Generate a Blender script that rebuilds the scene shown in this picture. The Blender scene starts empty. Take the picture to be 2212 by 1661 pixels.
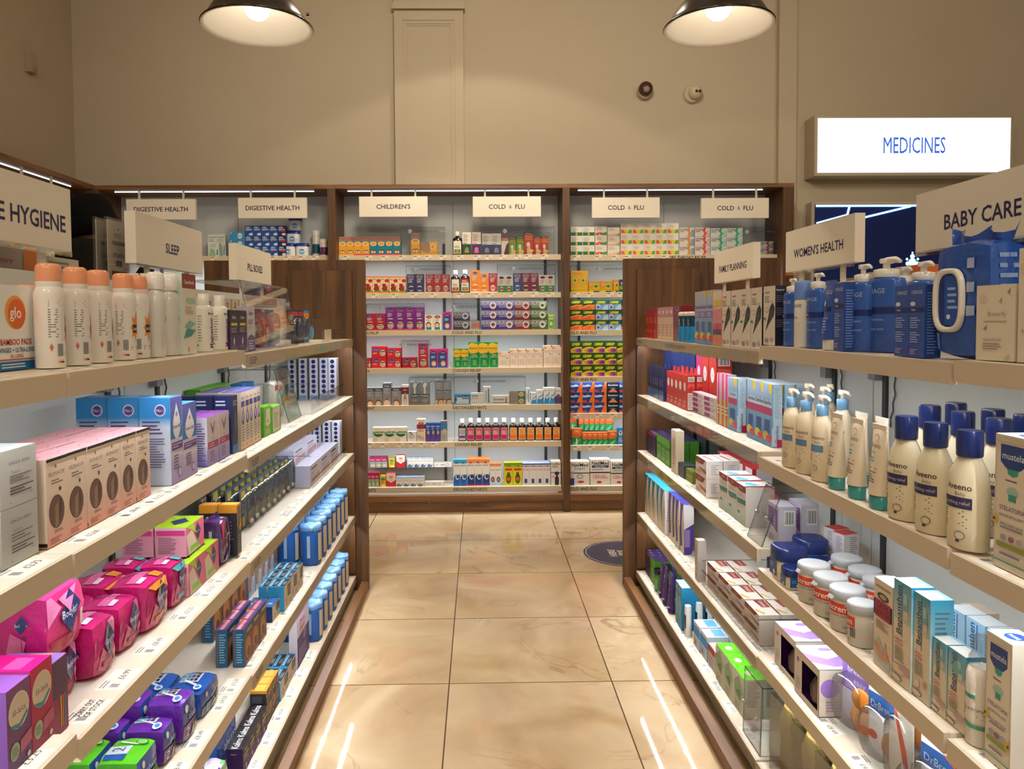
import bpy, math, random
from mathutils import Matrix, Vector
random.seed(7)
SC = bpy.context.scene
COL = SC.collection
D2 = bpy.data
# ------------------------------------------------------------------ camera
W_PX, H_PX, F_PX, EYE = 2212, 1661, 1618.0, 1.34
_y, _p, _r = math.radians(.93), math.radians(2.3), .0065
FW = Vector((math.sin(_y) * math.cos(_p), math.cos(_y) * math.cos(_p), -math.sin(_p)))
_rt = Vector((math.cos(_y), -math.sin(_y), 0)); _up = _rt.cross(FW)
RT = _rt * math.cos(_r) - _up * math.sin(_r)
UP = _up * math.cos(_r) + _rt * math.sin(_r)
CX, CY = 1061.7, 756.8
cam_d = D2.cameras.new('camera')
cam_d.sensor_fit = 'HORIZONTAL'; cam_d.sensor_width = 36
cam_d.lens = 36 * F_PX / W_PX
cam_d.shift_x = .5 - CX / W_PX
cam_d.shift_y = (CY - H_PX / 2) / W_PX
cam_d.clip_start = .02
cam = D2.objects.new('camera', cam_d); COL.objects.link(cam)
cam.matrix_world = Matrix(((RT.x, UP.x, -FW.x, 0), (RT.y, UP.y, -FW.y, 0), (RT.z, UP.z, -FW.z, EYE), (0, 0, 0, 1)))
SC.camera = cam
EYEV = Vector((0, 0, EYE))
def ray(px, py): return RT * ((px - CX) / F_PX) - UP * ((py - CY) / F_PX) + FW
def onz(px, py, z): d = ray(px, py); return EYEV + d * ((z - EYE) / d.z)
def onx(px, py, x): d = ray(px, py); return EYEV + d * (x / d.x)
def ony(px, py, y): d = ray(px, py); return EYEV + d * (y / d.y)
# ------------------------------------------------------------------ world, exposure, lamps of the room, added fill spots
SC.view_settings.view_transform = 'Standard'; SC.view_settings.look = 'None'
SC.view_settings.exposure = 0.0; SC.view_settings.gamma = 1.0; SC.view_settings.use_curve_mapping = False
SC.cycles.max_bounces = 7; SC.cycles.transparent_max_bounces = 16
SC.cycles.caustics_reflective = False; SC.cycles.caustics_refractive = False
SC.cycles.sample_clamp_indirect = 4
wd = D2.worlds.new('room_air'); SC.world = wd; wd.use_nodes = True
wd.node_tree.nodes['Background'].inputs[0].default_value = (1, .91, .78, 1)
wd.node_tree.nodes['Background'].inputs[1].default_value = .42
WARM = (1, .85, .66); COOL = (.90, .95, 1)
def spot(name, loc, power, size, blend=.3, col=WARM, target=None, r=.04):
    l = D2.lights.new(name, 'SPOT'); l.energy = power; l.color = col; l.spot_size = math.radians(size)
    l.spot_blend = blend; l.shadow_soft_size = r
    o = D2.objects.new(name, l); COL.objects.link(o); o.location = loc
    if target: o.rotation_euler = (Vector(target) - Vector(loc)).to_track_quat('-Z', 'Y').to_euler()
    return o
spot('downlight_or_fill', (.03, 4.37, 3.96), 27, 112, .12)
spot('downlight_or_fill', (1.95, 4.45, 3.55), 5, 116, .15)
for i, (x, y, pw) in enumerate(((.05, 4.0, 130), (.05, .9, 48), (-2.1, 2.2, 26), (-1.9, .3, 36), (2.2, 2.4, 50), (2.0, .3, 50), (.1, -1.2, 60))):
    spot('downlight_or_fill', (x, y, 3.95), pw, 100, .55)
for x, y, pw, tg in ((.1, 2.3, 120, (.1, 5.2, 1.5)), (-1.1, -1.9, 105, (-.6, 4, 1.5)), (1.2, -1.9, 105, (.8, 4, 1.5)), (.05, 1.2, 95, (.05, 5.5, 2.7)), (3.2, 1.6, 60, (2.8, 5.5, 2.8))):  # fill spots added to brighten cabinet fronts, signs and back wall, not known fixtures
    spot('downlight_or_fill', (x, y, 3.7), pw, 110, .9, target=tg, r=.25)
# ------------------------------------------------------------------ colours and materials
def lin(c):
    return c / 12.92 if c <= .04045 else ((c + .055) / 1.055) ** 2.4
_cc = {}
def hx(s):
    if s not in _cc:
        t = ''.join(a * 2 for a in s) if len(s) == 3 else s
        _cc[s] = tuple(lin(int(t[i:i + 2], 16) / 255) for i in (0, 2, 4)) + (1.0,)
    return _cc[s]
MATS = {}
def newmat(name):
    m = D2.materials.new(name); m.use_nodes = True; MATS[name] = m
    return m, m.node_tree.nodes, m.node_tree.links, m.node_tree.nodes['Principled BSDF']
def attr_mat(name, rough, spec=.5, coat=0, bump=0, bscale=60, metal=0, trans=0):
    m, n, l, b = newmat(name)
    a = n.new('ShaderNodeAttribute'); a.attribute_name = 'Col'
    tc = n.new('ShaderNodeTexCoord'); nz = n.new('ShaderNodeTexNoise'); nz.inputs['Scale'].default_value = bscale
    l.new(tc.outputs['Object'], nz.inputs['Vector'])
    l.new(a.outputs['Color'], b.inputs['Base Color'])
    mr = n.new('ShaderNodeMapRange'); l.new(nz.outputs['Fac'], mr.inputs['Value'])
    mr.inputs['To Min'].default_value = rough * .85; mr.inputs['To Max'].default_value = rough * 1.15
    l.new(mr.outputs['Result'], b.inputs['Roughness'])
    b.inputs['Specular IOR Level'].default_value = spec; b.inputs['Coat Weight'].default_value = coat
    b.inputs['Coat Roughness'].default_value = .08; b.inputs['Metallic'].default_value = metal
    if trans: b.inputs['Transmission Weight'].default_value = trans
    if bump:
        bp = n.new('ShaderNodeBump'); bp.inputs['Strength'].default_value = bump; bp.inputs['Distance'].default_value = .01
        l.new(nz.outputs['Fac'], bp.inputs['Height']); l.new(bp.outputs['Normal'], b.inputs['Normal'])
    return m
attr_mat('printed_card', .42, .4)
attr_mat('gloss_plastic', .22, .5)
attr_mat('matt_plastic', .5, .4)
attr_mat('wrapper_film', .2, .5, .5, .55, 38)
attr_mat('laminate', .38, .4)
attr_mat('fabric', .95, .1, 0, .5, 300)
attr_mat('skin', .5, .4)
attr_mat('brushed_metal', .3, .5, metal=1)
attr_mat('syrup_glass', .06, .6, .6)
def clear_mat(name, tint, gloss=.06, rough=.03):
    m, n, l, b = newmat(name); n.remove(b)
    out = n['Material Output']
    t = n.new('ShaderNodeBsdfTransparent'); t.inputs[0].default_value = tint + (1,)
    g = n.new('ShaderNodeBsdfGlossy'); g.inputs['Roughness'].default_value = rough
    lw = n.new('ShaderNodeLayerWeight'); lw.inputs['Blend'].default_value = .25
    ad = n.new('ShaderNodeMath'); ad.operation = 'MULTIPLY_ADD'; ad.inputs[1].default_value = .4; ad.inputs[2].default_value = gloss
    l.new(lw.outputs['Fresnel'], ad.inputs[0])
    mx = n.new('ShaderNodeMixShader'); l.new(ad.outputs[0], mx.inputs[0]); l.new(t.outputs[0], mx.inputs[1]); l.new(g.outputs[0], mx.inputs[2])
    l.new(mx.outputs[0], out.inputs[0])
    return m
clear_mat('clear_acrylic', (.985, .99, .99), .012)
clear_mat('acrylic_edge', (.45, .6, .58), .12)
clear_mat('clear_blister', (.9, .92, .92), .12, .12)
clear_mat('smoked_lens', (.25, .12, .1), .1)
def emit_mat(name, col, strength):
    m, n, l, b = newmat(name)
    b.inputs['Base Color'].default_value = col + (1,)
    b.inputs['Emission Color'].default_value = col + (1,); b.inputs['Emission Strength'].default_value = strength
    return m
emit_mat('bulb_glow', (1, .9, .74), 6)
emit_mat('led_white', COOL, 90)
emit_mat('lit_blue', (.02, .10, .55), 1.0)
emit_mat('led_top', COOL, 4)
emit_mat('led_blue', (.35, .75, 1), 2.2)
m, n, l, b = newmat('led_dots')                       # a strip of separate diodes, 60 to the metre
tc = n.new('ShaderNodeTexCoord'); sx = n.new('ShaderNodeSeparateXYZ'); l.new(tc.outputs['Object'], sx.inputs[0])
mu = n.new('ShaderNodeMath'); mu.operation = 'MULTIPLY'; mu.inputs[1].default_value = 60; l.new(sx.outputs['X'], mu.inputs[0])
fr = n.new('ShaderNodeMath'); fr.operation = 'FRACT'; l.new(mu.outputs[0], fr.inputs[0])
gt = n.new('ShaderNodeMath'); gt.operation = 'LESS_THAN'; gt.inputs[1].default_value = .5; l.new(fr.outputs[0], gt.inputs[0])
ms = n.new('ShaderNodeMath'); ms.operation = 'MULTIPLY'; ms.inputs[1].default_value = 240; l.new(gt.outputs[0], ms.inputs[0])
b.inputs['Base Color'].default_value = (.8, .8, .8, 1); b.inputs['Emission Color'].default_value = COOL + (1,)
l.new(ms.outputs[0], b.inputs['Emission Strength'])
# painted wall
m, n, l, b = newmat('wall_paint')
tc = n.new('ShaderNodeTexCoord'); nz = n.new('ShaderNodeTexNoise'); nz.inputs['Scale'].default_value = 1.3; nz.inputs['Detail'].default_value = 5
l.new(tc.outputs['Object'], nz.inputs['Vector'])
cr = n.new('ShaderNodeValToRGB'); cr.color_ramp.elements[0].color = hx('bdb099'); cr.color_ramp.elements[1].color = hx('c9bda6')
l.new(nz.outputs['Fac'], cr.inputs[0]); l.new(cr.outputs[0], b.inputs['Base Color']); b.inputs['Roughness'].default_value = .75
n2 = n.new('ShaderNodeTexNoise'); n2.inputs['Scale'].default_value = 160; l.new(tc.outputs['Object'], n2.inputs['Vector'])
bp = n.new('ShaderNodeBump'); bp.inputs['Strength'].default_value = .12; bp.inputs['Distance'].default_value = .004
l.new(n2.outputs['Fac'], bp.inputs['Height']); l.new(bp.outputs[0], b.inputs['Normal'])
# walnut
def wood(name, a, c, sc=(14, 14, .9)):
    m, n, l, b = newmat(name)
    tc = n.new('ShaderNodeTexCoord'); mp = n.new('ShaderNodeMapping'); mp.inputs['Scale'].default_value = sc
    l.new(tc.outputs['Object'], mp.inputs[0])
    nz = n.new('ShaderNodeTexNoise'); nz.inputs['Scale'].default_value = 1.6; nz.inputs['Detail'].default_value = 7; nz.inputs['Distortion'].default_value = .8
    l.new(mp.outputs[0], nz.inputs['Vector'])
    cr = n.new('ShaderNodeValToRGB'); cr.color_ramp.elements[0].position = .3; cr.color_ramp.elements[1].position = .72
    cr.color_ramp.elements[0].color = hx(a); cr.color_ramp.elements[1].color = hx(c)
    l.new(nz.outputs['Fac'], cr.inputs[0]); l.new(cr.outputs[0], b.inputs['Base Color']); b.inputs['Roughness'].default_value = .42
wood('walnut', '3a230d', '6c4723')
wood('walnut_plank', '52341a', '8a6038', (.9, 14, 14))
# polished marble tiles
m, n, l, b = newmat('marble_tiles')
def math_n(op, a, v=None, w=None):
    q = n.new('ShaderNodeMath'); q.operation = op
    for i, s in enumerate((a, v, w)):
        if s is None: continue
        if isinstance(s, (int, float)): q.inputs[i].default_value = s
        else: l.new(s, q.inputs[i])
    return q.outputs[0]
tc = n.new('ShaderNodeTexCoord'); sx = n.new('ShaderNodeSeparateXYZ'); l.new(tc.outputs['Object'], sx.inputs[0])
tu = math_n('DIVIDE', math_n('ADD', sx.outputs['X'], .14 + 6), .602)
tv = math_n('DIVIDE', math_n('ADD', sx.outputs['Y'], -2.718 + 6.03), .603)
cu, cv = math_n('FLOOR', tu), math_n('FLOOR', tv)
fu, fv = math_n('FRACT', tu), math_n('FRACT', tv)
du = math_n('MINIMUM', fu, math_n('SUBTRACT', 1, fu)); dv = math_n('MINIMUM', fv, math_n('SUBTRACT', 1, fv))
grout = math_n('LESS_THAN', math_n('MINIMUM', du, dv), .0042)
cm = n.new('ShaderNodeCombineXYZ'); l.new(cu, cm.inputs[0]); l.new(cv, cm.inputs[1])
wn = n.new('ShaderNodeTexWhiteNoise'); wn.noise_dimensions = '2D'; l.new(cm.outputs[0], wn.inputs['Vector'])
sc_ = n.new('ShaderNodeVectorMath'); sc_.operation = 'SCALE'; sc_.inputs['Scale'].default_value = 9; l.new(wn.outputs['Color'], sc_.inputs[0])
rot = n.new('ShaderNodeVectorRotate'); rot.rotation_type = 'Z_AXIS'; l.new(tc.outputs['Object'], rot.inputs['Vector'])
l.new(math_n('MULTIPLY', wn.outputs['Value'], 6.28), rot.inputs['Angle'])
av = n.new('ShaderNodeVectorMath'); av.operation = 'ADD'; l.new(rot.outputs[0], av.inputs[0]); l.new(sc_.outputs[0], av.inputs[1])
n1 = n.new('ShaderNodeTexNoise'); n1.inputs['Scale'].default_value = 2.2; n1.inputs['Detail'].default_value = 6; n1.inputs['Distortion'].default_value = 1.2
l.new(av.outputs[0], n1.inputs['Vector'])
cr = n.new('ShaderNodeValToRGB'); cr.color_ramp.elements[0].position = .25; cr.color_ramp.elements[1].position = .75
cr.color_ramp.elements[0].color = hx('ab8d68'); cr.color_ramp.elements[1].color = hx('cdb897')
l.new(n1.outputs['Fac'], cr.inputs[0])
wv = n.new('ShaderNodeTexNoise'); wv.inputs['Scale'].default_value = 1.5; wv.inputs['Detail'].default_value = 4; wv.inputs['Distortion'].default_value = 2.2
l.new(av.outputs[0], wv.inputs['Vector'])
vein = math_n('ABSOLUTE', math_n('SUBTRACT', math_n('FRACT', math_n('MULTIPLY', wv.outputs['Fac'], 4)), .5))
vr = n.new('ShaderNodeMapRange'); vr.inputs['From Min'].default_value = 0; vr.inputs['From Max'].default_value = .06
vr.inputs['To Min'].default_value = .62; vr.inputs['To Max'].default_value = 0; l.new(vein, vr.inputs['Value'])
n3 = n.new('ShaderNodeTexNoise'); n3.inputs['Scale'].default_value = 1.1; l.new(av.outputs[0], n3.inputs['Vector'])
vmask = n.new('ShaderNodeMapRange'); vmask.inputs['From Min'].default_value = .44; vmask.inputs['From Max'].default_value = .6; l.new(n3.outputs['Fac'], vmask.inputs['Value'])
mx = n.new('ShaderNodeMix'); mx.data_type = 'RGBA'; l.new(math_n('MULTIPLY', vr.outputs['Result'], vmask.outputs['Result']), mx.inputs['Factor'])
l.new(cr.outputs[0], mx.inputs[6]); mx.inputs[7].default_value = hx('8a6a45')
mg = n.new('ShaderNodeMix'); mg.data_type = 'RGBA'; l.new(grout, mg.inputs['Factor']); l.new(mx.outputs[2], mg.inputs[6]); mg.inputs[7].default_value = hx('5a4730')
l.new(mg.outputs[2], b.inputs['Base Color'])
rr = n.new('ShaderNodeMapRange'); rr.inputs['To Min'].default_value = .03; rr.inputs['To Max'].default_value = .07
l.new(n1.outputs['Fac'], rr.inputs['Value']); l.new(rr.outputs['Result'], b.inputs['Roughness'])
b.inputs['Specular IOR Level'].default_value = .6
# ------------------------------------------------------------------ mesh builder
class MB:
    def __init__(s): s.v = []; s.f = []; s.m = []; s.c = []; s.sm = []
    def face(s, pts, col, m='printed_card', smooth=False):
        i = len(s.v); s.v += [tuple(p) for p in pts]; k = len(pts)
        s.f.append(tuple(range(i, i + k))); s.m.append(m); s.sm.append(smooth)
        s.c.append([hx(col)] * k if isinstance(col, str) else [hx(c) for c in col])
    def tris(s, pts, fs, col, m='printed_card'):
        i = len(s.v); s.v += [tuple(p) for p in pts]; c = hx(col)
        for t in fs:
            s.f.append(tuple(i + a for a in t)); s.m.append(m); s.sm.append(False); s.c.append([c] * len(t))
    def mesh_grid(s, P, nu, nv, col, m, smooth=True, closed=False, cols=None):
        i = len(s.v); s.v += [tuple(p) for p in P]
        for b_ in range(nv):
            for a in range(nu):
                a2 = (a + 1) % nu if closed else a + 1; st = nu if closed else nu + 1
                q = (i + b_ * st + a, i + b_ * st + a2, i + (b_ + 1) * st + a2, i + (b_ + 1) * st + a)
                s.f.append(q); s.m.append(m); s.sm.append(smooth)
                s.c.append([hx(cols[b_] if cols else col)] * 4)
    def box(s, x0, x1, y0, y1, z0, z1, col='fff', m='printed_card', cols={}):
        A = [(x0, y0, z0), (x1, y0, z0), (x1, y1, z0), (x0, y1, z0), (x0, y0, z1), (x1, y0, z1), (x1, y1, z1), (x0, y1, z1)]
        for k, q in (('F', (0, 1, 5, 4)), ('R', (1, 2, 6, 5)), ('B', (2, 3, 7, 6)), ('L', (3, 0, 4, 7)), ('T', (4, 5, 6, 7)), ('D', (3, 2, 1, 0))):
            s.face([A[i] for i in q], cols.get(k, col), m)
    def tube(s, pts, r, col, m='gloss_plastic', seg=8):
        P = []
        pts = [Vector(p) for p in pts]
        for i, p in enumerate(pts):
            t = (pts[min(i + 1, len(pts) - 1)] - pts[max(i - 1, 0)]).normalized()
            a = t.orthogonal().normalized() if i == 0 else (a - t * a.dot(t)).normalized()
            b_ = t.cross(a)
            rr_ = r[i] if isinstance(r, (list, tuple)) else r
            P += [p + (a * math.cos(2 * math.pi * k / seg) + b_ * math.sin(2 * math.pi * k / seg)) * rr_ for k in range(seg)]
        s.mesh_grid(P, seg, len(pts) - 1, col, m, True, True)
        s.face(list(reversed(P[:seg])), col, m); s.face(P[-seg:], col, m)
    def lathe(s, prof, col, m='gloss_plastic', seg=20, ey=1.0, cols=None, ctr=(0, 0), cap=True):
        P = []
        for r, z in prof:
            P += [(ctr[0] + r * math.cos(2 * math.pi * k / seg), ctr[1] + ey * r * math.sin(2 * math.pi * k / seg), z) for k in range(seg)]
        s.mesh_grid(P, seg, len(prof) - 1, col, m, True, True, cols)
        if cap:
            s.face(list(reversed(P[:seg])), cols[0] if cols else col, m); s.face(P[-seg:], cols[-1] if cols else col, m)
    def warp(s, fn, start=0): s.v[start:] = [tuple(fn(*p)) for p in s.v[start:]]
    def mesh(s, name):
        me = D2.meshes.new(name); me.from_pydata(s.v, [], s.f)
        names = sorted(set(s.m)); ix = {q: i for i, q in enumerate(names)}
        for q in names: me.materials.append(MATS[q])
        me.polygons.foreach_set('material_index', [ix[q] for q in s.m])
        me.polygons.foreach_set('use_smooth', s.sm)
        ca = me.color_attributes.new('Col', 'FLOAT_COLOR', 'CORNER')
        ca.data.foreach_set('color', [x for f in s.c for c in f for x in c])
        me.update(); return me
    def obj(s, name, parent=None, loc=None, rz=None):
        o = D2.objects.new(name, s.mesh(name)); COL.objects.link(o)
        if parent: o.parent = parent
        if loc: o.location = loc
        if rz is not None: o.rotation_euler = (0, 0, rz)
        return o
def tag(o, label=None, cat=None, group=None, kind=None):
    for k, q in (('label', label), ('category', cat), ('group', group), ('kind', kind)):
        if q: o[k] = q
    return o
def empty(name, loc, rz=0, **kw):
    o = D2.objects.new(name, None); COL.objects.link(o); o.location = loc; o.rotation_euler = (0, 0, rz)
    o.empty_display_size = .05
    return tag(o, **kw)
# ------------------------------------------------------------------ lettering and printed decals
_tx = {}
def text_mesh(t, bold=0):
    k = (t, bold)
    if k not in _tx:
        c = D2.curves.new('tmp', 'FONT'); c.body = t; c.resolution_u = 2; c.fill_mode = 'FRONT'; c.offset = bold; c.size = 1
        o = D2.objects.new('tmp', c); COL.objects.link(o)
        me = D2.meshes.new_from_object(o)
        vs = [(q.co.x, q.co.y) for q in me.vertices]; fs = [tuple(p.vertices) for p in me.polygons]
        D2.objects.remove(o); D2.curves.remove(c); D2.meshes.remove(me)
        H_ = .69
        x0 = min(a for a, _ in vs); x1 = max(a for a, _ in vs)
        _tx[k] = ([((a - (x0 + x1) / 2) / H_, b_ / H_ - .5) for a, b_ in vs], fs, (x1 - x0) / H_)
    return _tx[k]
def decals(mb, sf, w, h, items, nu=1, m='printed_card', mir=False):
    """prints items on the surface sf(u, v, lift) of w x h metres"""
    for k, it in enumerate(items):
        lift = .0003 + .00012 * k; kd = it[0]
        if kd == 'r':
            _, u0, v0, u1, v1, c = it[:6]; c2 = it[6] if len(it) > 6 else c
            ns = max(1, int(math.ceil(nu * (u1 - u0))))
            for i in range(ns):
                a, b_ = u0 + (u1 - u0) * i / ns, u0 + (u1 - u0) * (i + 1) / ns
                mb.face([sf(a, v0, lift), sf(b_, v0, lift), sf(b_, v1, lift), sf(a, v1, lift)], [c, c, c2, c2], m, nu > 1)
        elif kd == 'e':                               # ellipse: centre, radii (fractions of the height), colour
            _, u, v, ru, rv, c = it
            ra = ru * h / w
            if ra > .46: ra = min(ru, .46)
            cl = lambda a: min(.998, max(.002, a))
            mb.face([sf(cl(u + ra * math.cos(t * math.pi / 9)), cl(v + rv * math.sin(t * math.pi / 9)), lift) for t in range(18)], c, m)
        elif kd == 'p': mb.face([sf(min(.999, max(.001, a)), min(.999, max(.001, b_)), lift) for a, b_ in it[1]], it[2], m)
        elif kd == 't':                               # text, centre, cap height, colour, max width, turn, bold
            _, t, u, v, th, c = it[:6]; mw = it[6] if len(it) > 6 else .92; turn = it[7] if len(it) > 7 else 0; bold = it[8] if len(it) > 8 else .012
            vs, fs, tw = text_mesh(t, bold)
            s_ = th * (w if turn else h); lim = mw * (h if turn else w); sx_ = min(s_, lim / tw)
            P = []
            for a, b_ in vs:
                a, b_ = a * sx_, b_ * s_
                if turn == 1: a, b_ = -b_, a
                elif turn == -1: a, b_ = b_, -a
                P.append(sf(u + a / w, v + b_ / h, lift))
            mb.tris(P, fs, c, m)
        elif kd == 'L':                               # lines of small print
            _, u0, v0, u1, v1, nl, c = it
            rnd = random.Random(hash((round(u0, 3), nl)) & 255)
            st = (v1 - v0) / nl
            for i in range(nl):
                e = u0 + (u1 - u0) * rnd.uniform(.6, 1); y_ = v1 - st * (i + .75)
                mb.face([sf(u0, y_, lift), sf(e, y_, lift), sf(e, y_ + st * .42, lift), sf(u0, y_ + st * .42, lift)], c, m)
        elif kd == 'b':                               # bar code
            _, u0, v0, u1, v1 = it
            mb.face([sf(u0, v0, lift), sf(u1, v0, lift), sf(u1, v1, lift), sf(u0, v1, lift)], 'f4f1ea', m)
            for i in range(9):
                a = u0 + (u1 - u0) * (.08 + .094 * i); b_ = a + (u1 - u0) * (.03 + .03 * ((i * 7) % 3) / 2)
                mb.face([sf(a, v0 + (v1 - v0) * .1, lift + .0001), sf(b_, v0 + (v1 - v0) * .1, lift + .0001), sf(b_, v1 - (v1 - v0) * .1, lift + .0001), sf(a, v1 - (v1 - v0) * .1, lift + .0001)], '222', m)
def flat(o, du, dv):
    o, du, dv = Vector(o), Vector(du), Vector(dv); nn = du.cross(dv).normalized()
    return lambda u, v, k: o + du * u + dv * v + nn * k
def box_faces(w, d, h, z=0):
    return {'F': (flat((-w / 2, -d / 2, z), (w, 0, 0), (0, 0, h)), w, h), 'L': (flat((-w / 2, d / 2, z), (0, -d, 0), (0, 0, h)), d, h),
            'R': (flat((w / 2, -d / 2, z), (0, d, 0), (0, 0, h)), d, h), 'T': (flat((-w / 2, -d / 2, z + h), (w, 0, 0), (0, d, 0)), w, d),
            'B': (flat((w / 2, d / 2, z), (-w, 0, 0), (0, 0, h)), w, h)}
# ================================================================== the room
def struct(name, mb): o = mb.obj(name); o['kind'] = 'structure'; return o
WY = 5.55; XL = -2.93
q = MB(); q.face([(-4, -3, 0), (6, -3, 0), (6, 6, 0), (-4, 6, 0)], 'fff', 'marble_tiles'); struct('floor', q)
q = MB(); q.box(XL - .1, 6, WY, WY + .1, 0, 4.02, 'fff', 'wall_paint'); struct('wall_back', q)
q = MB(); q.box(XL - .1, XL, -3, WY, 0, 4.02, 'fff', 'wall_paint'); struct('wall_left', q)
q = MB(); q.box(5.2, 5.3, -3, WY, 0, 4.02, 'fff', 'wall_paint'); struct('wall_right', q)
q = MB(); q.box(XL, 6, -3, WY, 4.0, 4.1, 'd9cdb4', 'laminate'); struct('ceiling', q)
# wall step beside the last cabinet
q = MB(); q.box(2.2, 2.33, WY - .05, WY, 0, 4, 'fff', 'wall_paint'); struct('trim_1', q)
# panelled pilaster
q = MB(); px0, px1, py = -.597, -.10, WY
q.box(px0, px1, py - .05, py, 2.29, 4, 'fff', 'wall_paint')
def frame(x0, x1, z0, z1, y, b_, t):
    for a, b2, c, d in ((x0, x0 + b_, z0, z1), (x1 - b_, x1, z0, z1), (x0 + b_, x1 - b_, z1 - b_, z1), (x0 + b_, x1 - b_, z0, z0 + b_)):
        q.box(a, b2, y - t, y, c, d, 'fff', 'wall_paint')
frame(px0, px1, 2.29, 3.56, py - .05, .062, .022)
frame(px0 + .062, px1 - .062, 2.3, 3.498, py - .05, .022, .013)
frame(px0 + .084, px1 - .084, 2.3, 3.476, py - .05, .012, .006)
q.box(px0 - .012, px1 + .012, py - .085, py, 3.575, 3.612, 'fff', 'wall_paint'); q.box(px0 - .006, px1 + .006, py - .078, py, 3.612, 3.625, 'fff', 'wall_paint')
q.box(px0 - .004, px1 + .004, py - .06, py, 3.625, 4, 'fff', 'wall_paint')
struct('trim_2', q)
# ------------------------------------------------------------------ things on the wall
t = empty('alarm_sounder', (1.221, WY, 3.0), label='round wall alarm with dark red lens beside the white camera', cat='alarm')
def lathe_y(q, prof, col, m, ctr=(0, 0, 0), cols=None, seg=20):
    s0 = len(q.v); q.lathe(prof, col, m, seg, 1, cols); cx_, cy_, cz_ = ctr
    q.warp(lambda x, y, z: (cx_ + x, cy_ - z, cz_ + y), s0)
q = MB(); lathe_y(q, [(.056, 0), (.056, .03), (.05, .045)], 'b5a88e', 'matt_plastic'); q.obj('base', t)
q = MB(); lathe_y(q, [(.051, .045), (.05, .075), (.04, .09), (.02, .096)], '4a2c2a', 'gloss_plastic', (0, 0, .012)); q.obj('lens', t)
q = MB(); lathe_y(q, [(.024, .09), (.022, .1), (.012, .108)], '9a8f7e', 'gloss_plastic', (0, 0, .0)); q.obj('beacon', t)
t = empty('security_camera', (1.573, WY, 2.985), label='white dome camera with twin black eyes on the rear wall', cat='camera')
q = MB(); lathe_y(q, [(.066, 0), (.066, .02), (.058, .035)], 'cfc2a8', 'matt_plastic'); q.obj('base', t)
q = MB(); s0 = 0; q.lathe([(.05 * math.sin(a * math.pi / 10) + 1e-4, -.05 * math.cos(a * math.pi / 10)) for a in range(11)], 'd3c7ae', 'matt_plastic')
q.warp(lambda x, y, z: (x + .012, y - .055, z + .002)); q.obj('ball', t)
for dx in (-.004, .02):
    q = MB(); lathe_y(q, [(.011, 0), (.011, .012), (.008, .014)], '15151c', 'gloss_plastic', (.012 + dx, -.092, -.002)); q.obj('lens', t)
t = empty('motion_sensor', (XL, 5.0, 3.03), label='small cream box sensor on the side wall near the corner', cat='sensor')
q = MB(); q.box(0, .045, -.035, .035, -.06, .07, 'b3a489', 'matt_plastic'); q.obj('housing', t)
q = MB(); q.lathe([(.022 * math.sin(a * math.pi / 8) + 1e-4, -.022 * math.cos(a * math.pi / 8)) for a in range(9)], '8e8878', 'gloss_plastic', 12)
q.warp(lambda x, y, z: (x + .035, y, z - .045)); q.obj('lens', t)
# ------------------------------------------------------------------ light box MEDICINES and blue panel
t = empty('light_box_sign', (3.13, WY, 2.36), label='glowing white MEDICINES light box high on the wall', cat='sign')
q = MB(); q.box(-.72, .72, -.17, 0, 0, .43, 'b9ab92', 'matt_plastic'); q.obj('case', t)
m, n, l, b = newmat('lit_panel')                      # back-lit film, printed with interlaced circles
tc = n.new('ShaderNodeTexCoord'); sx = n.new('ShaderNodeSeparateXYZ'); l.new(tc.outputs['Object'], sx.inputs[0])
lines = None
for ox, oz in ((0, 0), (.5, .5)):
    a = math_n('SUBTRACT', math_n('FRACT', math_n('ADD', math_n('DIVIDE', sx.outputs['X'], .105), 40 + ox)), .5)
    c = math_n('SUBTRACT', math_n('FRACT', math_n('ADD', math_n('DIVIDE', sx.outputs['Z'], .105), 40 + oz)), .5)
    rr_ = math_n('SQRT', math_n('ADD', math_n('MULTIPLY', a, a), math_n('MULTIPLY', c, c)))
    e = math_n('LESS_THAN', math_n('ABSOLUTE', math_n('SUBTRACT', rr_, .49)), .016)
    lines = e if lines is None else math_n('MAXIMUM', lines, e)
mx = n.new('ShaderNodeMix'); mx.data_type = 'RGBA'; l.new(lines, mx.inputs['Factor']); mx.inputs[6].default_value = (.93, .97, 1, 1); mx.inputs[7].default_value = (.70, .74, .76, 1)
l.new(mx.outputs[2], b.inputs['Emission Color']); b.inputs['Emission Strength'].default_value = 1.25; b.inputs['Base Color'].default_value = (.1, .1, .1, 1)
q = MB(); q.box(-.697, .697, -.174, -.17, .022, .408, 'fff', 'lit_panel'); q.obj('lit_face', t)
q = MB(); decals(q, flat((-.7, -.176, .02), (1.4, 0, 0), (0, 0, .39)), 1.4, .39, [('t', 'MEDICINES', .5, .5, .29, '1040b0', .32, 0, 0)], m='lit_blue'); q.obj('lettering', t)
t = empty('blue_display_panel', (3.2, WY, 1.0), label='navy illuminated panel below the white light box', cat='sign')
q = MB(); q.box(-.775, .9, -.1, 0, 0, 1.185, 'b8aa92', 'matt_plastic'); q.obj('frame', t)
q = MB(); q.box(-.752, .88, -.104, -.1, .02, 1.165, '14296b', 'gloss_plastic'); q.obj('panel', t)
q = MB()
for a, b2 in (((-.745, 1.155), (.87, 1.155)), ((-.05, 1.15), (-.5, 1.045)), ((-.5, 1.15), (-.515, 1.09)), ((-.515, 1.09), (-.74, 1.03))):
    q.tube([(a[0], -.107, a[1]), (b2[0], -.107, b2[1])], .0075, 'fff', 'led_blue', 6)
q.obj('light_line', t)
q = MB()                                              # small glowing heraldic emblem
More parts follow.
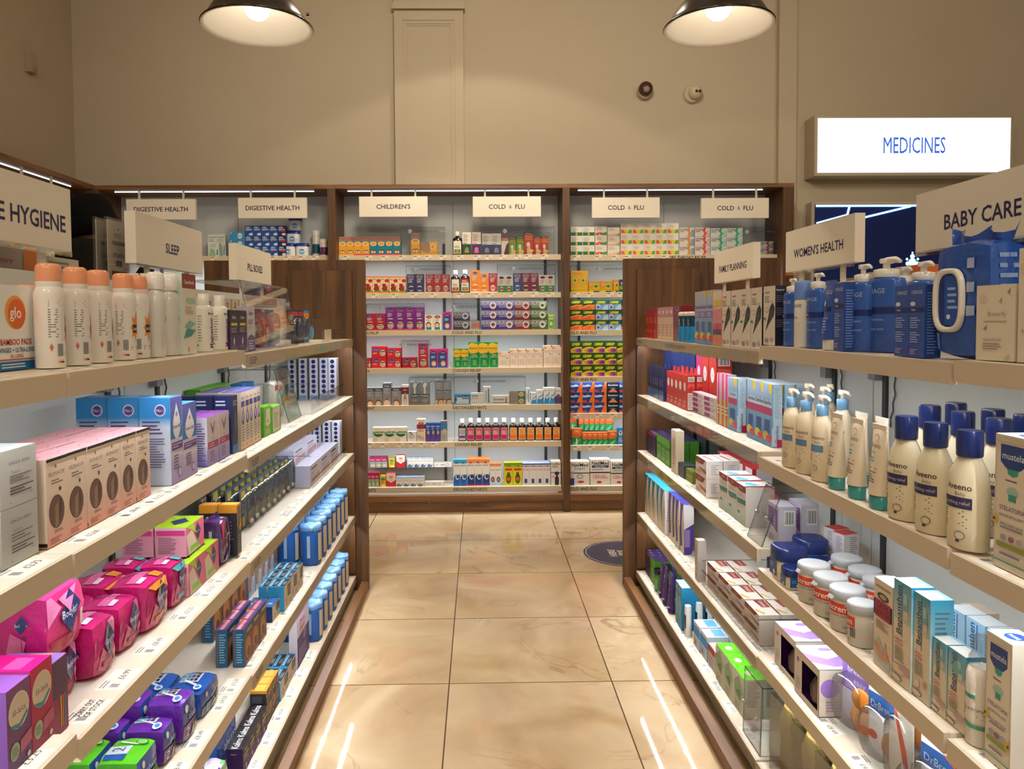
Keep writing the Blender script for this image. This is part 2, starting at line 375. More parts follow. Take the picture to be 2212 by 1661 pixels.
for x, z, r_ in ((0, 0, .03), (-.035, -.01, .016), (.035, -.01, .016), (0, .042, .018), (-.04, .022, .01), (.04, .022, .01), (0, .068, .008), (-.02, -.035, .012), (.02, -.035, .012)):
    lathe_y(q, [(r_, 0), (r_ * .6, .004)], 'fff', 'led_blue', (-.03 + x, -.104, .745 + z), seg=7)
q.obj('emblem', t)
q = MB(); decals(q, flat((-.11, -.1045, .63), (.16, 0, 0), (0, 0, .05)), .16, .05, [('r', .2, .62, .8, .76, '7fc4ff'), ('r', .05, .2, .95, .4, '7fc4ff')], m='led_blue'); q.obj('caption', t)
# ------------------------------------------------------------------ floor sticker
q = MB(); q.lathe([(.235, 0), (.235, .0015)], '1f2550', 'gloss_plastic', 48)
decals(q, flat((-.25, -.25, .0015), (.5, 0, 0), (0, .5, 0)), .5, .5,
       [('e', .5, .5, .452, .452, 'c9c2c8'), ('e', .5, .5, .442, .442, '1f2550'), ('t', 'HERE', .36, .5, .075, 'd8d0c4', .36, 1, .03), ('t', 'FREE', .46, .5, .065, 'd8d0c4', .3, 1, .03), ('t', 'DELIVERY', .57, .5, .07, 'd8d0c4', .6, 1, .03)], m='gloss_plastic')
tag(q.obj('floor_sticker', None, (.825, 4.235, 0)), 'round navy sticker with white lettering on the tiled floor', 'sticker')
# ------------------------------------------------------------------ pendant lamps
def pendant(x, y, lab):
    t = empty('pendant_lamp', (x, y, 2.41), label=lab, cat='lamp', group='black dome pendants')
    q = MB(); R_ = .197
    out = [(R_, 0), (R_ + .003, .004), (R_, .008), (.186, .012), (.176, .03), (.158, .06), (.132, .09), (.1, .115), (.06, .135), (.04, .148), (.035, .2), (.03, .24)]
    q.lathe(out, '17130f', 'gloss_plastic', 40, cap=False); q.obj('shade', t)
    q = MB(); inn = [(R_, 0), (.190, .001), (.183, .012), (.172, .03), (.154, .058), (.127, .087), (.096, .111), (.057, .13), (.03, .136)]
    q.lathe(list(reversed(inn)), 'f3ede2', 'matt_plastic', 40, cap=False); q.obj('reflector', t)
    q = MB(); q.lathe([(.0475 * math.sin(a * math.pi / 12) + 1e-4, .075 - .0475 * math.cos(a * math.pi / 12)) for a in range(13)], 'fff', 'bulb_glow', 20, cap=False); q.obj('bulb', t)
    q = MB(); q.lathe([(.02, .118), (.02, .15)], 'ddd', 'matt_plastic', 12); q.obj('lamp_holder', t)
    q = MB(); q.tube([(0, 0, .235), (0, 0, 1.585)], .0035, '111', 'matt_plastic', 6); q.obj('cord', t)
    q = MB(); q.lathe([(.06, 1.565), (.06, 1.588)], '17130f', 'gloss_plastic', 20); q.obj('ceiling_rose', t)
    q = MB(); q.lathe([(.006, 0), (.006, .02)], '777', 'brushed_metal', 8)
    q.warp(lambda a, b_, c: (.178 + c * .5, b_, .05 + a)); q.obj('thumb_screw', t)
pendant(-.80, 2.79, 'black dome pendant with glowing globe bulb, over the pads gondola')
pendant(.888, 2.79, 'black dome pendant with glowing globe bulb, over the baby care gondola')
# ================================================================== shelving
def tickets(q, L, seed, near=False, d0=.004, d1=.062, z=0.0, gap=None, text=None):
    """paper price tickets lying along the front edge of a shelf"""
    rnd = random.Random(seed); x = rnd.uniform(.02, .06)
    q.box(.004, L - .004, d0, d1, z, z + .0003, 'e6d9c4', 'printed_card')
    while x < L - .09:
        sf = flat((x, d0 + .004, z + .0001), (.08, 0, 0), (0, d1 - d0 - .008, 0))
        it = [('r', 0, 0, 1, 1, 'f3ebdd'), ('b', .1, .2, .3, .62), ('L', .08, .7, .6, .95, 2, '888')]
        if rnd.random() < .16: it += [('t', 'SORRY OUT', .62, .66, .22, '222', .7), ('t', 'OF STOCK', .62, .34, .22, '222', .7)]
        else: it += [('t', rnd.choice(('£2.75', '£4.50', '£12.50', '£6.99', '£3.25', '£8.49')), .72, .45, .24 if near else .2, '555', .45, 0, 0)]
        decals(q, sf, .08, d1 - d0 - .008, it)
        x += rnd.uniform(.085, .17)
def bay(name, loc, rz, L, Dp, shelves, lab, grp, H_back, z0=.047, lip=.036, texts={}, seed=0, ups=(), acrylic=False, back_col='d9dbd6', near=False, led='led_white', end=None):
    t = empty(name, loc, rz, label=lab, cat='shelving', group=grp)
    q = MB(); q.box(0, L, Dp, Dp + .016, z0, H_back, back_col, 'laminate'); q.obj('back_panel', t)
    for u in ups:
        q = MB(); q.box(u - .009, u + .009, Dp - .008, Dp, z0, shelves[0] - .05, '2c2c30', 'matt_plastic'); q.obj('slotted_upright', t)
        q = MB(); q.box(u - .05, u - .014, Dp - .026, Dp, shelves[0] - .095, shelves[0] - .045, '8d8f92', 'matt_plastic'); q.obj('power_block', t)
        q = MB(); q.tube([(u + .04 + .012 * math.sin(i * .5), Dp - .005 - .004 * (i % 2), shelves[0] - .04 - .022 * i) for i in range(9)], .0025, '55575c', 'matt_plastic', 6); q.obj('power_cable', t)
    # plinth, toe kick and the side that faces the next aisle
    q = MB(); q.box(0, L, -.06, -.027, 0, z0, 'fff', 'walnut_plank'); q.obj('plinth_board', t)
    q = MB(); q.box(0, L, .05, Dp, 0, .04, '2a1c12', 'matt_plastic'); q.obj('toe_kick', t)
    q = MB(); q.box(0, L, Dp + .022, 2 * Dp, 1.24, 1.262, 'e4d9c8', 'laminate'); q.obj('reverse_shelf', t)
    q = MB(); q.box(0, L, Dp + .0165, Dp + .021, .05, H_back, 'd9dbd6', 'laminate'); q.obj('reverse_panel', t)
    if end is not None:                               # walnut end wall with its inner cheek
        sg = 1 if end > 0 else -1
        q = MB(); q.box(min(end + sg * .001, end + sg * .041), max(end + sg * .001, end + sg * .041), -.06, 2 * Dp + .076, 0, 1.64, 'fff', 'walnut'); q.obj('end_panel', t)
        q = MB(); q.box(min(end, end - sg * .02), max(end, end - sg * .02), -.0, Dp - .01, .1, 1.588, 'fff', 'walnut'); q.obj('cheek_panel', t)
    xa, xb_ = (.001, L - .001) if end is None else ((.001, L - .022) if end > 0 else (.022, L - .001))
    for k, z in enumerate(shelves):
        q = MB(); c = 'd8c8ae'
        q.box(xa, xb_, .012, Dp - .009, z - .022, z, 'e4d9c8', 'laminate')
        q.box(0.001, L - .001, 0, .012, z - lip, z, c, 'laminate')
        s = q.obj('shelf', t)
        if k < len(shelves):
            q = MB(); tickets(q, L, seed * 10 + k, near, .006, .062, z); s2 = q.obj('ticket_strip', s); s2.name = 'ticket_strip'
        if z > .2:
            q = MB(); q.face([(.03, .022, z - .0235), (.03, .027, z - .0235), (L - .03, .027, z - .0235), (L - .03, .022, z - .0235)], 'fff', led); q.obj('led_strip', s)
        if acrylic:
            q = MB(); q.box(.004, L - .004, -.0022, -.0004, z - lip - .004, z + .001, 'fff', 'clear_acrylic'); q.obj('label_holder', s)
        if k in texts:
            q = MB(); sf = flat((0, -.0004, z - lip), (L, 0, 0), (0, 0, lip))
            decals(q, sf, L, lip, [('r', 0, 0, 1, 1, c)] + texts[k]); q.obj('edge_lettering', s)
    return t
LX, RX = -.62, .778          # shelf-front planes of the two gondolas
LZ = {'A': (1.253, .974, .692, .380, .077), 'B': (1.265, .987, .698, .389, .077), 'C': (1.265, .99, .712, .4, .077)}
RZ_ = {'A': (1.249, .967, .691, .381, .083), 'B': (1.265, .955, .64, .389, .083), 'C': (1.27, .951, .636, .385, .083)}
GD = .322
H90 = math.pi / 2
for k, (y0, y1, lab) in {'A': (2.0, 3.69, 'far bay of the gondola under the SLEEP sign, pill organisers and blue tubs'), 'B': (1.14, 1.995, 'middle bay under the FEMININE HYGIENE sign, pink pad packs on it'), 'C': (.25, 1.135, 'bay closest to the camera holding grey tampon boxes')}.items():
    tx = {}
    if k == 'A':
        tx = {i: [('t', 'SLEEP', .036, .5, .5, '4a463c', .08, 0, .01)] for i in range(5)}
        tx[0] = [('t', 'SLEEP', .036, .5, .5, '4a463c', .08, 0, .01), ('p', [(.52, .35), (.56, .75), (.575, .55), (.6, .9), (.6, .1), (.56, .1)], '9fd8a8')]
    bay('shelving_bay', (LX, y0, 0), H90, y1 - y0 - .002, GD, LZ[k], lab, 'gondola bays', 1.45, texts=tx, seed=ord(k), ups={'A': [.19, .75, 1.3], 'B': [.76], 'C': []}[k], acrylic=(k == 'A'), near=k != 'A', led='led_dots', end=y1 - y0 if k == 'A' else None)
for k, (y0, y1, lab) in {'A': (2.07, 3.70, 'far bay of the gondola under the FAMILY PLANNING sign'), 'B': (1.22, 2.065, 'middle bay holding blue wash bottles and cream lotion pumps'), 'C': (.25, 1.215, 'bay under the BABY CARE sign closest to the camera')}.items():
    tx = {}
    L_ = y1 - y0 - .002
    if k == 'A': tx = {0: [('t', 'INTIMATE HEALTH', .05, .5, .4, '5a564a', .07, 0, 0), ('t', 'OVULATION AND CONCEPTION', .45, .5, .4, '5a564a', .2, 0, 0)], 4: [('t', 'INTIMATE HEALTH', .75, .5, .45, '5a564a', .2, 0, 0)]}
    bay('shelving_bay', (RX, y1, 0), -H90, L_, GD, RZ_[k], lab, 'gondola bays', 1.45, texts=tx, seed=ord(k) + 7, ups={'A': [.4, .9, 1.41], 'B': [.065], 'C': []}[k], acrylic=(k == 'A'), near=k != 'A', led='led_dots', end=-.001 if k == 'A' else None)
# ------------------------------------------------------------------ wall cabinets
CY0 = 5.17; CDP = .33
def cabinet(name, x0, x1, shelves, lab, texts, seed, halves=None, posts=(.05, .05), loc=None, rz=0, upr=()):
    L = x1 - x0
    t = empty(name, loc or (x0, CY0, 0), rz, label=lab, cat='cabinet', group='walnut wall cabinets')
    pl, pr = posts
    for nm, a, b_ in (('side_panel', 0, pl), ('side_panel', L - pr, L)):
        if b_ - a > .001: q = MB(); q.box(a, b_, 0, CDP + .04, .0, 2.245, 'fff', 'walnut'); q.obj(nm, t)
    q = MB(); q.box(0, L, 0, CDP + .04, 2.245, 2.272, 'fff', 'walnut_plank'); q.obj('top_panel', t)
    q = MB(); q.box(pl, L - pr, CDP, CDP + .02, .05, 2.245, 'c6c9c9', 'laminate')
    for h_ in (halves or [L / 2])[:1]: q.box(h_ - .0015, h_ + .0015, CDP - .001, CDP, .1, 2.2, '6a6a66', 'laminate')
    q.obj('back_panel', t)
    q = MB(); q.box(pl, L - pr, .002, .05, .078, .122, 'fff', 'walnut_plank'); q.obj('bottom_rail', t)
    q = MB(); q.box(0, L, .03, .06, 0, .07, 'fff', 'walnut_plank')
    for i in range(int(L / .27)): q.box(.1 + i * .27, .112 + i * .27, .028, .04, .066, .078, 'b08a5c', 'matt_plastic')
    q.obj('kick_board', t)
    q = MB(); q.box(pl + .07, L - pr - .11, .09, .095, 2.24, 2.2445, 'fff', 'led_top'); q.obj('led_strip', t)
    for u in upr:
        q = MB(); q.box(u - .01, u + .01, CDP - .008, CDP, .16, 1.9, '26262a', 'matt_plastic'); q.obj('slotted_upright', t)
    for k, z in enumerate(shelves):
        half = halves or [L]
        a = pl + .002
        for hi_, b_ in enumerate(half + ([L - pr - .002] if halves else [])):
            if b_ > L - pr - .002: b_ = L - pr - .002
            q = MB(); q.box(a, b_ - .002, .1, CDP - .009, z - .02, z, 'e4ddd0', 'laminate'); q.box(a, b_ - .002, .088, .1, z - .038, z, 'dccbae', 'laminate')
            s = q.obj('shelf', t)
            q = MB(); q.face([(a + .02, .106, z - .0205), (a + .02, .114, z - .0205), (b_ - .03, .114, z - .0205), (b_ - .03, .106, z - .0205)], 'fff', 'led_white'); q.obj('led_strip', s)
            key = (k, hi_)
            q = MB(); sf = flat((a, .0878, z - .038), (b_ - .002 - a, 0, 0), (0, 0, .038)); wl = b_ - .002 - a
            if key in texts: decals(q, sf, wl, .038, [('r', 0, 0, 1, 1, 'd6c8ac'), ('t', texts[key][0], texts[key][1], .52, .52, '2a2a28', .8, 0, .018)])
            else:
                rnd = random.Random(seed * 31 + k * 7 + hi_); x = .03; it = [('r', 0, 0, 1, 1, 'dccbae')]
                while x < wl - .06:
                    u0, u1 = x / wl, (x + .05) / wl
                    it += [('r', u0, .08, u1, .95, 'efe3cf'), ('r', u0 + .004, .66, (u0 + u1) / 2, .8, '555'), ('L', u0 + (u1 - u0) * .55, .12, u1, .5, 2, '8a8478')]
                    x += rnd.uniform(.07, .16)
                decals(q, sf, wl, .038, it)
            q.obj('edge_lettering', s)
            a = b_ + .0015
    return t
MID = (1.799, 1.535, 1.274, 1.007, .744, .483, .164)
RGT = (1.791, 1.533, 1.266, .937, .678, .451, .16)
CX0, CX1, CX2, CX3 = -1.031, -.006, .603, 2.179
MX0, MX1 = -1.004, .603
cabinet('wall_cabinet', MX0, MX1, MID, 'walnut wall cabinet with the CHILDREN\'S sign inside', {(2, 0): ('COUGH SYRUP', .22), (2, 1): ('COLD AND FLU', .13), (3, 0): ('HEALTH', .19), (3, 1): ('COUGH RELIEF', .13), (4, 0): ('TREATMENT', .2), (4, 1): ('DECONGESTANTS', .15), (5, 1): ('COUGH RELIEF', .135), (6, 0): ('DECONGESTANTS', .15), (6, 1): ('DECONGESTANTS', .15)}, 3, [.818], (.027, .024), upr=(.75, 1.0, 1.49))
cabinet('wall_cabinet', MX1, CX3, RGT, 'walnut wall cabinet with two COLD & FLU signs inside', {(2, 0): ('COLD AND FLU', .13), (3, 0): ('COLD AND FLU', .13), (6, 0): ('COLD AND FLU', .13), (0, 1): ('SORE THROAT RELIEF', .13)}, 4, [.755], (.024, .075), upr=(.13, .7, 1.2))
cabinet('wall_cabinet', -2.603, MX0, MID, 'walnut wall cabinet with two DIGESTIVE HEALTH signs inside', {}, 5, [.86], (.02, .027), upr=(.3, .8, 1.2))
cabinet('wall_cabinet', 0, 2.4, MID, 'walnut cabinet along the side wall behind the person', {}, 6, [1.2], (.02, .02), loc=(-2.603, CY0 - 2.4, 0), rz=H90, upr=(.6, 1.7))
# ------------------------------------------------------------------ hanging and standing signs
def amp_text(q, sf, w, h, txt, th, c='241f4e', v=.5, bold=.014):
    if '&' in txt:
        a, b_ = txt.split(' & '); wa, wb = text_mesh(a, bold)[2] * th * h, text_mesh(b_, bold)[2] * th * h
        g = .62 * th * h; wm = .95 * th * h; tot = wa + wb + wm + 2 * g; x = (w - tot) / 2
        decals(q, sf, w, h, [('t', a, (x + wa / 2) / w, v, th, c, 1, 0, bold), ('t', '&', (x + wa + g + wm / 2) / w, v, th * .8, '6b6258', 1, 0, 0), ('t', b_, (w - x - wb / 2) / w, v, th, c, 1, 0, bold)])
    else: decals(q, sf, w, h, [('t', txt, .5, v, th, c, .9, 0, bold)])
def hanging_sign(x, z, txt, lab, loc=None, rz=0, y=5.185, h=.138, w=.468):
    t = empty('hanging_sign', loc or (x, y, z), rz, label=lab, cat='sign', group='cabinet header signs')
    q = MB(); q.box(-w / 2, w / 2, 0, .028, 0, h, 'efe6d4', 'gloss_plastic'); q.obj('panel', t)
    if txt:
        q = MB(); amp_text(q, flat((-w / 2, -.0003, 0), (w, 0, 0), (0, 0, h)), w, h, txt, .215); q.obj('lettering', t)
    for dx in (-.15, .15):
        q = MB(); q.box(dx - .006, dx + .006, .008, .02, h, 2.245 - z, 'd8d2c4', 'matt_plastic'); q.obj('hanger', t)
for px, py, txt, lab in ((348, 474, 'DIGESTIVE HEALTH', 'DIGESTIVE HEALTH hanging sign partly hidden by the SLEEP sign'), (589, 471, 'DIGESTIVE HEALTH', 'DIGESTIVE HEALTH hanging sign in full view beside the cabinet post'), (850, 468, "CHILDREN'S", 'CHILDREN\'S hanging sign in the centre wall cabinet'),
                         (1095, 468, 'COLD & FLU', 'COLD & FLU hanging sign next to the CHILDREN\'S sign'), (1352, 470, 'COLD & FLU', 'COLD & FLU hanging sign over white and green cartons'), (1588, 471, 'COLD & FLU', 'COLD & FLU hanging sign at the end above the acrylic case')):
    p = ony(px, py, 5.185); hanging_sign(p.x, p.z, txt, lab)
hanging_sign(0, 2.0, '', 'blank cream hanging sign on the side cabinet behind the person', loc=(-2.618, 4.55, 2.0), rz=H90)
def shelf_sign(sx, y0, y1, txt, lab, z0=1.503, z1=1.645, th=.2):
    """stands on the spine of a gondola; sx +1 for the left one"""
    xb = LX - GD - .008 if sx > 0 else RX + GD + .008
    w = y1 - y0
    t = empty('shelf_sign', (xb + sx * .016, y0 if sx > 0 else y1, 1.4505), sx * H90, label=lab, cat='sign', group='signs along the gondola tops')
    a, b_ = z0 - 1.4505, z1 - 1.4505
    q = MB(); q.box(0, w, .001, .031, a, b_, 'efe6d4', 'matt_plastic'); q.obj('panel', t)
    q = MB(); q.box(0.001, w, -.001, .001, a - .012, a, 'fff', 'clear_acrylic'); q.obj('clear_cover', t)
    q = MB(); amp_text(q, flat((0, .0008, a), (w, 0, 0), (0, 0, b_ - a)), w, b_ - a, txt, th, v=.42); q.obj('lettering', t)
    for u in (.2, .8):
        q = MB(); q.box(w * u - .011, w * u + .011, .012, .02, 0.0, a, 'e2d8c6', 'matt_plastic'); q.obj('post', t)
shelf_sign(1, 1.27, 1.745, 'FEMININE HYGIENE', 'large cream sign reading HYGIENE above the spray cans', th=.25)
shelf_sign(1, 2.07, 2.56, 'SLEEP', 'cream SLEEP sign on posts behind the boxed wash')
shelf_sign(1, 2.92, 3.40, 'PILL BOXES', 'cream PILL BOXES sign above the clear dispenser')
shelf_sign(-1, 2.98, 3.47, 'FAMILY PLANNING', 'cream FAMILY PLANNING sign in front of the walnut end')
shelf_sign(-1, 2.17, 2.66, "WOMEN'S HEALTH", 'cream WOMEN\'S HEALTH sign behind the blue bottles', th=.2)
shelf_sign(-1, 1.385, 1.865, 'BABY CARE', 'largest cream sign reading BABY CARE behind the wipes', th=.24)
# acrylic leaflet stand
t = empty('leaflet_stand', (-.985, 2.02, 1.263), H90, label='clear upright leaflet stand with printed sheets in front of the person', cat='stand')
for dy in (0, .03):
    q = MB(); q.box(0, .13, dy, dy + .004, 0, .36, 'fff', 'clear_acrylic'); q.box(0, .13, dy + .007, dy + .011, 0, .36, 'fff', 'clear_acrylic'); q.obj('acrylic_sleeve', t)
    q = MB(); q.box(.006, .124, dy + .0045, dy + .0065, .03, .354, 'e6d8cc', 'printed_card')
    decals(q, flat((.006, dy + .0045, .03), (.118, 0, 0), (0, 0, .324)), .118, .324, [('e', .5, .93, .012, .012, '5a5050'), ('L', .3, .86, .7, .9, 2, '777'), ('r', .2, .8, .8, .83, '8a7f78'), ('t', 'cruelty', .5, .72, .05, '5c5450', .7, 0, 0), ('r', .35, .62, .65, .67, '6a625e'), ('r', .15, .5, .85, .58, '4a423c'), ('L', .2, .3, .8, .46, 5, '8a8078'), ('e', .3, .1, .05, .05, 'b02040')]); q.obj('leaflet', t)
# ------------------------------------------------------------------ the person in the next aisle, seen from behind
def person(x, y):
    t = empty('person', (x, y, 0), math.radians(6), label='person in black beanie and black jacket seen from behind', cat='person')
    def sk(name, J, E, mat, col, lv=2):
        me = D2.meshes.new(name); me.from_pydata([j[:3] for j in J], E, [])
        o = D2.objects.new(name, me); COL.objects.link(o)
        o.modifiers.new('s', 'SKIN'); o.modifiers.new('d', 'SUBSURF').levels = lv
        for i, j in enumerate(J): me.skin_vertices[0].data[i].radius = (j[3], j[4] if len(j) > 4 else j[3])
        me.skin_vertices[0].data[0].use_root = True
        dg = bpy.context.evaluated_depsgraph_get(); dg.update()
        m2 = D2.meshes.new_from_object(o.evaluated_get(dg)); D2.objects.remove(o)
        m2.materials.clear(); m2.materials.append(MATS[mat])
        ca = m2.color_attributes.new('Col', 'FLOAT_COLOR', 'CORNER'); c = hx(col)
        ca.data.foreach_set('color', [v for _ in range(len(m2.loops)) for v in c])
        for p in m2.polygons: p.use_smooth = True
        o = D2.objects.new(name, m2); COL.objects.link(o); o.parent = t; return o
    # body: pelvis, spine, neck, head, arms with fingers, legs (front is +y)
    J = [(0, 0, .98, .15, .11), (0, 0, 1.15, .15, .1), (0, 0, 1.34, .17, .105), (0, .0, 1.46, .1, .075), (0, .005, 1.53, .058, .06), (0, .02, 1.60, .068, .075), (0, .03, 1.68, .078, .092), (0, .03, 1.75, .065, .08)]
    E = [(i, i + 1) for i in range(7)]
    for s in (-1, 1):
        n0 = len(J); J += [(s * .19, -.005, 1.43, .06, .058), (s * .25, .0, 1.14, .044), (s * .235, .14, .93, .032), (s * .225, .2, .86, .026, .034)]
        E += [(2, n0), (n0, n0 + 1), (n0 + 1, n0 + 2), (n0 + 2, n0 + 3)]
        for f_, (dx, ln) in enumerate(((-.03, .06), (-.01, .075), (.01, .078), (.028, .065))):
            b_ = len(J); J += [(s * .225 + dx, .225, .835, .009), (s * .225 + dx, .225 + ln * .5, .8, .0085), (s * .225 + dx, .22 + ln * .6, .765, .008)]
            E += [(n0 + 3, b_), (b_, b_ + 1), (b_ + 1, b_ + 2)]
        b_ = len(J); J += [(s * .19, .2, .87, .011), (s * .178, .235, .85, .009)]; E += [(n0 + 3, b_), (b_, b_ + 1)]
        b_ = len(J); J += [(s * .095, 0, .9, .095), (s * .1, .01, .5, .06), (s * .105, -.01, .1, .042), (s * .11, .1, .05, .038, .03), (s * .11, .17, .035, .035, .022)]
        E += [(0, b_), (b_, b_ + 1), (b_ + 1, b_ + 2), (b_ + 2, b_ + 3), (b_ + 3, b_ + 4)]
    body = sk('body', J, E, 'skin', '9c6b48'); body['label'] = 'bare neck and skin'
    q = MB()
    for s in (-1, 1):
        s0 = len(q.v); q.lathe([(.026 * math.sin(a * math.pi / 6) + .001, -.034 * math.cos(a * math.pi / 6)) for a in range(7)], '9c6b48', 'skin', 10, .45); q.warp(lambda a, b_, c, s=s: (s * .083 + b_ * .5, .02 + a * .6, 1.655 + c), s0)
        s0 = len(q.v); q.lathe([(.012 * math.sin(a * math.pi / 6) + .0005, -.012 * math.cos(a * math.pi / 6)) for a in range(7)], 'e8e2da', 'skin', 8); q.warp(lambda a, b_, c, s=s: (s * .032 + a, .112 + b_, 1.665 + c), s0)
    s0 = len(q.v); q.lathe([(.014 * math.sin(a * math.pi / 6) + .001, -.026 * math.cos(a * math.pi / 6)) for a in range(7)], '9c6b48', 'skin', 8); q.warp(lambda a, b_, c: (a, .125 + b_, 1.64 + c), s0)
    q.box(-.024, .024, .112, .12, 1.595, 1.605, '7a4038', 'skin')
    q.obj('face_features', t)
    # jacket with stand collar and hood roll, trousers, shoes, beanie
    J = [(0, 0, .86, .19, .14), (0, 0, 1.12, .19, .14), (0, 0, 1.32, .2, .14), (0, -.005, 1.44, .14, .105), (0, 0, 1.5, .1, .095)]
    E = [(0, 1), (1, 2), (2, 3), (3, 4)]
    for s in (-1, 1):
        n0 = len(J); J += [(s * .2, -.005, 1.455, .09, .085), (s * .262, 0, 1.16, .07), (s * .24, .13, .94, .055)]
        E += [(2, n0), (n0, n0 + 1), (n0 + 1, n0 + 2)]
    sk('jacket', J, E, 'fabric', '14130f')
    q = MB(); q.lathe([(.15, 1.42), (.148, 1.5), (.135, 1.56), (.128, 1.62), (.122, 1.645), (.1, 1.65)], '1d1b17', 'fabric', 24, .95); q.obj('collar', t)
    J = [(0, 0, .95, .16, .12)]; E = []
    for s in (-1, 1):
        b_ = len(J); J += [(s * .1, 0, .8, .105), (s * .105, .01, .48, .08), (s * .108, -.005, .1, .07)]; E += [(0, b_), (b_, b_ + 1), (b_ + 1, b_ + 2)]
    sk('trousers', J, E, 'fabric', '191a1f')
    for s in (-1, 1): sk('shoe', [(s * .108, -.03, .05, .048, .045), (s * .11, .08, .045, .046, .038), (s * .112, .19, .036, .04, .03)], [(0, 1), (1, 2)], 'matt_plastic', '121212')
    q = MB(); P = []
    prof = [(.1, 1.668), (.112, 1.676), (.113, 1.725), (.107, 1.729), (.109, 1.74), (.106, 1.75), (.094, 1.79), (.078, 1.825), (.05, 1.85), (.012, 1.858)]
    q.lathe(prof, '0c0c0b', 'fabric', 36, 1.08)
    q.warp(lambda a, b_, c: (a * (1 + .02 * math.sin(c * 90)), b_ + .02 - (c - 1.62) * .05, c + .012 * math.sin(a * 16 + c * 30)))
    h = q.obj('beanie', t)
    q = MB(); q.box(-.075, -.045, -.112, -.107, 1.69, 1.697, 'c9c4b8', 'fabric'); q.warp(lambda a, b_, c: (a, b_ + .02 + .035 * (abs(a) / .08) ** 2, c + (a + .06) * .25)); q.obj('hat_tab', h)
    return t
o = person(-1.70, 3.32); o.scale = (1.03, 1.03, 1.03)
# ================================================================== kinds of packaging
def grid_face(q, sf, n1, n2, c, m):
    q.mesh_grid([sf(a / n1, b_ / n2, 0) for b_ in range(n2 + 1) for a in range(n1 + 1)], n1, n2, c, m, True)
def k_box(s, w, d, h):
    q = MB(); c = s.get('c', 'f2ece0'); m = s.get('m', 'printed_card')
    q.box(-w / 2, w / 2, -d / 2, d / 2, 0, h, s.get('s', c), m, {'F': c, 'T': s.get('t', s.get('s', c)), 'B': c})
    fs = box_faces(w, d, h)
    for k in 'FTB':
        if s.get(k): decals(q, *fs[k], s[k], m=m)
    if s.get('S'): decals(q, *fs['L'], s['S'], m=m); decals(q, *fs['R'], s['S'], m=m)
    parts = [('carton', q)]
    if s.get('flap'):                                  # hang tab of a peg carton
        q2 = MB(); q2.box(-w * .3, w * .3, d * .3, d * .3 + .001, h, h + .022, s['flap'], m); parts.append(('hang_tab', q2))
    return parts
def pack_warp(w, d, h, k, amp, seed):
    r = random.Random(seed); ph = [r.uniform(0, 6) for _ in range(6)]
    def fn(x, y, z):
        a, b_, c = x / (w / 2), y / (d / 2), (z - h / 2) / (h / 2)
        A = a * math.sqrt(max(.05, 1 - k * b_ * b_ / 2 - k * c * c / 2 + k * k * b_ * b_ * c * c / 3))
        B = b_ * math.sqrt(max(.05, 1 - k * a * a / 2 - k * c * c / 2 + k * k * a * a * c * c / 3))
        C = c * math.sqrt(max(.05, 1 - k * a * a / 2 - k * b_ * b_ / 2 + k * k * a * a * b_ * b_ / 3))
        e = amp * (math.sin(a * 5 + c * 3 + ph[0]) + math.sin(b_ * 7 - a * 4 + ph[1]) * .6 + math.sin(c * 9 + a * 8 + ph[2]) * .4)
        A *= 1 + e; B *= 1 + e; C = C * (1 + e * .6) if c > -.4 else C
        return (A * w / 2, B * d / 2, max(0, C * h / 2 + h / 2))
    return fn
def k_pack(s, w, d, h):
    q = MB(); c = s['c']; m = 'wrapper_film'; fs = box_faces(w, d, h)
    cs = {'F': c, 'L': s.get('s', c), 'R': s.get('s', c), 'T': s.get('t', c), 'B': c}
    for k in fs:
        sf, a, b_ = fs[k]; grid_face(q, sf, 8, 8, cs[k], m)
    grid_face(q, flat((w / 2, -d / 2, 0), (-w, 0, 0), (0, d, 0)), 8, 8, c, m)
    for k, key in (('F', 'F'), ('T', 'T'), ('L', 'S'), ('R', 'S')):
        if s.get(key):
            sf, a, b_ = fs[k]; decals(q, lambda u, v, l, sf=sf: sf(u, v, l * 3 + .0012), a, b_, s[key], nu=6, m=m)
    fn = pack_warp(w, d, h, s.get('kk', .34), s.get('amp', .018), len(q.v) + int(w * 999))
    q.warp(fn)
    parts = [('wrapper', q)]
    if s.get('seal', 1):                               # crimped seal along the top edge
        q2 = MB(); P = []
        for i in range(13):
            x = (-.5 + i / 12) * w * .8; y = .004 * math.sin(i * 1.7)
            P.append((x, y, h * .965))
        P += [(x * 1.03, y * 1.6 + d * .04, z + .011) for x, y, z in P]
        q2.mesh_grid(P, 12, 1, s.get('t', c), m); parts.append(('seal', q2))
    return parts
def curved(r_of, hz0, hz1, ey, span):
    sp_ = math.radians(span)
    def sf(u, v, k):
        z = hz0 + v * (hz1 - hz0); r = r_of(z) + k * 1.6; a = -math.pi / 2 + (u - .5) * sp_
        return Vector((r * math.cos(a), ey * r * math.sin(a) if ey * r > 1e-5 else 0, z))
    return sf
def interp(prof):
    def f(z):
        for (r0, z0), (r1, z1) in zip(prof, prof[1:]):
            if z0 <= z <= z1: return r0 + (r1 - r0) * (z - z0) / max(1e-6, z1 - z0)
        return prof[-1][0]
    return f
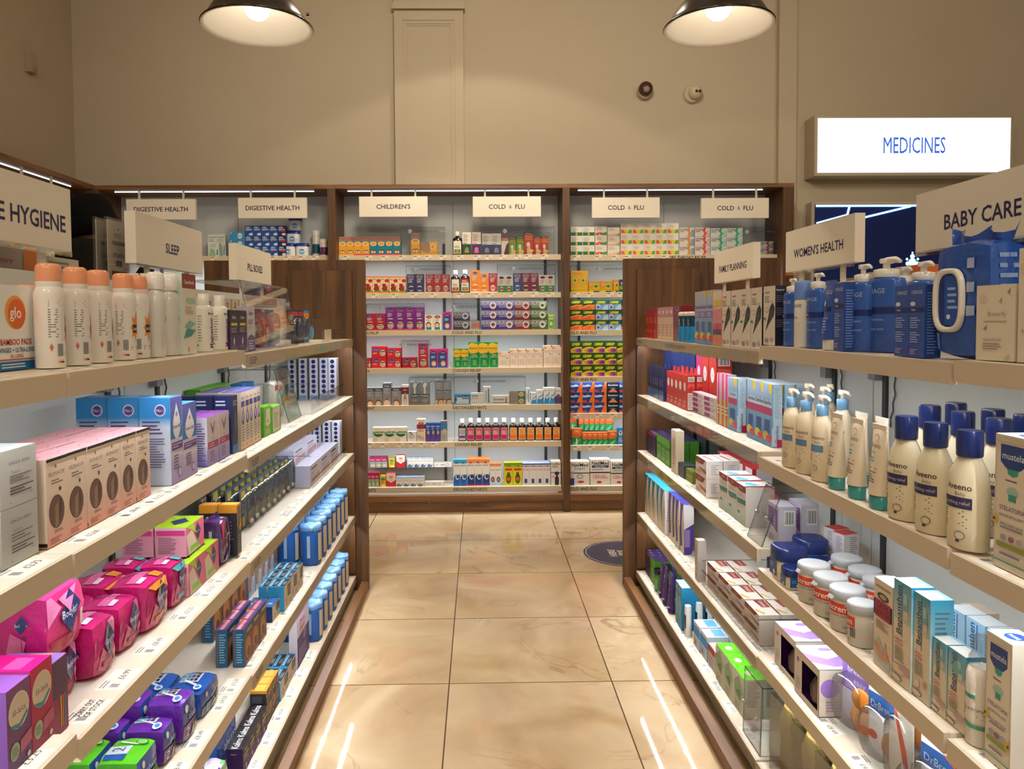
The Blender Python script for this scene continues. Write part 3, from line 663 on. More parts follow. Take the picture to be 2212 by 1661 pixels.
def k_round(s, w, d, h):
    """lathe-turned container: body profile, closure profile, optional pump, label on the front"""
    r = w / 2; ey = d / w; hb = h * s.get('hb', .8); m = s.get('m', 'gloss_plastic')
    prof = [(a * r, b_ * hb) for a, b_ in s['prof']]
    q = MB(); q.lathe(prof, s['c'], m, 24, ey, s.get('bands'))
    z0, z1 = s.get('lab', (.06, .8)); span = s.get('span', 150)
    if s.get('F'):
        sf = curved(interp(prof), z0 * hb, z1 * hb, ey, span); decals(q, sf, 2 * r * math.sin(min(math.radians(span) / 2, 1.5)) * (1.15 if span < 160 else 1.4), (z1 - z0) * hb, s['F'], nu=10, m=s.get('lm', m))
    if s.get('S'):                                     # print on the side turned to the camera
        for sg in (-1, 1):
            a0 = sg * math.radians(s.get('sa', 62))
            sf0 = curved(interp(prof), z0 * hb, z1 * hb, ey, 70)
            def sf(u, v, k, a0=a0):
                p = sf0(u, v, k); x, y = p.x, p.y / ey; return Vector((x * math.cos(a0) - y * math.sin(a0), ey * (x * math.sin(a0) + y * math.cos(a0)), p.z))
            decals(q, sf, r * 1.2, (z1 - z0) * hb, s['S'], nu=5, m=s.get('lm', m))
    parts = [('body', q)]
    hc = h - hb
    if s.get('cap'):
        q = MB(); cp = [(a * r, hb + b_ * hc) for a, b_ in s['cap']]
        q.lathe(cp, s.get('cc', 'fff'), s.get('cm', 'gloss_plastic'), 24, s.get('cey', 1), s.get('cbands')); parts.append((s.get('capn', 'cap'), q))
    if s.get('pump'):
        q = MB(); rr_ = s['pump'] * r; zt = h
        q.lathe([(rr_ * .3, hb + hc * .45), (rr_ * .3, h - hc * .2)], s.get('pc', 'f3efe6'), 'gloss_plastic', 12)
        q.lathe([(rr_ * .55, h - hc * .25), (rr_ * .6, h - hc * .1), (rr_ * .5, h)], s.get('pc', 'f3efe6'), 'gloss_plastic', 14)
        dr = s.get('pdir', 1)
        q.tube([(0, 0, h - hc * .14), (dr * r * .7, -r * .1, h - hc * .12), (dr * r * 1.05, -r * .15, h - hc * .24)], [rr_ * .34, rr_ * .28, rr_ * .16], s.get('pc', 'f3efe6'), 'gloss_plastic', 8)
        parts.append(('pump_head', q))
    if s.get('tab'):
        q = MB(); q.box(-r * .2, r * .2, -r * 1.06, -r * .9, hb * .99, hb + hc * .25, s['cc'], 'matt_plastic'); q.warp(lambda a, b_, c: (a, b_ - .004 * (c < hb), c)); parts.append(('lid_tab', q))
    return parts
def k_tube(s, w, d, h):
    q = MB(); hc = h * s.get('hc', .14); m = s.get('m', 'gloss_plastic'); P = []; n, nv = 24, 10
    def dep(t): return d * (1 - t) ** .8 + .002
    def wid(t): return w * (.9 + .1 * t)
    for j in range(nv + 1):
        t = j / nv
        for i in range(n):
            a = 2 * math.pi * i / n; P.append((wid(t) / 2 * math.cos(a), dep(t) / 2 * math.sin(a), hc + t * (h - hc)))
    q.mesh_grid(P, n, nv, s['c'], m, True, True); q.face(P[-n:], s['c'], m)
    def sf(u, v, k):
        t = v; x = (u - .5) * 1.7; return Vector((x / 2 * wid(t), -dep(t) / 2 * math.sqrt(max(.02, 1 - x * x)) - k * 2 - .0004, hc + t * (h - hc)))
    decals(q, sf, w * .85, h - hc, s.get('F', []), nu=6, m=m)
    q2 = MB(); q2.lathe([(w * .43, 0), (w * .45, hc * .1), (w * .45, hc * .95), (w * .4, hc)], s.get('cc', 'fff'), 'gloss_plastic', 24, min(1, d / w))
    q3 = MB(); q3.box(-w * .5, w * .5, -.0016, .0016, h - .004, h + .007, s.get('t', s['c']), m)
    return [('body', q), ('cap', q2), ('crimp', q3)]
def superround(q, w, d, z0, z1, col, m, e=4.0, n=32, inset=.0, top=True):
    P = []
    lv = [(1 - inset, z0), (1, z0 + (z1 - z0) * .12), (1, z0 + (z1 - z0) * .86), (.94, z0 + (z1 - z0) * .97), (.85, z1)]
    for f, z in lv:
        for i in range(n):
            a = 2 * math.pi * i / n; ca, sa = math.cos(a), math.sin(a)
            r = (abs(ca) ** e + abs(sa) ** e) ** (-1 / e)
            P.append((f * w / 2 * r * ca, f * d / 2 * r * sa, z))
    q.mesh_grid(P, n, len(lv) - 1, col, m, True, True); q.face(P[-n:], col, m); q.face(list(reversed(P[:n])), col, m)
def k_pot(s, w, d, h):
    q = MB(); hb = h * .66; superround(q, w * .94, d * .94, 0, hb, s['c'], 'gloss_plastic', 3.2, inset=.06)
    for sg, rot in ((0, 0), (-1, 1), (1, 1)):
        if sg == 0: sf = flat((-w * .36, -d * .478, h * .05), (w * .72, 0, 0), (0, 0, h * .55))
        else: sf = flat((sg * w * .478, -sg * d * .36, h * .05), (0, sg * d * .72, 0), (0, 0, h * .55))
        decals(q, sf, w * .72, h * .55, [('r', 0, .12, .78, 1, '1d4fa0'), ('e', .5, .3, .13, .13, 'f4f0e2'), ('L', .1, .5, .6, .8, 3, '7fb0e0')], m='gloss_plastic')
    q2 = MB(); superround(q2, w, d, hb * .93, h, s['cc'], 'gloss_plastic', 3.6)
    return [('pot', q), ('lid', q2)]
def k_tub(s, w, d, h):
    r = w / 2
    q = MB(); q.lathe([(r * .9, 0), (r * .98, h * .04), (r, h * .3), (r * .97, h * .5), (r, h * .86), (r * .96, h * .9)], '1d5aa8', 'gloss_plastic', 24)
    sf = curved(lambda z: r * 1.0, h * .12, h * .8, 1, 70)
    decals(q, sf, r * 1.2, h * .68, [('r', 0, 0, 1, 1, 'd9cbb2'), ('L', .08, .1, .92, .9, 14, '8b8371')], nu=6, m='printed_card')
    q.box(-r * 1.005, -r * .985, -.006, .006, h * .2, h * .75, 'a9c6e6', 'gloss_plastic')
    q.box(r * .985, r * 1.005, -.006, .006, h * .2, h * .75, 'a9c6e6', 'gloss_plastic')
    q2 = MB(); n = 28; P = []
    for f, z in ((1.0, h * .86), (1.03, h * .93), (.98, h), (.5, h * 1.004)):
        for i in range(n):
            a = 2 * math.pi * i / n; P.append((r * f * math.cos(a), r * f * math.sin(a), z + (h * .012 * math.sin(a * 5) if f > .9 else 0)))
    q2.mesh_grid(P, n, 3, '6fa5dc', 'wrapper_film', True, True); q2.face(P[-n:], '8fbde8', 'wrapper_film')
    q3 = MB()
    for k in range(6):
        a = k * math.pi / 3 + .3; s0 = len(q3.v); q3.lathe([(.0005, -.001), (.011, 0), (.0005, .001)], 'cfe0f2', 'wrapper_film', 8, .5)
        q3.warp(lambda x, y, z, a=a: (r * 1.01 * math.cos(a) - x * math.sin(a), r * 1.01 * math.sin(a) + x * math.cos(a), h * .88 + y), s0)
    return [('canister', q), ('shrink_lid', q2), ('seal_tab', q3)]
def k_blister(s, w, d, h):
    """printed card with a clear moulded shell and what shows through it"""
    q = MB(); q.box(-w / 2, w / 2, d / 2 - .0012, d / 2, 0, h, s['c'], 'printed_card')
    if s.get('F'): decals(q, flat((-w / 2, d / 2 - .0012, 0), (w, 0, 0), (0, 0, h)), w, h, s['F'])
    parts = [('card', q)]
    q = MB(); b0, b1 = s.get('dome', (.06, .8)); P = []; n = 20
    for f, y in ((.95, d / 2 - .0015), (.9, -d * .3), (.7, -d / 2)):
        for i in range(n):
            a = 2 * math.pi * i / n; e = 4; ca, sa = math.cos(a), math.sin(a); r = (abs(ca) ** e + abs(sa) ** e) ** (-1 / e)
            P.append((f * w / 2 * r * ca, y, h * (b0 + b1) / 2 + f * h * (b1 - b0) / 2 * r * sa))
    q.mesh_grid(P, n, 2, 'fff', 'clear_blister', True, True); q.face(P[-n:], 'fff', 'clear_blister'); parts.append(('clear_shell', q))
    for nm, cx_, cz_, rx_, rz_, c in s.get('inside', ()):
        q = MB(); q.lathe([(math.sin(a * math.pi / 8) + .01, -math.cos(a * math.pi / 8)) for a in range(9)], c, 'gloss_plastic', 14)
        q.warp(lambda x, y, z: (cx_ * w + x * rx_ * w, y * d * .22 - d * .06, h * cz_ + z * rz_ * h)); parts.append((nm, q))
    return parts
def k_wipes(s, w, d, h):
    parts = k_pack(dict(s, kk=.3, seal=0), w, d, h)
    q = parts[0][1]
    q2 = MB(); P = []; n = 32                          # moulded lid ring on the front
    for fx, fz, y in ((1, 1, 0), (1, 1, -.006), (.88, .93, -.009), (.72, .84, -.006), (.7, .83, -.001)):
        for i in range(n):
            a = 2 * math.pi * i / n; e = 3.2; ca, sa = math.cos(a), math.sin(a); r = (abs(ca) ** e + abs(sa) ** e) ** (-1 / e)
            P.append((s['lx'] * w + fx * w * .27 * r * ca, -d / 2 - .001 + y, h * .5 + fz * h * .27 * r * sa))
    q2.mesh_grid(P, n, 4, 'f1ebdc', 'gloss_plastic', True, True)
    q3 = MB(); q3.box(s['lx'] * w - w * .19, s['lx'] * w + w * .19, -d / 2 - .0035, -d / 2 + .002, h * .29, h * .71, '2b57b0', 'gloss_plastic')
    decals(q3, flat((s['lx'] * w - w * .19, -d / 2 - .0035, h * .29), (w * .38, 0, 0), (0, 0, h * .42)), w * .38, h * .42, [('r', .05, 0, .3, 1, '1a3480'), ('e', .5, .17, .05, .05, 'eee'), ('L', .45, .3, .95, .8, 4, '9fb8e8')], m='gloss_plastic')
    q4 = MB(); P = [(-.5 * w + w * i / 16, .004 * math.sin(i * 1.3), h * .93 + (.012 if i in (0, 16) else 0)) for i in range(17)]
    P += [(x * 1.02, y + .012 * math.sin(i * .9), z + .03 + .008 * math.sin(i * .8)) for i, (x, y, z) in enumerate(P)]
    q4.mesh_grid(P, 16, 1, s['c'], 'wrapper_film')
    return parts + [('lid_ring', q2), ('lid_panel', q3), ('crimp', q4)]
def k_window(s, w, d, h):
    """carton with a die-cut window on the front and one end, purple lining and a clear-domed bottle inside"""
    q = MB(); t = .0012; c = s['c']; li = s['lin']
    q.box(-w / 2, w / 2, -d / 2, d / 2, 0, t, c); q.box(-w / 2, w / 2, -d / 2, d / 2, h - t, h, c, cols={'T': 'f4f0f8'})
    q.box(-w / 2, w / 2, d / 2 - t, d / 2, 0, h, c, cols={'F': li})
    q.box(-w / 2, -w / 2 + t, -d / 2, d / 2, 0, h, c, cols={'R': li}); q.box(w / 2 - t, w / 2, -d / 2, d / 2, 0, h, c, cols={'L': li})
    for x0, x1, z0, z1 in ((-w / 2, -w * .2, 0, h), (w * .46, w / 2, 0, h), (-w * .2, w * .46, 0, h * .1), (-w * .2, w * .46, h * .84, h)):
        q.box(x0, x1, -d / 2, -d / 2 + t, z0, z1, c)
    q.box(-w / 2 + t, w / 2 - t, -d / 2 + t, d / 2 - t, t, t * 2, li)
    fs = box_faces(w, d, h)
    decals(q, *fs['F'], [('e', .15, .78, .055, .055, '8a5aa8'), ('L', .05, .12, .26, .4, 5, 'a99bb0')])
    decals(q, *fs['T'], [('p', [(.3, 0), (.6, .5), (.45, 1), (.85, 1), (.9, .5), (.7, 0)], 'a884d8'), ('e', .2, .7, .1, .2, 'b497e0')])
    decals(q, *fs['R'], [('e', .3, .6, .2, .2, 'a884d8'), ('L', .2, .1, .8, .35, 4, 'b9a8d8')]); decals(q, *fs['L'], [('r', 0, 0, 1, 1, '9b74d2', 'b79be4'), ('t', 'breathe', .5, .6, .14, 'f6f0fc', .8, 0, 0), ('t', 'easy', .5, .38, .14, 'f6f0fc', .5, 0, 0)])
    q2 = MB(); R_ = min(w * .28, d * .4, h * .3)
    q2.lathe([(R_ * .6, .004), (R_, h * .12), (R_, h * .4), (R_ * .8, h * .5), (R_ * .35, h * .62), (R_ * .15, h * .72)], s['in'], 'gloss_plastic', 18, ctr=(w * .12, 0))
    q3 = MB(); q3.lathe([(R_ * 1.1, .003), (R_ * 1.15, h * .44), (R_ * .9, h * .6), (R_ * .4, h * .78)], 'fff', 'clear_blister', 18, ctr=(w * .12, 0))
    return [('carton', q), ('feeding_bottle', q2), ('clear_dome', q3)]
def k_syrup(s, w, d, h):
    q = MB(); hb = h * .84; superround(q, w, d, 0, hb * .86, '1c0a06', 'syrup_glass', 3.4, inset=.04)
    q.lathe([(w * .36, hb * .83), (w * .26, hb * .9), (w * .17, hb * .95), (w * .17, hb)], '1c0a06', 'syrup_glass', 18)
    sf = flat((-w * .43, -d / 2 - .0006, hb * .06), (w * .86, 0, 0), (0, 0, hb * .66)); decals(q, sf, w * .86, hb * .66, s['F'])
    q2 = MB(); q2.lathe([(w * .24, hb * .97), (w * .25, h * .985), (w * .22, h)], 'e9e9e6', 'matt_plastic', 18)
    return [('bottle', q), ('cap', q2)]
def k_bag(s, w, d, h):
    return k_pack(dict(s, kk=.5, amp=s.get('amp', .05)), w, d, h)
def k_stick(s, w, d, h):
    """toothbrush-like travel pack: navy insert in a white sleeve"""
    q = MB(); superround(q, w, d, 0, h, 'f0efec', 'gloss_plastic', 3)
    q2 = MB(); q2.box(-w * .36, w * .36, -d * .53, -d * .4, h * .25, h * .7, '18223f', 'gloss_plastic')
    return [('sleeve', q), ('insert', q2)]
def k_loofah(s, w, d, h):
    q = MB()
    for a, b_, c, e in ((-w / 2, w / 2, -d / 2, -d / 2 + .001), (-w / 2, w / 2, d / 2 - .001, d / 2)): q.box(a, b_, c, e, 0, h, 'fff', 'clear_blister')
    for a in (-w / 2, w / 2 - .001): q.box(a, a + .001, -d / 2, d / 2, 0, h, 'fff', 'clear_blister')
    q2 = MB(); q2.lathe([(w * .3, .004), (w * .38, h * .2), (w * .33, h * .5), (w * .37, h * .75), (w * .25, h * .93)], 'a98f52', 'fabric', 20, .7)
    q2.warp(lambda x, y, z: (x * (1 + .1 * math.sin(z * 190 + x * 150)), y * (1 + .1 * math.sin(z * 140)), z))
    q3 = MB(); q3.box(-w * .48, w * .48, d * .36, d * .37, h * .04, h * .9, '5e4a20', 'printed_card'); decals(q3, flat((-w * .48, d * .36, h * .04), (w * .96, 0, 0), (0, 0, h * .86)), w, h, [('r', .2, .6, .8, .8, 'e8e2d0'), ('L', .2, .1, .8, .5, 8, 'cdbf90')])
    return [('clear_box', q), ('loofah', q2), ('insert_card', q3)]
KIND = dict(box=k_box, pack=k_pack, round=k_round, tube=k_tube, pot=k_pot, tub=k_tub, blister=k_blister, wipes=k_wipes, window=k_window, syrup=k_syrup, bag=k_bag, stick=k_stick, loofah=k_loofah)
# ------------------------------------------------------------------ placing
P = {}
_proto = {}
LABELS = {}
ORD = ['first', 'second', 'third', 'fourth', 'fifth', 'sixth', 'seventh', 'eighth', 'ninth', 'tenth', 'eleventh', 'twelfth', 'thirteenth']
def put(key, dims, loc, rz, label, group=None):
    s = P[key]; dims = tuple(round(max(a, .006), 3) for a in dims); k = (key, dims)
    if k not in _proto:
        _proto[k] = [(nm, q.mesh(nm)) for nm, q in KIND[s['k']](s, *dims)]
    pts = _proto[k]
    if len(pts) == 1: o = D2.objects.new(s['n'], pts[0][1]); COL.objects.link(o)
    else:
        o = D2.objects.new(s['n'], None); o.empty_display_size = .03; COL.objects.link(o)
        for nm, me in pts:
            c = D2.objects.new(nm, me); COL.objects.link(c); c.parent = o
    o.location = loc; o.rotation_euler = (0, 0, rz)
    if label in LABELS: LABELS[label] += 1
    else: LABELS[label] = 1
    tag(o, label, s.get('cat', 'box'), group or label.split(' on ')[0] + ' row'); return o
CR = {'A': (0, 300, .33715), 'B': (380, 400, .25286), 'C': (0, 800, .25286), 'D': (380, 740, .25286), 'E': (0, 1160, .30157), 'G': (360, 1100, .33768),
      'H': (1360, 480, .25286), 'I': (1660, 400, .33233), 'J': (1360, 860, .25286), 'K': (1660, 800, .27697), 'M': (1360, 1160, .30158), 'N': (1660, 1160, .30164),
      'O': (720, 390, .23508), 'P': (770, 640, .20796), 'Q': (770, 870, .20796), 'S': (1200, 390, .23508), 'T': (1200, 560, .33133), 'U': (160, 380, .26221), 'X': (0, 0, 1)}
def pt(cr, p): a = CR[cr]; return a[0] + p[0] * a[2], a[1] + p[1] * a[2]
SHELF = ['top', 'second', 'third', 'fourth', 'bottom']
def where(code): return SHELF[int(code[2]) - 1] + (' pads-gondola shelf' if code[0] == 'L' else ' baby-gondola shelf')
def zof(code): return (LZ if code[0] == 'L' else RZ_)[code[1]][int(code[2]) - 1] + .0019
def lab(desc, wh, i=0, n=1, r=0, rows=1, l=0, lays=1, frm='camera'):
    t = desc + ' on ' + wh
    if n > 1: t += ', ' + ORD[i] + ' from ' + frm
    if rows > 1: t += ', ' + ('front' if r == 0 else 'rear' if r == rows - 1 else ORD[r]) + ' row'
    if lays > 1: t += ', ' + ('bottom' if l == 0 else 'top' if l == lays - 1 else 'middle' if lays == 3 else ORD[l]) + ' tier'
    return t
def G(code, key, cr, near, far, top, d, desc, n=1, rows=1, lays=1, X=None, w=None, gap=.0, z=None, rgap=.003, step=0, h=None):
    """a row on a gondola shelf: front-bottom corners near/far and a point of the front-top edge, measured on a sheet"""
    L_ = code[0] == 'L'; z = zof(code) if z is None else z
    def yy(p):
        if isinstance(p, tuple):
            a = pt(cr, p); return onz(a[0], a[1], z) if X is None else onx(a[0], a[1], X)
        return None
    a, b_ = yy(near), yy(far)
    xs = [p.x for p in (a, b_) if p]; xf = X if X is not None else sum(xs) / len(xs)
    if L_: xf = min(xf, LX - .008)
    else: xf = max(xf, RX + .008)
    y0 = a.y if a else None; y1 = b_.y if b_ else None
    if y0 is None: y0 = y1 - w
    if y1 is None: y1 = y0 + w
    if code[1] == 'A': y1 = min(y1, 3.655 if L_ else 3.672)
    if h is None:
        tp = pt(cr, top); h = onx(tp[0], tp[1], xf).z - z
    wi = (y1 - y0) / n; sg = -1 if L_ else 1; rz = H90 if L_ else -H90
    for r in range(rows):
        for l in range(lays):
            for i in range(n):
                jx = random.uniform(-.0015, .0015) if n > 1 else 0
                put(key, (wi - .0015 - gap, d, h / lays - .0008), (xf + sg * (d / 2 + r * (d + rgap)) + jx + sg * .002, y0 + wi * (i + .5) + r * step, z + l * h / lays), rz, lab(desc, where(code), i, n, r, rows, l, lays))
def Cs(code, key, cr, pts, top, w, d, desc, X=None, h=None, z=None, row='', turn=0):
    """single round things: visible foot points measured on a sheet"""
    L_ = code[0] == 'L'; z = zof(code) if z is None else z
    for i, p in enumerate(pts):
        a = pt(cr, p)
        if X is None: q = onz(a[0], a[1], z); q = q + Vector((q.x, q.y, 0)).normalized() * (d * .5)
        else: q = onx(a[0], a[1], X)
        if i == 0 and h is None:
            tp = pt(cr, top); q0 = q; h = onx(tp[0], tp[1], q.x).z - z
        xx = min(q.x, LX - .008 - d / 2) if L_ else max(q.x, RX + .008 + d / 2)
        o = put(key, (w, d, h), (xx, q.y, z), (H90 if L_ else -H90) + (turn[i] if isinstance(turn, tuple) else turn), lab(desc, where(code) + row, i, len(pts)))
def Bk(cab, k, key, cr, x0, x1, ytop, d, desc, n=1, rows=1, lays=1, yf=5.285, gap=.0, lift=0.0, rgap=.002, skew=0):
    zs = (MID if cab in 'mf' else RGT)[k]; z = zs + lift; ybase = 700
    a = pt(cr, (x0, 0)); b_ = pt(cr, (x1, 0)); yt = pt(cr, (0, ytop))[1]
    yb = 692 + (EYE - z) * F_PX / yf
    X0, X1 = ony(a[0], yb, yf).x, ony(b_[0], yb, yf).x; h = ony((a[0] + b_[0]) / 2, yt, yf).z - z
    wi = (X1 - X0) / n; nm = SHELF if len(zs.__str__()) < 0 else ['top', 'second', 'third', 'fourth', 'fifth', 'sixth', 'bottom']
    wh = nm[k] + {'m': ' centre-cabinet shelf', 'r': ' end-cabinet shelf', 'f': ' corner-cabinet shelf'}[cab]
    d = min(d, (5.170 + CDP - .012 - yf) / rows - rgap)
    for r in range(rows):
        for l in range(lays):
            for i in range(n):
                put(key, (wi - .0012 - gap, d, h / lays - .0006), (X0 + wi * (i + .5) + skew * l, yf + d / 2 + r * (d + rgap), z + l * h / lays), 0, lab(desc, wh, i, n, r, rows, l, lays, 'left'))
# ================================================================== printed designs, pads gondola
def bx(key, name, c, F=(), cat='box', **k): P[key] = dict(k=k.pop('k', 'box'), n=name, cat=cat, c=c, F=list(F), **k)
CREAM = 'f3ecdd'
bx('glo', 'pad_box', 'f4f1ea', [('e', .5, .68, .2, .2, 'f2a31c'), ('e', .53, .66, .17, .18, 'e8682a'), ('t', 'glo', .5, .68, .13, 'fff', .5, 0, .01), ('t', 'BAMBOO PADS', .5, .33, .07, 'b53030', .8), ('t', 'WINGED + ULTRA-LONG', .5, .235, .055, '2a5f9c', .95), ('t', 'XL LONG', .5, .165, .04, 'b53030', .5), ('r', .02, .115, .98, .13, 'c04a4a'), ('r', 0, 0, 1, .1, '1f6fae'), ('L', .1, .02, .9, .085, 2, 'dfeaf4')], m='printed_card')
P['fem'] = dict(k='round', n='spray_can', cat='can', c='f4f0e8', hb=.78, prof=[(.94, 0), (1, .015), (1, .88), (.98, .93), (.86, .985), (.8, 1)], cap=[(.83, -.02), (.85, .15), (.86, .2), (.86, .75), (.8, .9), (.6, .98), (.2, 1)], cc='f5a67c', cbands=['f7f2ea', 'f7f2ea', 'f5a67c', 'f5a67c', 'f5a67c', 'f5a67c'],
               lab=(.04, .86), F=[('p', [(.3, .52), (.42, .6), (.36, .74), (.52, .68), (.66, .82), (.68, .64), (.86, .66), (.74, .52), (.86, .4), (.66, .42), (.6, .26), (.5, .4), (.34, .36), (.42, .48)], 'f08a2a'), ('r', .4, .44, .84, .58, '2a2320'), ('t', 'femfresh', .62, .51, .07, 'f4eee2', .4, 0, 0), ('L', .3, .12, .75, .2, 2, '999')],
               S=[('L', .1, .86, .9, .97, 4, 'e08a5a'), ('L', .08, .4, .7, .84, 12, '8d857a'), ('b', .5, .1, .92, .34), ('p', [(.22, .2), (.32, .26), (.22, .32), (.12, .26)], 'd86a5a'), ('e', .6, .04, .02, .014, 'f0a030'), ('e', .72, .04, .02, .014, 'd83a30'), ('e', .84, .04, .02, .014, '333')], span=110)
P['wash'] = dict(k='round', n='wash_bottle', cat='bottle', c='e4e2da', hb=.8, prof=[(.9, 0), (1, .03), (1, .8), (.94, .92), (.6, .99), (.5, 1)], cap=[(.7, -.04), (.76, .1), (.76, .55), (.68, .85), (.45, .98), (.1, 1)], cc='f6f4ef', lab=(.08, .8), F=[('p', [(.3, .6), (.5, .86), (.8, .8), (.7, .5), (.4, .4)], 'f2eee6'), ('r', .42, .6, .86, .72, 'd9d2c6'), ('t', 'femfresh', .62, .66, .06, '6b6258', .4, 0, 0), ('L', .2, .08, .8, .4, 7, 'b5aea2')])
bx('canwash', 'wash_carton', 'efe6d6', [('r', 0, .82, 1, 1, '8f3526'), ('t', 'Canesfresh', .5, .9, .05, 'efe6d6', .85), ('p', [(.05, .2), (.3, .32), (.95, .3), (.6, .22)], '3f9c92'), ('p', [(.1, .34), (.5, .42), (.95, .38), (.5, .32)], '7cc4b8'), ('r', .3, .64, .95, .7, 'a8d4c4'), ('L', .2, .5, .8, .6, 4, 'c0b8a8'), ('e', .4, .06, .02, .03, 'aaa')], s='f3efe4', t='f3efe4', S=[('p', [(0, 0), (.35, 0), (.1, .35), (0, .4)], '3fa59c'), ('r', .7, 0, 1, 1, 'd8eee2')])
P['mag'] = dict(k='round', n='supplement_bottle', cat='bottle', c='f3efe6', hb=.8, prof=[(.95, 0), (1, .02), (1, .9), (.92, .97), (.62, 1)], cap=[(.6, 0), (.62, .2), (.62, .95), (.56, 1)], cc='f5f2ea', lab=(.04, .88), span=120, sa=-95, F=[('t', 'Magnesium', .34, .42, .26, '6d2f86', .78, 1, .015), ('t', 'Sleep', .66, .28, .22, '2e2a30', .42, 1, .015), ('t', 'BetterYou', .5, .93, .06, '555', .7)], S=[('L', .3, .2, .7, .9, 10, '999'), ('e', .3, .12, .03, .03, '7ab84a')], span_=1, sa_=1)
KAL = [('t', 'Kalms', .5, .82, .085, 'e9e1d4', .75), ('r', .15, .6, .85, .67, 'e4c93a'), ('L', .12, .42, .9, .56, 3, 'b4a8c0'), ('e', .45, .2, .05, .1, 'e5dcec'), ('L', .1, .02, .9, .09, 2, '8d80a0')]
bx('kalms', 'sleep_aid_box', '2a2330', [('r', 0, 0, 1, .36, '4d2f6a')] + KAL, s='2c1546', t='1d1822', S=[('t', 'Kalms', .5, .8, .06, 'cfc4dc', .8, 0)], T=[('t', 'Kalms', .5, .5, .4, 'fff', .9)])
bx('kalmsl', 'sleep_aid_box', 'd5cfdf', [('t', 'Kalms', .5, .85, .085, '5a4a70', .75), ('r', .1, .5, .6, .56, 'e4c93a'), ('p', [(0, .3), (.5, .38), (1, .3), (1, 0), (0, 0)], '6a5288'), ('L', .1, .04, .9, .26, 4, 'cfc4dc'), ('L', .1, .6, .9, .72, 3, '8a80a0')], s='c2b8d2')
bx('nite', 'sleep_tablet_box', 'f0ece2', [('t', 'ZI', .4, .86, .1, '333', .6), ('p', [(.8, 1), (1, 1), (1, .7), (.85, .72)], 'e4c420'), ('L', .1, .2, .8, .6, 5, '8a86b0')], s='e2ddd4')
P['organ'] = dict(k='bag', n='travel_pack', cat='pack', c='b5342c', s='a02c28', F=[('p', [(.6, .1), (.95, .2), (.98, .9), (.7, .95)], 'e8862e'), ('r', .2, .1, .42, .8, 'eea07a'), ('e', .7, .4, .12, .12, 'e8e0da'), ('L', .1, .82, .5, .95, 2, 'f0dcd0')])
P['organb'] = dict(k='bag', n='travel_pack', cat='pack', c='8fa9c6', s='7f98b4', F=[('r', .1, .3, .6, .7, 'dfe6ee'), ('e', .75, .5, .1, .1, 'e9d4cc'), ('L', .15, .4, .55, .6, 3, '5f7898')])
bx('organbox', 'travel_box', 'ecd9c6', [('r', .3, .2, 1, .8, 'e8a888'), ('t', 'travel', .65, .5, .3, 'fff', .5)], s='e4cfba')
P['plugn'] = dict(k='blister', n='eye_mask_pack', cat='pack', c='1d2a4e', F=[('r', .1, .82, .9, .95, 'c03a30'), ('L', .2, .5, .8, .7, 3, '7f8fb0')], inside=[('mask', .5, .4, .38, .24, '22315c')])
P['plugb'] = dict(k='blister', n='ear_plug_pack', cat='pack', c='3f8fd0', F=[('r', 0, .75, 1, .92, 'e8902e'), ('r', 0, .55, 1, .72, '1c2440'), ('L', .2, .1, .8, .4, 4, 'dff')], inside=[('plug', .5, .3, .3, .2, '5fb0e8')])
bx('grace', 'tampon_box', 'b9b6ad', [('t', 'GRACE & GREEN', .52, .76, .055, '4c4a44', .62, 0, 0), ('t', 'Tampons', .42, .6, .05, '6a675e', .34, 0, -.005), ('L', .25, .4, .85, .56, 3, '77746a'), ('L', .25, .2, .9, .36, 3, '4c4a44'), ('t', 'vegan', .82, .18, .03, '333', .2, 0, 0), ('t', 'x16', .25, .08, .03, '333', .12, 0, 0)], s='c4c1b8', t='dfe5e6')
bx('gracey', 'tampon_box', 'e8b52c', [('t', 'GRACE & GREEN', .52, .76, .055, '4c4a44', .62, 0, 0), ('L', .25, .2, .9, .6, 5, '7a6420')], s='d8a520')
bx('selena', 'cup_carton', 'e8cfb2', [('r', 0, 0, 1, .34, 'e29a84', 'e8c8ae'), ('e', .46, .38, .155, .19, '4a3028'), ('e', .46, .38, .145, .18, '6a4a3e'), ('p', [(.36, .2), (.52, .22), (.56, .5), (.36, .44)], '8d7052'), ('p', [(.6, .24), (.7, .4), (.66, .52), (.58, .5)], '553830'), ('e', .45, .9, .016, .022, '6a4d52'), ('t', 'SELENACUP', .48, .82, .042, '5a4a44', .84, 0, 0), ('L', .22, .7, .82, .76, 2, '6a5a50'), ('e', .62, .63, .02, .025, '222'), ('L', .3, .14, .75, .18, 2, '6a4a40'), ('L', .1, .03, .7, .1, 3, '9a5a4a'), ('r', 0, .965, 1, 1, '1c1816')], s='d9c4ae', t='e8a9ae', T=[('p', [(.1, .3), (.5, .55), (.9, .3), (.9, .32), (.5, .57), (.1, .32)], '8a4a50')], S=[('r', .55, .02, 1, .06, '1a1614'), ('r', 0, 0, 1, .02, 'c07a6a')])
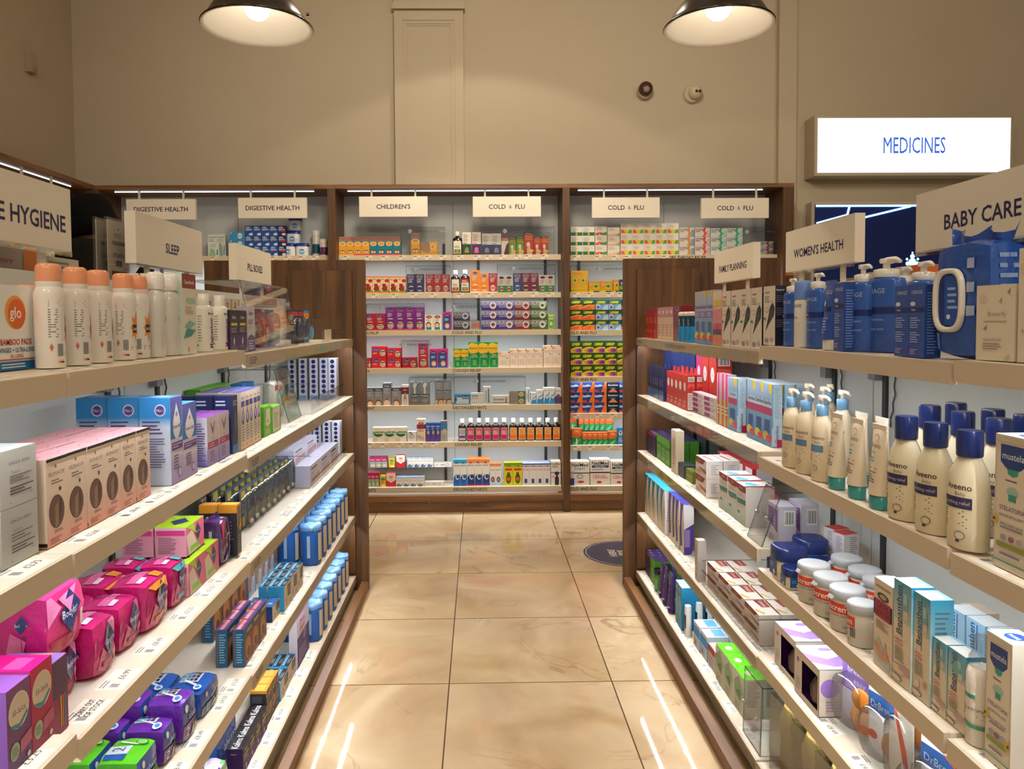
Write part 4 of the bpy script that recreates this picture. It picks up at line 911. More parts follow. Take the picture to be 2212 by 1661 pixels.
REP = [('r', 0, .52, 1, 1, '3a7fb4', '5d4f96'), ('r', 0, 0, 1, .3, '9b86bd', 'cdbfd4'), ('r', 0, .3, 1, .52, 'd9d2dc'), ('p', [(.5, .93), (.22, .74), (.18, .66), (.24, .58), (.36, .53), (.5, .51), (.64, .53), (.76, .58), (.82, .66), (.78, .74)], 'efe7dc'), ('e', .5, .8, .03, .03, 'a88ac0'), ('t', 'Replens MD', .5, .66, .04, '5a4488', .62), ('r', .06, .39, .96, .48, '6a3f80'), ('L', .12, .41, .9, .47, 2, 'cdb8dc'), ('L', .2, .16, .7, .34, 5, '6a5a8a'), ('e', .68, .12, .045, .06, '5a5078'), ('e', .68, .12, .035, .047, 'd5c8dc')]
REPS = [('r', 0, .78, 1, 1, '2d86c8'), ('r', 0, .68, 1, .78, 'b8c8e0', '2d86c8'), ('e', .68, .86, .065, .07, 'd8cde0'), ('e', .68, .86, .05, .055, '4a3f80'), ('t', 'No.1', .68, .86, .03, 'f4f0f4', .25, 0, 0), ('L', .1, .58, .8, .75, 4, '4a4470'), ('L', .1, .2, .85, .55, 12, '6a6490')]
bx('replens', 'moisturiser_box', 'cdd3e2', REP, s='c9cfe0', t='3a86c4', S=REPS, T=[('e', .5, .5, .3, .3, '9fc4e4')])
bx('replens2', 'moisturiser_box', 'cdd3e2', REP, s='b9cbe2', t='4a9ad4')
bx('navy', 'hygiene_box', '1f2748', [('r', 0, 0, 1, .14, '3f78b8'), ('p', [(.3, .5), (.6, .8), (.85, .55), (.6, .3)], '5a5a66'), ('L', .15, .82, .85, .92, 3, 'c9cde0')], s='232c58', t='2c3668', S=[('L', .1, .82, .8, .94, 2, 'dfe3f4'), ('L', .1, .4, .9, .78, 8, '7f88b4')])
bx('vagi', 'hygiene_box', 'd9c9c4', [('p', [(.28, .88), (.34, .87), (.5, .74), (.66, .87), (.72, .88), (.53, .66), (.5, .6), (.47, .66)], '6a5a62'), ('t', 'vagisil', .5, .54, .035, '7a6a78', .5, 0, 0), ('r', .06, .35, 1, .48, 'a33a5e'), ('L', .14, .37, .85, .46, 2, 'e0a8b8'), ('r', 0, 0, 1, .34, '8f7dbb', 'b9a5c4'), ('L', .2, .06, .7, .3, 5, '6a5a90')], s='dcd6ea', t='9a4fb0', S=[('r', 0, 0, 1, .4, '6a63b4', 'cdc6e4'), ('L', .08, .1, .9, .9, 16, '5a5498')])
bx('periq', 'herbal_box', 'e6d3b8', [('r', .1, .74, .9, .84, '4d3c74'), ('t', 'Kalms', .5, .9, .05, '6a5a80', .6, 0), ('e', .5, .55, .075, .12, '4a3f68'), ('e', .47, .57, .045, .08, 'cbbfd6'), ('p', [(.4, .68), (.65, .74), (.6, .66)], '5a4a70'), ('L', .15, .14, .85, .42, 6, '9a8c7c'), ('r', .2, .06, .5, .1, 'e08a50'), ('r', 0, 0, 1, .02, 'd8743c')], s='d8c8b0', t='5d57a8', T=[('r', .1, .3, .9, .7, '8a86c8')])
bx('green', 'wipes_box', '7fae3c', [('p', [(.3, .9), (.8, .9), (.9, .4), (.5, .3), (.25, .4)], 'e9e0c4'), ('t', 'lypsyl', .55, .5, .08, '46506a', .5), ('L', .2, .05, .9, .25, 4, 'c8dc90')], s='4f9a14', t='6cc81e')
bx('greenw', 'wipes_box', 'e4d9c2', [('L', .15, .15, .85, .75, 9, 'a89c84'), ('r', .9, 0, 1, 1, '6cb024'), ('r', 0, 0, 1, .03, '6cb024'), ('r', 0, .9, 1, .92, '8cc45a')], s='5fae1c', t='76cc2c')
bx('bluew', 'tablet_box', 'dfe6ee', [('r', 0, .86, 1, 1, '1d6ab0'), ('r', .48, 0, .52, .86, '9ab8d4'), ('L', .06, .2, .44, .8, 6, '7f9cc0'), ('L', .56, .2, .94, .8, 6, '7f9cc0')], s='1d6ab0', t='2a7cc0')
P['leaf'] = dict(k='bag', n='boxed_comb_pack', cat='pack', c='e9e2d4', s='d6cfc0', amp=.03, F=[('p', [(.45, .9), (.95, .8), (.98, .3), (.6, .2)], '7cc0a0'), ('r', .05, .82, .6, .97, 'c9453a'), ('L', .1, .3, .5, .7, 6, 'a8a090'), ('e', .3, .2, .12, .12, 'f4efe6')], seal=0)
bx('dotted', 'pill_organiser', 'd6d9ea', [('e', .5, .92 - .12 * i, .05, .05, '232a63') for i in range(7)] + [('r', .1, .02, .9, .1, '6fa0d0')], s='c6c9da', t='e6e8f2', m='gloss_plastic')
bx('orgtray', 'pill_organiser', 'dcdcec', [('L', .1, .72, .9, .9, 1, '3a3f70'), ('p', [(.1, .1), (.9, .2), (.9, .45), (.1, .4)], 'd89aa0'), ('e', .82, .2, .1, .1, 'e8704a'), ('L', .12, .5, .6, .65, 2, '8a8cb0')], s='c9c9e2', t='d2d2e8', m='gloss_plastic')
# pads and packs
DIA = lambda u, v, s, t='Bodyform', b='1c2f66', r=.0: [('p', [(u, v + .24 * s), (u + .2 * s, v + .02 * s), (u - .02 * s, v - .26 * s), (u - .2 * s, v - .02 * s)], b), ('t', t, u, v - .01, .085 * s, 'e9e4ee', .34 * s, 0, 0)]
BFF = lambda c: [('p', [(0, .3), (.3, .52), (.12, .8), (0, .7)], 'b81a6a'), ('p', [(.3, .52), (.62, .25), (.45, 0), (.1, .1)], 'dd6a94'), ('p', [(.6, .95), (.95, .6), (1, .9), (.95, 1)], 'e48ab0'), ('r', .3, .1, .95, .22, c), ('L', .42, .25, .72, .34, 2, '7a2a50'), ('e', .86, .3, .05, .13, 'f0cdd2'), ('e', .9, .12, .05, .06, 'f4d6da')] + DIA(.62, .62, 1.45)
BFT = lambda c: [('r', .1, .35, .9, .6, 'e06aa6'), ('r', .12, .2, .42, .34, 'f0d8e4'), ('L', .55, .65, .92, .95, 3, 'e48ac0')] + ([('r', .6, 0, 1, .3, c)] if c else [])
for k, c, c2 in (('bfp', 'c8205a', None), ('bfo', 'f0922a', 'f0922a'), ('bft', '3fb0b4', '3fb0b8')):
    P[k] = dict(k='pack', n='pad_pack', seal=0, cat='pack', c='d22a72', s='b41a62', t='c81f74', F=BFF(c) + ([('p', [(0, 1), (1, 1), (1, .7), (.7, .85), (.3, .82)], c2)] if c2 else []), T=BFT(c2), S=DIA(.5, .5, 1.1) + [('r', 0, 0, .12, 1, '9a1456')])
P['bfbig'] = dict(k='pack', n='pad_pack', cat='pack', c='d83078', s='c8207a', t='e04a9a', F=[('p', [(0, .5), (.3, .75), (.1, 1), (0, 1)], 'e884b4'), ('p', [(.25, .9), (.5, .6), (.8, 1)], 'e884b4'), ('r', .05, .12, .6, .24, 'c01a50'), ('e', .9, .36, .06, .16, 'f0cdd2')] + DIA(.55, .62, 1.5), S=[('r', 0, 0, .14, 1, 'efe6ea'), ('b', 0, .1, .12, .6)] + DIA(.62, .62, .6) + [('p', [(.3, .05), (.6, .05), (.7, .35), (.45, .5)], 'dd6a94'), ('r', .62, .05, .7, .45, '8a1a50')])
LIL = lambda a, b_: [('r', 0, 0, 1, 1, a, b_), ('e', .5, .68, .2, .22, 'e6d3c0'), ('e', .5, .68, .185, .205, 'd8c4a4'), ('t', 'lil-lets', .5, .68, .075, '544a4c', .72, 0, 0), ('p', [(.15, .52), (.5, .46), (.85, .58), (.85, .63), (.5, .52), (.15, .56)], '3f8c94'), ('e', .28, .22, .09, .11, 'a3b294'), ('L', .14, .16, .44, .28, 4, '5f7058'), ('p', [(.5, .3), (1, .36), (1, .2), (.5, .14)], 'b8607a'), ('e', .85, .06, .035, .035, 'd8ccd0')]
bx('lilp', 'tampon_carton', '6a3a66', LIL('5a2f5e', '7d4a70'), s='8a5ab0', t='9a62c0')
bx('lilk', 'tampon_carton', 'b02858', LIL('942450', 'c23048'), s='d83a90', t='e0158a', T=[('r', .1, .2, .8, .5, 'ea5aae')])
bx('lild', 'tampon_carton', '8a2a50', [('r', .0, .5, 1, 1, '5c3654'), ('r', .5, .08, .58, .5, 'c9b43a'), ('r', .62, .08, .7, .5, 'c9743a'), ('r', .74, .08, .82, .5, '4a8a90')], s='5c3654', t='9a7ac4', T=[('r', .2, .2, .9, .6, 'c9a45a')])
BFB = [('p', [(.45, .62), (.62, .95), (.82, .6), (.66, .3)], '3a3250'), ('p', [(0, 1), (.4, 1), (.55, .6), (.35, .78)], 'a9c43a'), ('p', [(.0, .7), (.3, .8), (.55, .3), (.8, 0), (.1, 0)], 'd8c4a8'), ('r', .2, .1, .7, .26, '8cc048'), ('t', 'Bodyform', .63, .62, .07, 'd8ccc8', .3, 0, 0)]
bx('bfbox', 'liner_box', 'd86a80', BFB, s='e9a2bc', t='a6d020', S=[('r', .05, .72, .95, .9, 'd8408a'), ('r', 0, .9, 1, 1, 'f0d4dc'), ('L', .1, .1, .75, .68, 10, '8a5a78')], T=[('p', [(.2, .5), (.5, .8), (.8, .5), (.5, .2)], '2a2f6a')])
P['nightpack'] = dict(k='pack', n='pad_pack', cat='pack', c='59224f', s='3d1f52', t='4f2a6a', F=[('p', [(0, 1), (.35, 1), (.15, .5)], 'd8286a'), ('p', [(.6, 1), (1, .5), (.7, .3)], '8a5a86'), ('p', [(.2, 0), (.6, .3), (1, .3), (1, 0)], '7a88c4'), ('t', 'Bodyform', .6, .66, .08, 'd8ccd4', .4)], S=[('r', .45, .1, .6, .8, 'a8a0a8'), ('r', .1, 0, .4, .15, 'c8c0c8')], T=[('r', .45, .1, .6, .9, 'b4aab8')])
bx('kalmo', 'herbal_box', '4e463c', [('p', [(0, 1), (1, 1), (1, .55), (.75, .45), (0, .6)], 'd89032'), ('p', [(.1, .96), (.9, .96), (.9, .7), (.5, .5), (.1, .62)], '6a6258'), ('L', .2, .14, .85, .4, 5, '8a8478'), ('r', 0, 0, 1, .03, 'e0852a')], s='2a2a34', t='eea030', S=[('r', 0, .84, 1, 1, 'e49a2c'), ('L', .1, .3, .9, .7, 6, '6a6a78')], T=[('r', .1, .2, .9, .8, 'f4b85a')])
P['plug'] = dict(k='blister', n='ear_plug_pack', cat='pack', c='42586a', F=[('r', .2, .74, .8, .93, 'd4b43a'), ('r', .25, .35, .75, .68, '2c3644'), ('L', .3, .4, .7, .64, 5, 'b8c0c8'), ('r', .3, .08, .7, .3, 'd0a83a')], dome=(.02, .97), inside=[('ear_plug', .5, .14, .22, .07, 'e8dcc0')])
ALW = lambda n, c: [('r', 0, 0, 1, .42, c), ('t', 'always', .62, .6, .2, '8fb0d8', .6, 0, 0), ('e', .22, .82, .08, .1, 'd8d0c8'), ('t', str(n), .22, .22, .26, 'e9e4ea', .3, 0, 0), ('p', [(.45, .05), (.75, .05), (.6, .35)], 'e4dfe4'), ('r', .72, .04, .98, .3, '9cb43a')]
ALT = [('r', .5, .35, .92, .92, 'dfe4ee')] + [('r', .54 + .13 * i, .4 + .13 * j, .64 + .13 * i, .5 + .13 * j, c) for i in range(3) for j, c in enumerate(('222838', '4a3a7a', '3a8ac0', '3fb0a8'))] + [('e', .2, .2, .14, .12, 'cfe0f0'), ('e', .2, .2, .08, .07, '4a80c0'), ('p', [(.24, .3), (.3, .26), (.5, .7), (.44, .72)], 'dfe6f0')]
P['alwb'] = dict(k='pack', n='pad_pack', seal=0, cat='pack', c='1f4488', s='1a3f8c', t='1556b4', F=ALW(3, '1f4a94'), T=ALT)
P['alwp'] = dict(k='pack', n='pad_pack', cat='pack', seal=0, c='2f3f88', s='5a2490', t='6a2ca4', F=ALW(2, '6a2a78'), T=ALT)
P['alwg'] = dict(k='pack', n='pad_pack', cat='pack', seal=0, c='274a88', s='3f9a1c', t='5cc424', F=ALW(1, '4a9a2a'), T=[('r', .1, .4, .3, .95, '1f5aa8'), ('r', .3, .4, .62, .95, 'd5dfe8'), ('t', '2', .46, .68, .3, '5a6a9a', .2, 0, 0), ('e', .82, .25, .12, .16, '2f6a3a'), ('e', .82, .25, .1, .13, '8cd468'), ('p', [(.66, .3), (.72, .28), (.86, .8), (.8, .82)], 'e4eef0')], S=[('r', 0, 0, .4, .5, '1f3f80')])
P['alwy'] = dict(k='pack', n='pad_pack', cat='pack', c='8fc41e', s='6aa81a', t='a4d42a', F=[('t', '100', .5, .6, .4, '22361a', .8)], T=[('t', '100', .5, .5, .4, '22361a', .6)])
P['alwt'] = dict(k='pack', n='pad_pack', cat='pack', c='24427e', s='1a5cae', t='1f62b4', k_=0, F=[('t', 'always', .6, .5, .16, 'b8c4d8', .7, 0, 0), ('e', .4, .8, .05, .05, 'd0c8c4'), ('r', 0, .9, 1, 1, '2f78c4'), ('p', [(.1, .1), (.9, .3), (.9, .34), (.1, .14)], '7f9cc8')], S=[('r', .3, 0, .45, .9, '8fb8e0')])
P['alww'] = dict(k='pack', n='pad_pack', cat='pack', c='efe6da', s='4a2f96', t='cfc8dc', F=[('r', 0, .9, 1, 1, '6cc05a')], S=[('r', 0, 0, 1, 1, '5a38a0'), ('e', .6, .5, .2, .2, 'c8bce0')], T=[('p', [(0, 0), (.7, 0), (.8, .9), (0, 1)], '5a3aa0'), ('e', .3, .3, .12, .12, 'e4ddf0'), ('e', .55, .6, .1, .1, 'e4ddf0'), ('r', .85, 0, 1, 1, '6cc05a')])
bx('snore', 'snoring_relief_box', '7a4a2c', [('r', 0, .72, 1, 1, '3a4060'), ('r', .35, .82, .95, .9, 'b8a030'), ('e', .45, .42, .22, .28, 'b07848'), ('e', .5, .3, .12, .13, '6a3020'), ('t', 'SNORING', .5, .06, .07, 'e0c4b8', .9)], s='1f5a80', t='3a3a80', S=[('L', .3, .1, .9, .9, 12, '8fb4cc'), ('r', .12, 0, .2, 1, '8a5a30')], T=[('r', .0, .25, 1, .8, 'a8304a'), ('t', 'SNORING RELIEF', .5, .52, .3, 'f4ecec', .9), ('r', .75, .8, 1, 1, 'c0702a')])
BRF = [('r', .5, .42, .94, .9, '4a463e'), ('L', .55, .5, .9, .85, 4, 'a8a294'), ('e', .3, .3, .12, .16, 'c89a7a'), ('e', .75, .2, .13, .13, 'c4bca8')]
bx('strip', 'nasal_strip_box', 'dccdb6', BRF, s='2f8fc0', t='1d2733', T=[('r', .12, .62, .9, .95, '7fc4ec'), ('L', .3, .1, .7, .5, 2, 'c8d4dc'), ('r', 0, 0, .06, 1, '2f9ad4'), ('r', .94, 0, 1, 1, '2f9ad4')])
bx('stripn', 'nasal_strip_box', 'd5c6b0', BRF, s='1f3f78', t='27508c', T=[('r', .1, .1, .9, .9, '3a70b4'), ('r', .3, .3, .4, .8, 'e4ecf4')])
bx('stripb', 'nasal_strip_box', 'cfd6e4', [('r', .45, .4, .9, .95, '32394c'), ('r', 0, 0, .08, 1, '2a90c8'), ('e', .3, .3, .14, .2, 'b08468'), ('r', .5, .44, .85, .6, 'd8dee8'), ('e', .7, .2, .14, .14, 'b9c4d8')], s='2a80c0')
bx('guard', 'dental_guard_box', '4f3a78', [('r', 0, .6, 1, 1, 'd9d0dc'), ('p', [(0, .62), (1, .8), (1, 1), (0, 1)], 'cfc4d4'), ('t', 'Dental', .4, .86, .1, 'c02a3a', .6), ('t', 'Guard', .4, .72, .1, 'c02a3a', .6), ('e', .6, .5, .14, .1, '8a8a94'), ('L', .1, .08, .85, .35, 6, 'a89cc4')], s='cfc8d4', t='6a5490')
# ================================================================== what stands on the pads gondola
G('LC1', 'glo', 'A', None, (237, 1465), (205, 945), .06, 'white pad carton with orange disc', w=.1)
Cs('LB1', 'fem', 'A', [(325, 1418), (495, 1412), (640, 1410), (800, 1405), (890, 1393)], (800, 861), .045, .045, 'white spray can, orange cap,', X=-.705, row=' front row', turn=(.45, .4, .5, -.2, -.3))
Cs('LB1', 'fem', 'A', [(175, 1300), (405, 1300), (565, 1300), (720, 1300)], None, .046, .046, 'white spray can, orange cap,', X=-.765, h=.138, row=' back row')
Cs('LB1', 'wash', 'A', [(1003, 1388), (1092, 1380)], (1088, 865), .052, .04, 'clear wash bottle, white cap,', X=-.69, turn=math.radians(15))
G('LB1', 'canwash', 'A', (1180, 1368), (1268, 1352), (1185, 858), .045, 'cream wash carton, brown top,', X=-.667, rows=3)
Cs('LB1', 'mag', 'A', [(1310, 1357), (1411, 1352)], (1411, 1003), .045, .045, 'white supplement bottle, purple lettering,', X=-.69)
G('LB1', 'kalms', 'A', (1480, 1347), (1590, 1339), (1480, 1095), .03, 'dark purple sleep-aid carton', X=-.66, n=2)
G('LA1', 'kalmsl', 'A', (1592, 1339), (1640, 1334), (1600, 1070), .03, 'lilac sleep-aid carton', X=-.66)
G('LB1', 'nite', 'A', (1330, 1300), (1590, 1300), (1450, 1020), .03, 'white sleep carton, yellow corner,', n=5, X=-.8)
def hood(code, y0, y1, xb, xt, xk, z, ht, label, name='acrylic_dispenser', inside=()):
    """clear security dispenser: back, ends, flat top and a sloping front"""
    sg = -1 if code[0] == 'L' else 1; zz = zof(code)
    t = empty(name, ((xb + xk) / 2, (y0 + y1) / 2, zz), 0, label=label, cat='dispenser', group='clear security dispensers')
    cx_, cy_ = (xb + xk) / 2, (y0 + y1) / 2
    a, b_, k = xb - cx_, xt - cx_, xk - cx_; l0, l1 = y0 - cy_, y1 - cy_
    def panel(nm, pts, mat='clear_acrylic', th=.003):
        q = MB(); v = [Vector(p) for p in pts]; n_ = (v[1] - v[0]).cross(v[2] - v[0]).normalized() * th
        w_ = [p + n_ for p in v]
        q.face(w_, 'fff', mat); q.face(list(reversed(v)), 'fff', mat)
        for i in range(len(v)):
            j = (i + 1) % len(v); q.face([v[i], v[j], w_[j], w_[i]], 'fff', 'acrylic_edge')
        q.obj(nm, t)
    panel('front_panel', [(a, l0, 0), (a, l1, 0), (b_, l1, ht), (b_, l0, ht)])
    panel('top_panel', [(b_, l0, ht), (b_, l1, ht), (k, l1, ht), (k, l0, ht)])
    panel('end_panel', [(a, l0, 0), (b_, l0, ht), (k, l0, ht), (k, l0, 0)]); panel('end_panel', [(a, l1, 0), (k, l1, 0), (k, l1, ht), (b_, l1, ht)])
    for u in (l0 + .02, l1 - .02):
        q = MB(); s0 = len(q.v); q.lathe([(.006, 0), (.009, .004), (.004, .012)], 'cfd8d8', 'clear_blister', 10); q.warp(lambda x, y, z: (b_ * .5 + a * .5 - sg * z + sg * .0, u + x, ht * .5 + y)); q.obj('hinge_pin', t)
    return t
hood('LA1', 2.21, 2.74, -.663, -.70, -.86, 1.253, .206, 'clear sloping dispenser of travel packs under the PILL BOXES sign')
for i, (y, k, h, l) in enumerate(((2.36, 'organb', .1, 'pale blue travel pack in the top dispenser, near end'), (2.5, 'organ', .12, 'red travel pack with orange flap in the top dispenser'), (2.65, 'organb', .12, 'pale blue travel pack in the top dispenser, far end'))):
    put(k, (.125, .05, h), (-.735, y, zof('LA1')), H90, l)
put('organbox', (.26, .035, .035), (-.735, 2.55, zof('LA1') + .135), H90, 'peach travel box lying over the packs in the top dispenser'); put('organbox', (.16, .04, .134), (-.785, 2.62, zof('LA1')), H90, 'peach travel box standing behind packs in the top dispenser')
for i, (y, k) in enumerate(((2.9, 'plugn'), (2.98, 'plugn'), (3.07, 'plugb'))):
    o = put(k, (.07, .022, .13), (-.70, y, zof('LA1')), H90 - .2, ('navy eye-mask blister beside the top dispenser, first from camera', 'navy eye-mask blister beside the top dispenser, second from camera', 'sky blue ear-plug blister on the top shelf, orange band')[i])
def tray(code, y0, y1, x0, x1, hf, he, label):
    zz = zof(code); cx_, cy_ = (x0 + x1) / 2, (y0 + y1) / 2
    t = empty('acrylic_tray', (cx_, cy_, zz), 0, label=label, cat='tray', group='clear acrylic trays')
    for nm, bxs in (('front_lip', (x0 - cx_, x0 - cx_ + .003, y0 - cy_, y1 - cy_, 0, hf)), ('end_wall', (min(x0, x1) - cx_ + .003, max(x0, x1) - cx_ - .003, y0 - cy_, y0 - cy_ + .003, 0, he)), ('end_wall', (min(x0, x1) - cx_ + .003, max(x0, x1) - cx_ - .003, y1 - cy_ - .003, y1 - cy_, 0, he))):
        q = MB(); q.box(*bxs, 'fff', 'clear_acrylic'); a = bxs; q.box(a[0], a[1], a[2], a[3], a[5], a[5] + .0015, 'fff', 'acrylic_edge'); q.obj(nm, t)
    return t
t = tray('LA1', 3.15, 3.6, -.66, -.9, .045, .1, 'clear tray with mirrored card at the far end, top pads-gondola shelf')
q = MB(); q.box(.1265, .128, -.2, -.06, .004, .05, 'cfc4b0', 'printed_card'); q.obj('label_card', t)
# second shelf
G('LC2', 'grace', 'C', None, (345, 1550), (303, 615), .1, 'grey tampon box', lays=2, w=.088)
put('gracey', (.085, .1, .2), (-.72, .965, zof('LC2')), H90, 'yellow tampon box beside the grey ones, second pads-gondola shelf')
G('LB2', 'selena', 'C', (375, 1530), (1330, 1060), (330, 785), .05, 'pink-topped cup carton, oval window,', n=6, rows=3)
G('LB2', 'replens', 'C', (1465, 985), (1585, 930), (1420, 245), .066, 'blue box with white drop', rows=3, step=.004)
G('LB2', 'replens2', 'D', (78, 1170), (185, 1105), (50, 530), .045, 'slim blue box with white drop')
G('LB2', 'navy', 'D', (482, 950), (550, 925), (485, 455), .048, 'navy hygiene box', rows=3)
G('LB2', 'vagi', 'D', (280, 1060), (470, 960), (275, 640), .034, 'cream and lilac box, maroon band,', n=2, rows=2)
G('LA2', 'periq', 'D', (553, 925), (748, 830), (540, 430), .06, 'tall cream herbal box', n=5, rows=2)
G('LA2', 'green', 'D', (752, 810), (828, 776), (745, 555), .05, 'lime box with pale shield')
G('LA2', 'greenw', 'D', (830, 774), (905, 738), (828, 550), .05, 'cream box edged in lime')
G('LA2', 'green', 'D', (215, 500), (470, 480), (300, 380), .045, 'lime wipes box against back panel', n=2, X=-.885)
G('LA2', 'bluew', 'D', (575, 540), (672, 520), (690, 320), .04, 'blue and white carton behind lime ones', n=2, X=-.80)
hood('LA2', 2.70, 2.89, -.69, -.74, -.90, .974, .19, 'clear sloping dispenser of combs beside the lime boxes')
put('leaf', (.085, .05, .15), (-.765, 2.75, zof('LA2')), H90, 'cream comb pack in the second-shelf dispenser, first from camera')
put('leaf', (.085, .05, .14), (-.77, 2.84, zof('LA2')), H90, 'cream comb pack in the second-shelf dispenser, second from camera')
tray('LA2', 2.93, 3.62, -.66, -.93, .06, .12, 'clear tray in front of dotted organisers, second pads-gondola shelf')
for i, x in enumerate((-.875, -.825, -.775, -.728, -.687)):
    put('dotted', (.038, .055, .192), (x, 3.53, zof('LA2')), 0, 'white dotted pill organiser on second pads-gondola shelf, ' + ORD[4 - i] + ' from aisle')
for i, (x, y) in enumerate(((-.82, 3.585), (-.775, 3.585), (-.73, 3.585), (-.686, 3.585))):
    put('dotted', (.038, .055, .17), (x, y, zof('LA3')), 0, 'white dotted pill organiser on third pads-gondola shelf, ' + ORD[3 - i] + ' from aisle')
# third shelf
tray('LA3', 2.888, 3.62, -.652, -.93, .03, .125, 'clear tray holding pink and white organisers, third pads-gondola shelf')
for r in range(2):
    for i in range(3):
        put('orgtray', (.19, .06, .085), (-.69 - r * .068, 2.992 + i * .195, zof('LA3')), H90, 'pink and white organiser carton in tray, %s from camera, %s row' % (ORD[i], ('front', 'rear')[r]))
for i in range(2): put('orgtray', (.2, .07, .06), (-.757, 3.0 + i * .21, zof('LA3') + .0855), H90, 'pink and white organiser carton stacked in tray, ' + ORD[i] + ' from camera')
G('LA3', 'plug', 'D', (640, 1620), (1030, 1249), (1000, 985), .03, 'clear ear-plug blister', n=9, rows=4, rgap=.012)
G('LB3', 'kalmo', 'G', (452, 298), (492, 272), (444, -21), .05, 'black herbal box, orange top,', rows=2)
G('LB3', 'nightpack', 'G', (352, 372), (432, 312), (440, 5), .062, 'dark purple pad pack', rows=1)
G('LB3', 'bfbox', 'E', (1345, 432), (1590, 222), (1590, -5), .074, 'small pink liner box, lime top,', n=2, rows=2)
for r in range(2): put('bfbox', (.112, .074, .07), (-.735 - r * .078, 1.825, zof('LB3') + .0835), H90, 'pink liner box with lime top stacked on others, %s row' % ('front', 'rear')[r])
G('LB3', 'bfp', 'E', (690, 1050), (855, 898), (830, 520), .085, 'magenta pad pack, square end,')
G('LB3', 'bfp', 'E', (868, 862), (1030, 716), (1010, 385), .085, 'magenta pad pack with pink band', rows=2)
G('LB3', 'bfo', 'E', (1042, 714), (1245, 560), (1190, 238), .085, 'magenta pad pack with orange corner', rows=2)
G('LB3', 'bft', 'E', (1250, 532), (1343, 434), (1340, 118), .08, 'magenta pad pack with teal corner', rows=2)
G('LB3', 'bfp', 'E', (415, 1240), (565, 1062), (530, 712), .085, 'magenta pad pack underneath the big one')
put('bfbig', (.122, .105, .112), (-.745, 1.25, zof('LB3') + .091), H90, 'largest magenta pad pack, lying on another beside purple tampon cartons')
for i, (y, k, h, l) in enumerate(((1.049, 'lilp', .118, 'purple tampon carton with cream disc on third shelf'), (1.105, 'lilk', .122, 'crimson tampon carton with cream disc on third shelf'))):
    put(k, (.054, .09, h), (-.70, y, zof('LC3')), H90, l)
put('lild', (.044, .09, .118), (-.703, 1.157, zof('LB3')), H90, 'plum tampon carton with striped lower half')
# fourth shelf
G('LB4', 'alwb', 'G', (222, 1363), (362, 1190), (365, 1003), .09, 'blue pad pack marked 3', rows=2)
G('LB4', 'alwp', 'E', (1312, 1510), (1442, 1362), (1410, 1078), .09, 'purple pad pack marked 2, farther,', rows=2)
G('LB4', 'alwp', 'E', (1166, 1662), (1305, 1528), (1290, 1248), .09, 'purple pad pack marked 2, nearer,', rows=2)
G('LB4', 'alwg', 'E', None, (1158, 1690), (1145, 1425), .09, 'green pad pack with white panel', rows=2, w=.1)
put('alwy', (.09, .07, .06), (-.70, 1.385, zof('LB4')), H90, 'lime pad pack marked 100 at the foot of the picture')
G('LA4', 'snore', 'G', (477, 1012), (668, 798), (545, 705), .032, 'brown and blue snoring-relief box', n=3, rows=2, rgap=.014)
for i in range(4): put('snore', (.08, .034, .125), (-.82, 2.26 + i * .083, zof('LA4')), H90, 'brown snoring-relief box on fourth pads-gondola shelf, back rank, %s from camera' % ORD[i])
G('LA4', 'stripn', 'G', (674, 724), (735, 655), (735, 548), .026, 'navy-topped nasal-strip box', rows=3)
G('LA4', 'strip', 'G', (737, 655), (893, 480), (893, 308), .026, 'sky-topped nasal-strip box', n=3, rows=3)
for i in range(5): put('stripb', (.078, .034, .16), (-.82, 2.60 + i * .081, zof('LA4')), H90, 'white nasal-strip box on fourth pads-gondola shelf, back rank, %s from camera' % ORD[i])

# bottom shelf
P['tubx'] = dict(k='tub', n='blue_canister', cat='canister', c='1d5aa8')
for z_, cd, nm in ((0, 'LA4', 'fourth'), (0, 'LA5', 'bottom')):
    for r, x in enumerate((-.674, -.764)):
        for i in range(7): put('tubx', (.083, .083, .158 if cd == 'LA4' else .15), (x, 2.95 + i * .099, zof(cd)), H90, 'blue canister on %s pads-gondola shelf, %s from camera, %s row' % (nm, ORD[i], ('front', 'rear')[r]))
G('LA5', 'guard', 'G', (842, 1028), (916, 884), (845, 690), .03, 'purple dental-guard box leaning by canisters')
G('LA5', 'strip', 'G', (722, 1232), (838, 1036), (838, 905), .026, 'sky-topped nasal-strip box', n=2, rows=3)
G('LA5', 'kalmo', 'G', (640, 1388), (728, 1238), (728, 1010), .05, 'orange-topped herbal box', n=3, lays=2)
G('LA5', 'kalms', 'G', (500, 1700), (638, 1400), (640, 1258), .05, 'black sleep-aid carton, purple foot,', n=4)
put('alwt', (.17, .075, .19), (-.748, 2.06, zof('LA5')), H90, 'tall blue pad pack under the shelf edge, behind black cartons')
put('alww', (.17, .08, .135), (-.70, 1.84, zof('LB5')), H90, 'white and violet pad pack on the bottom shelf')
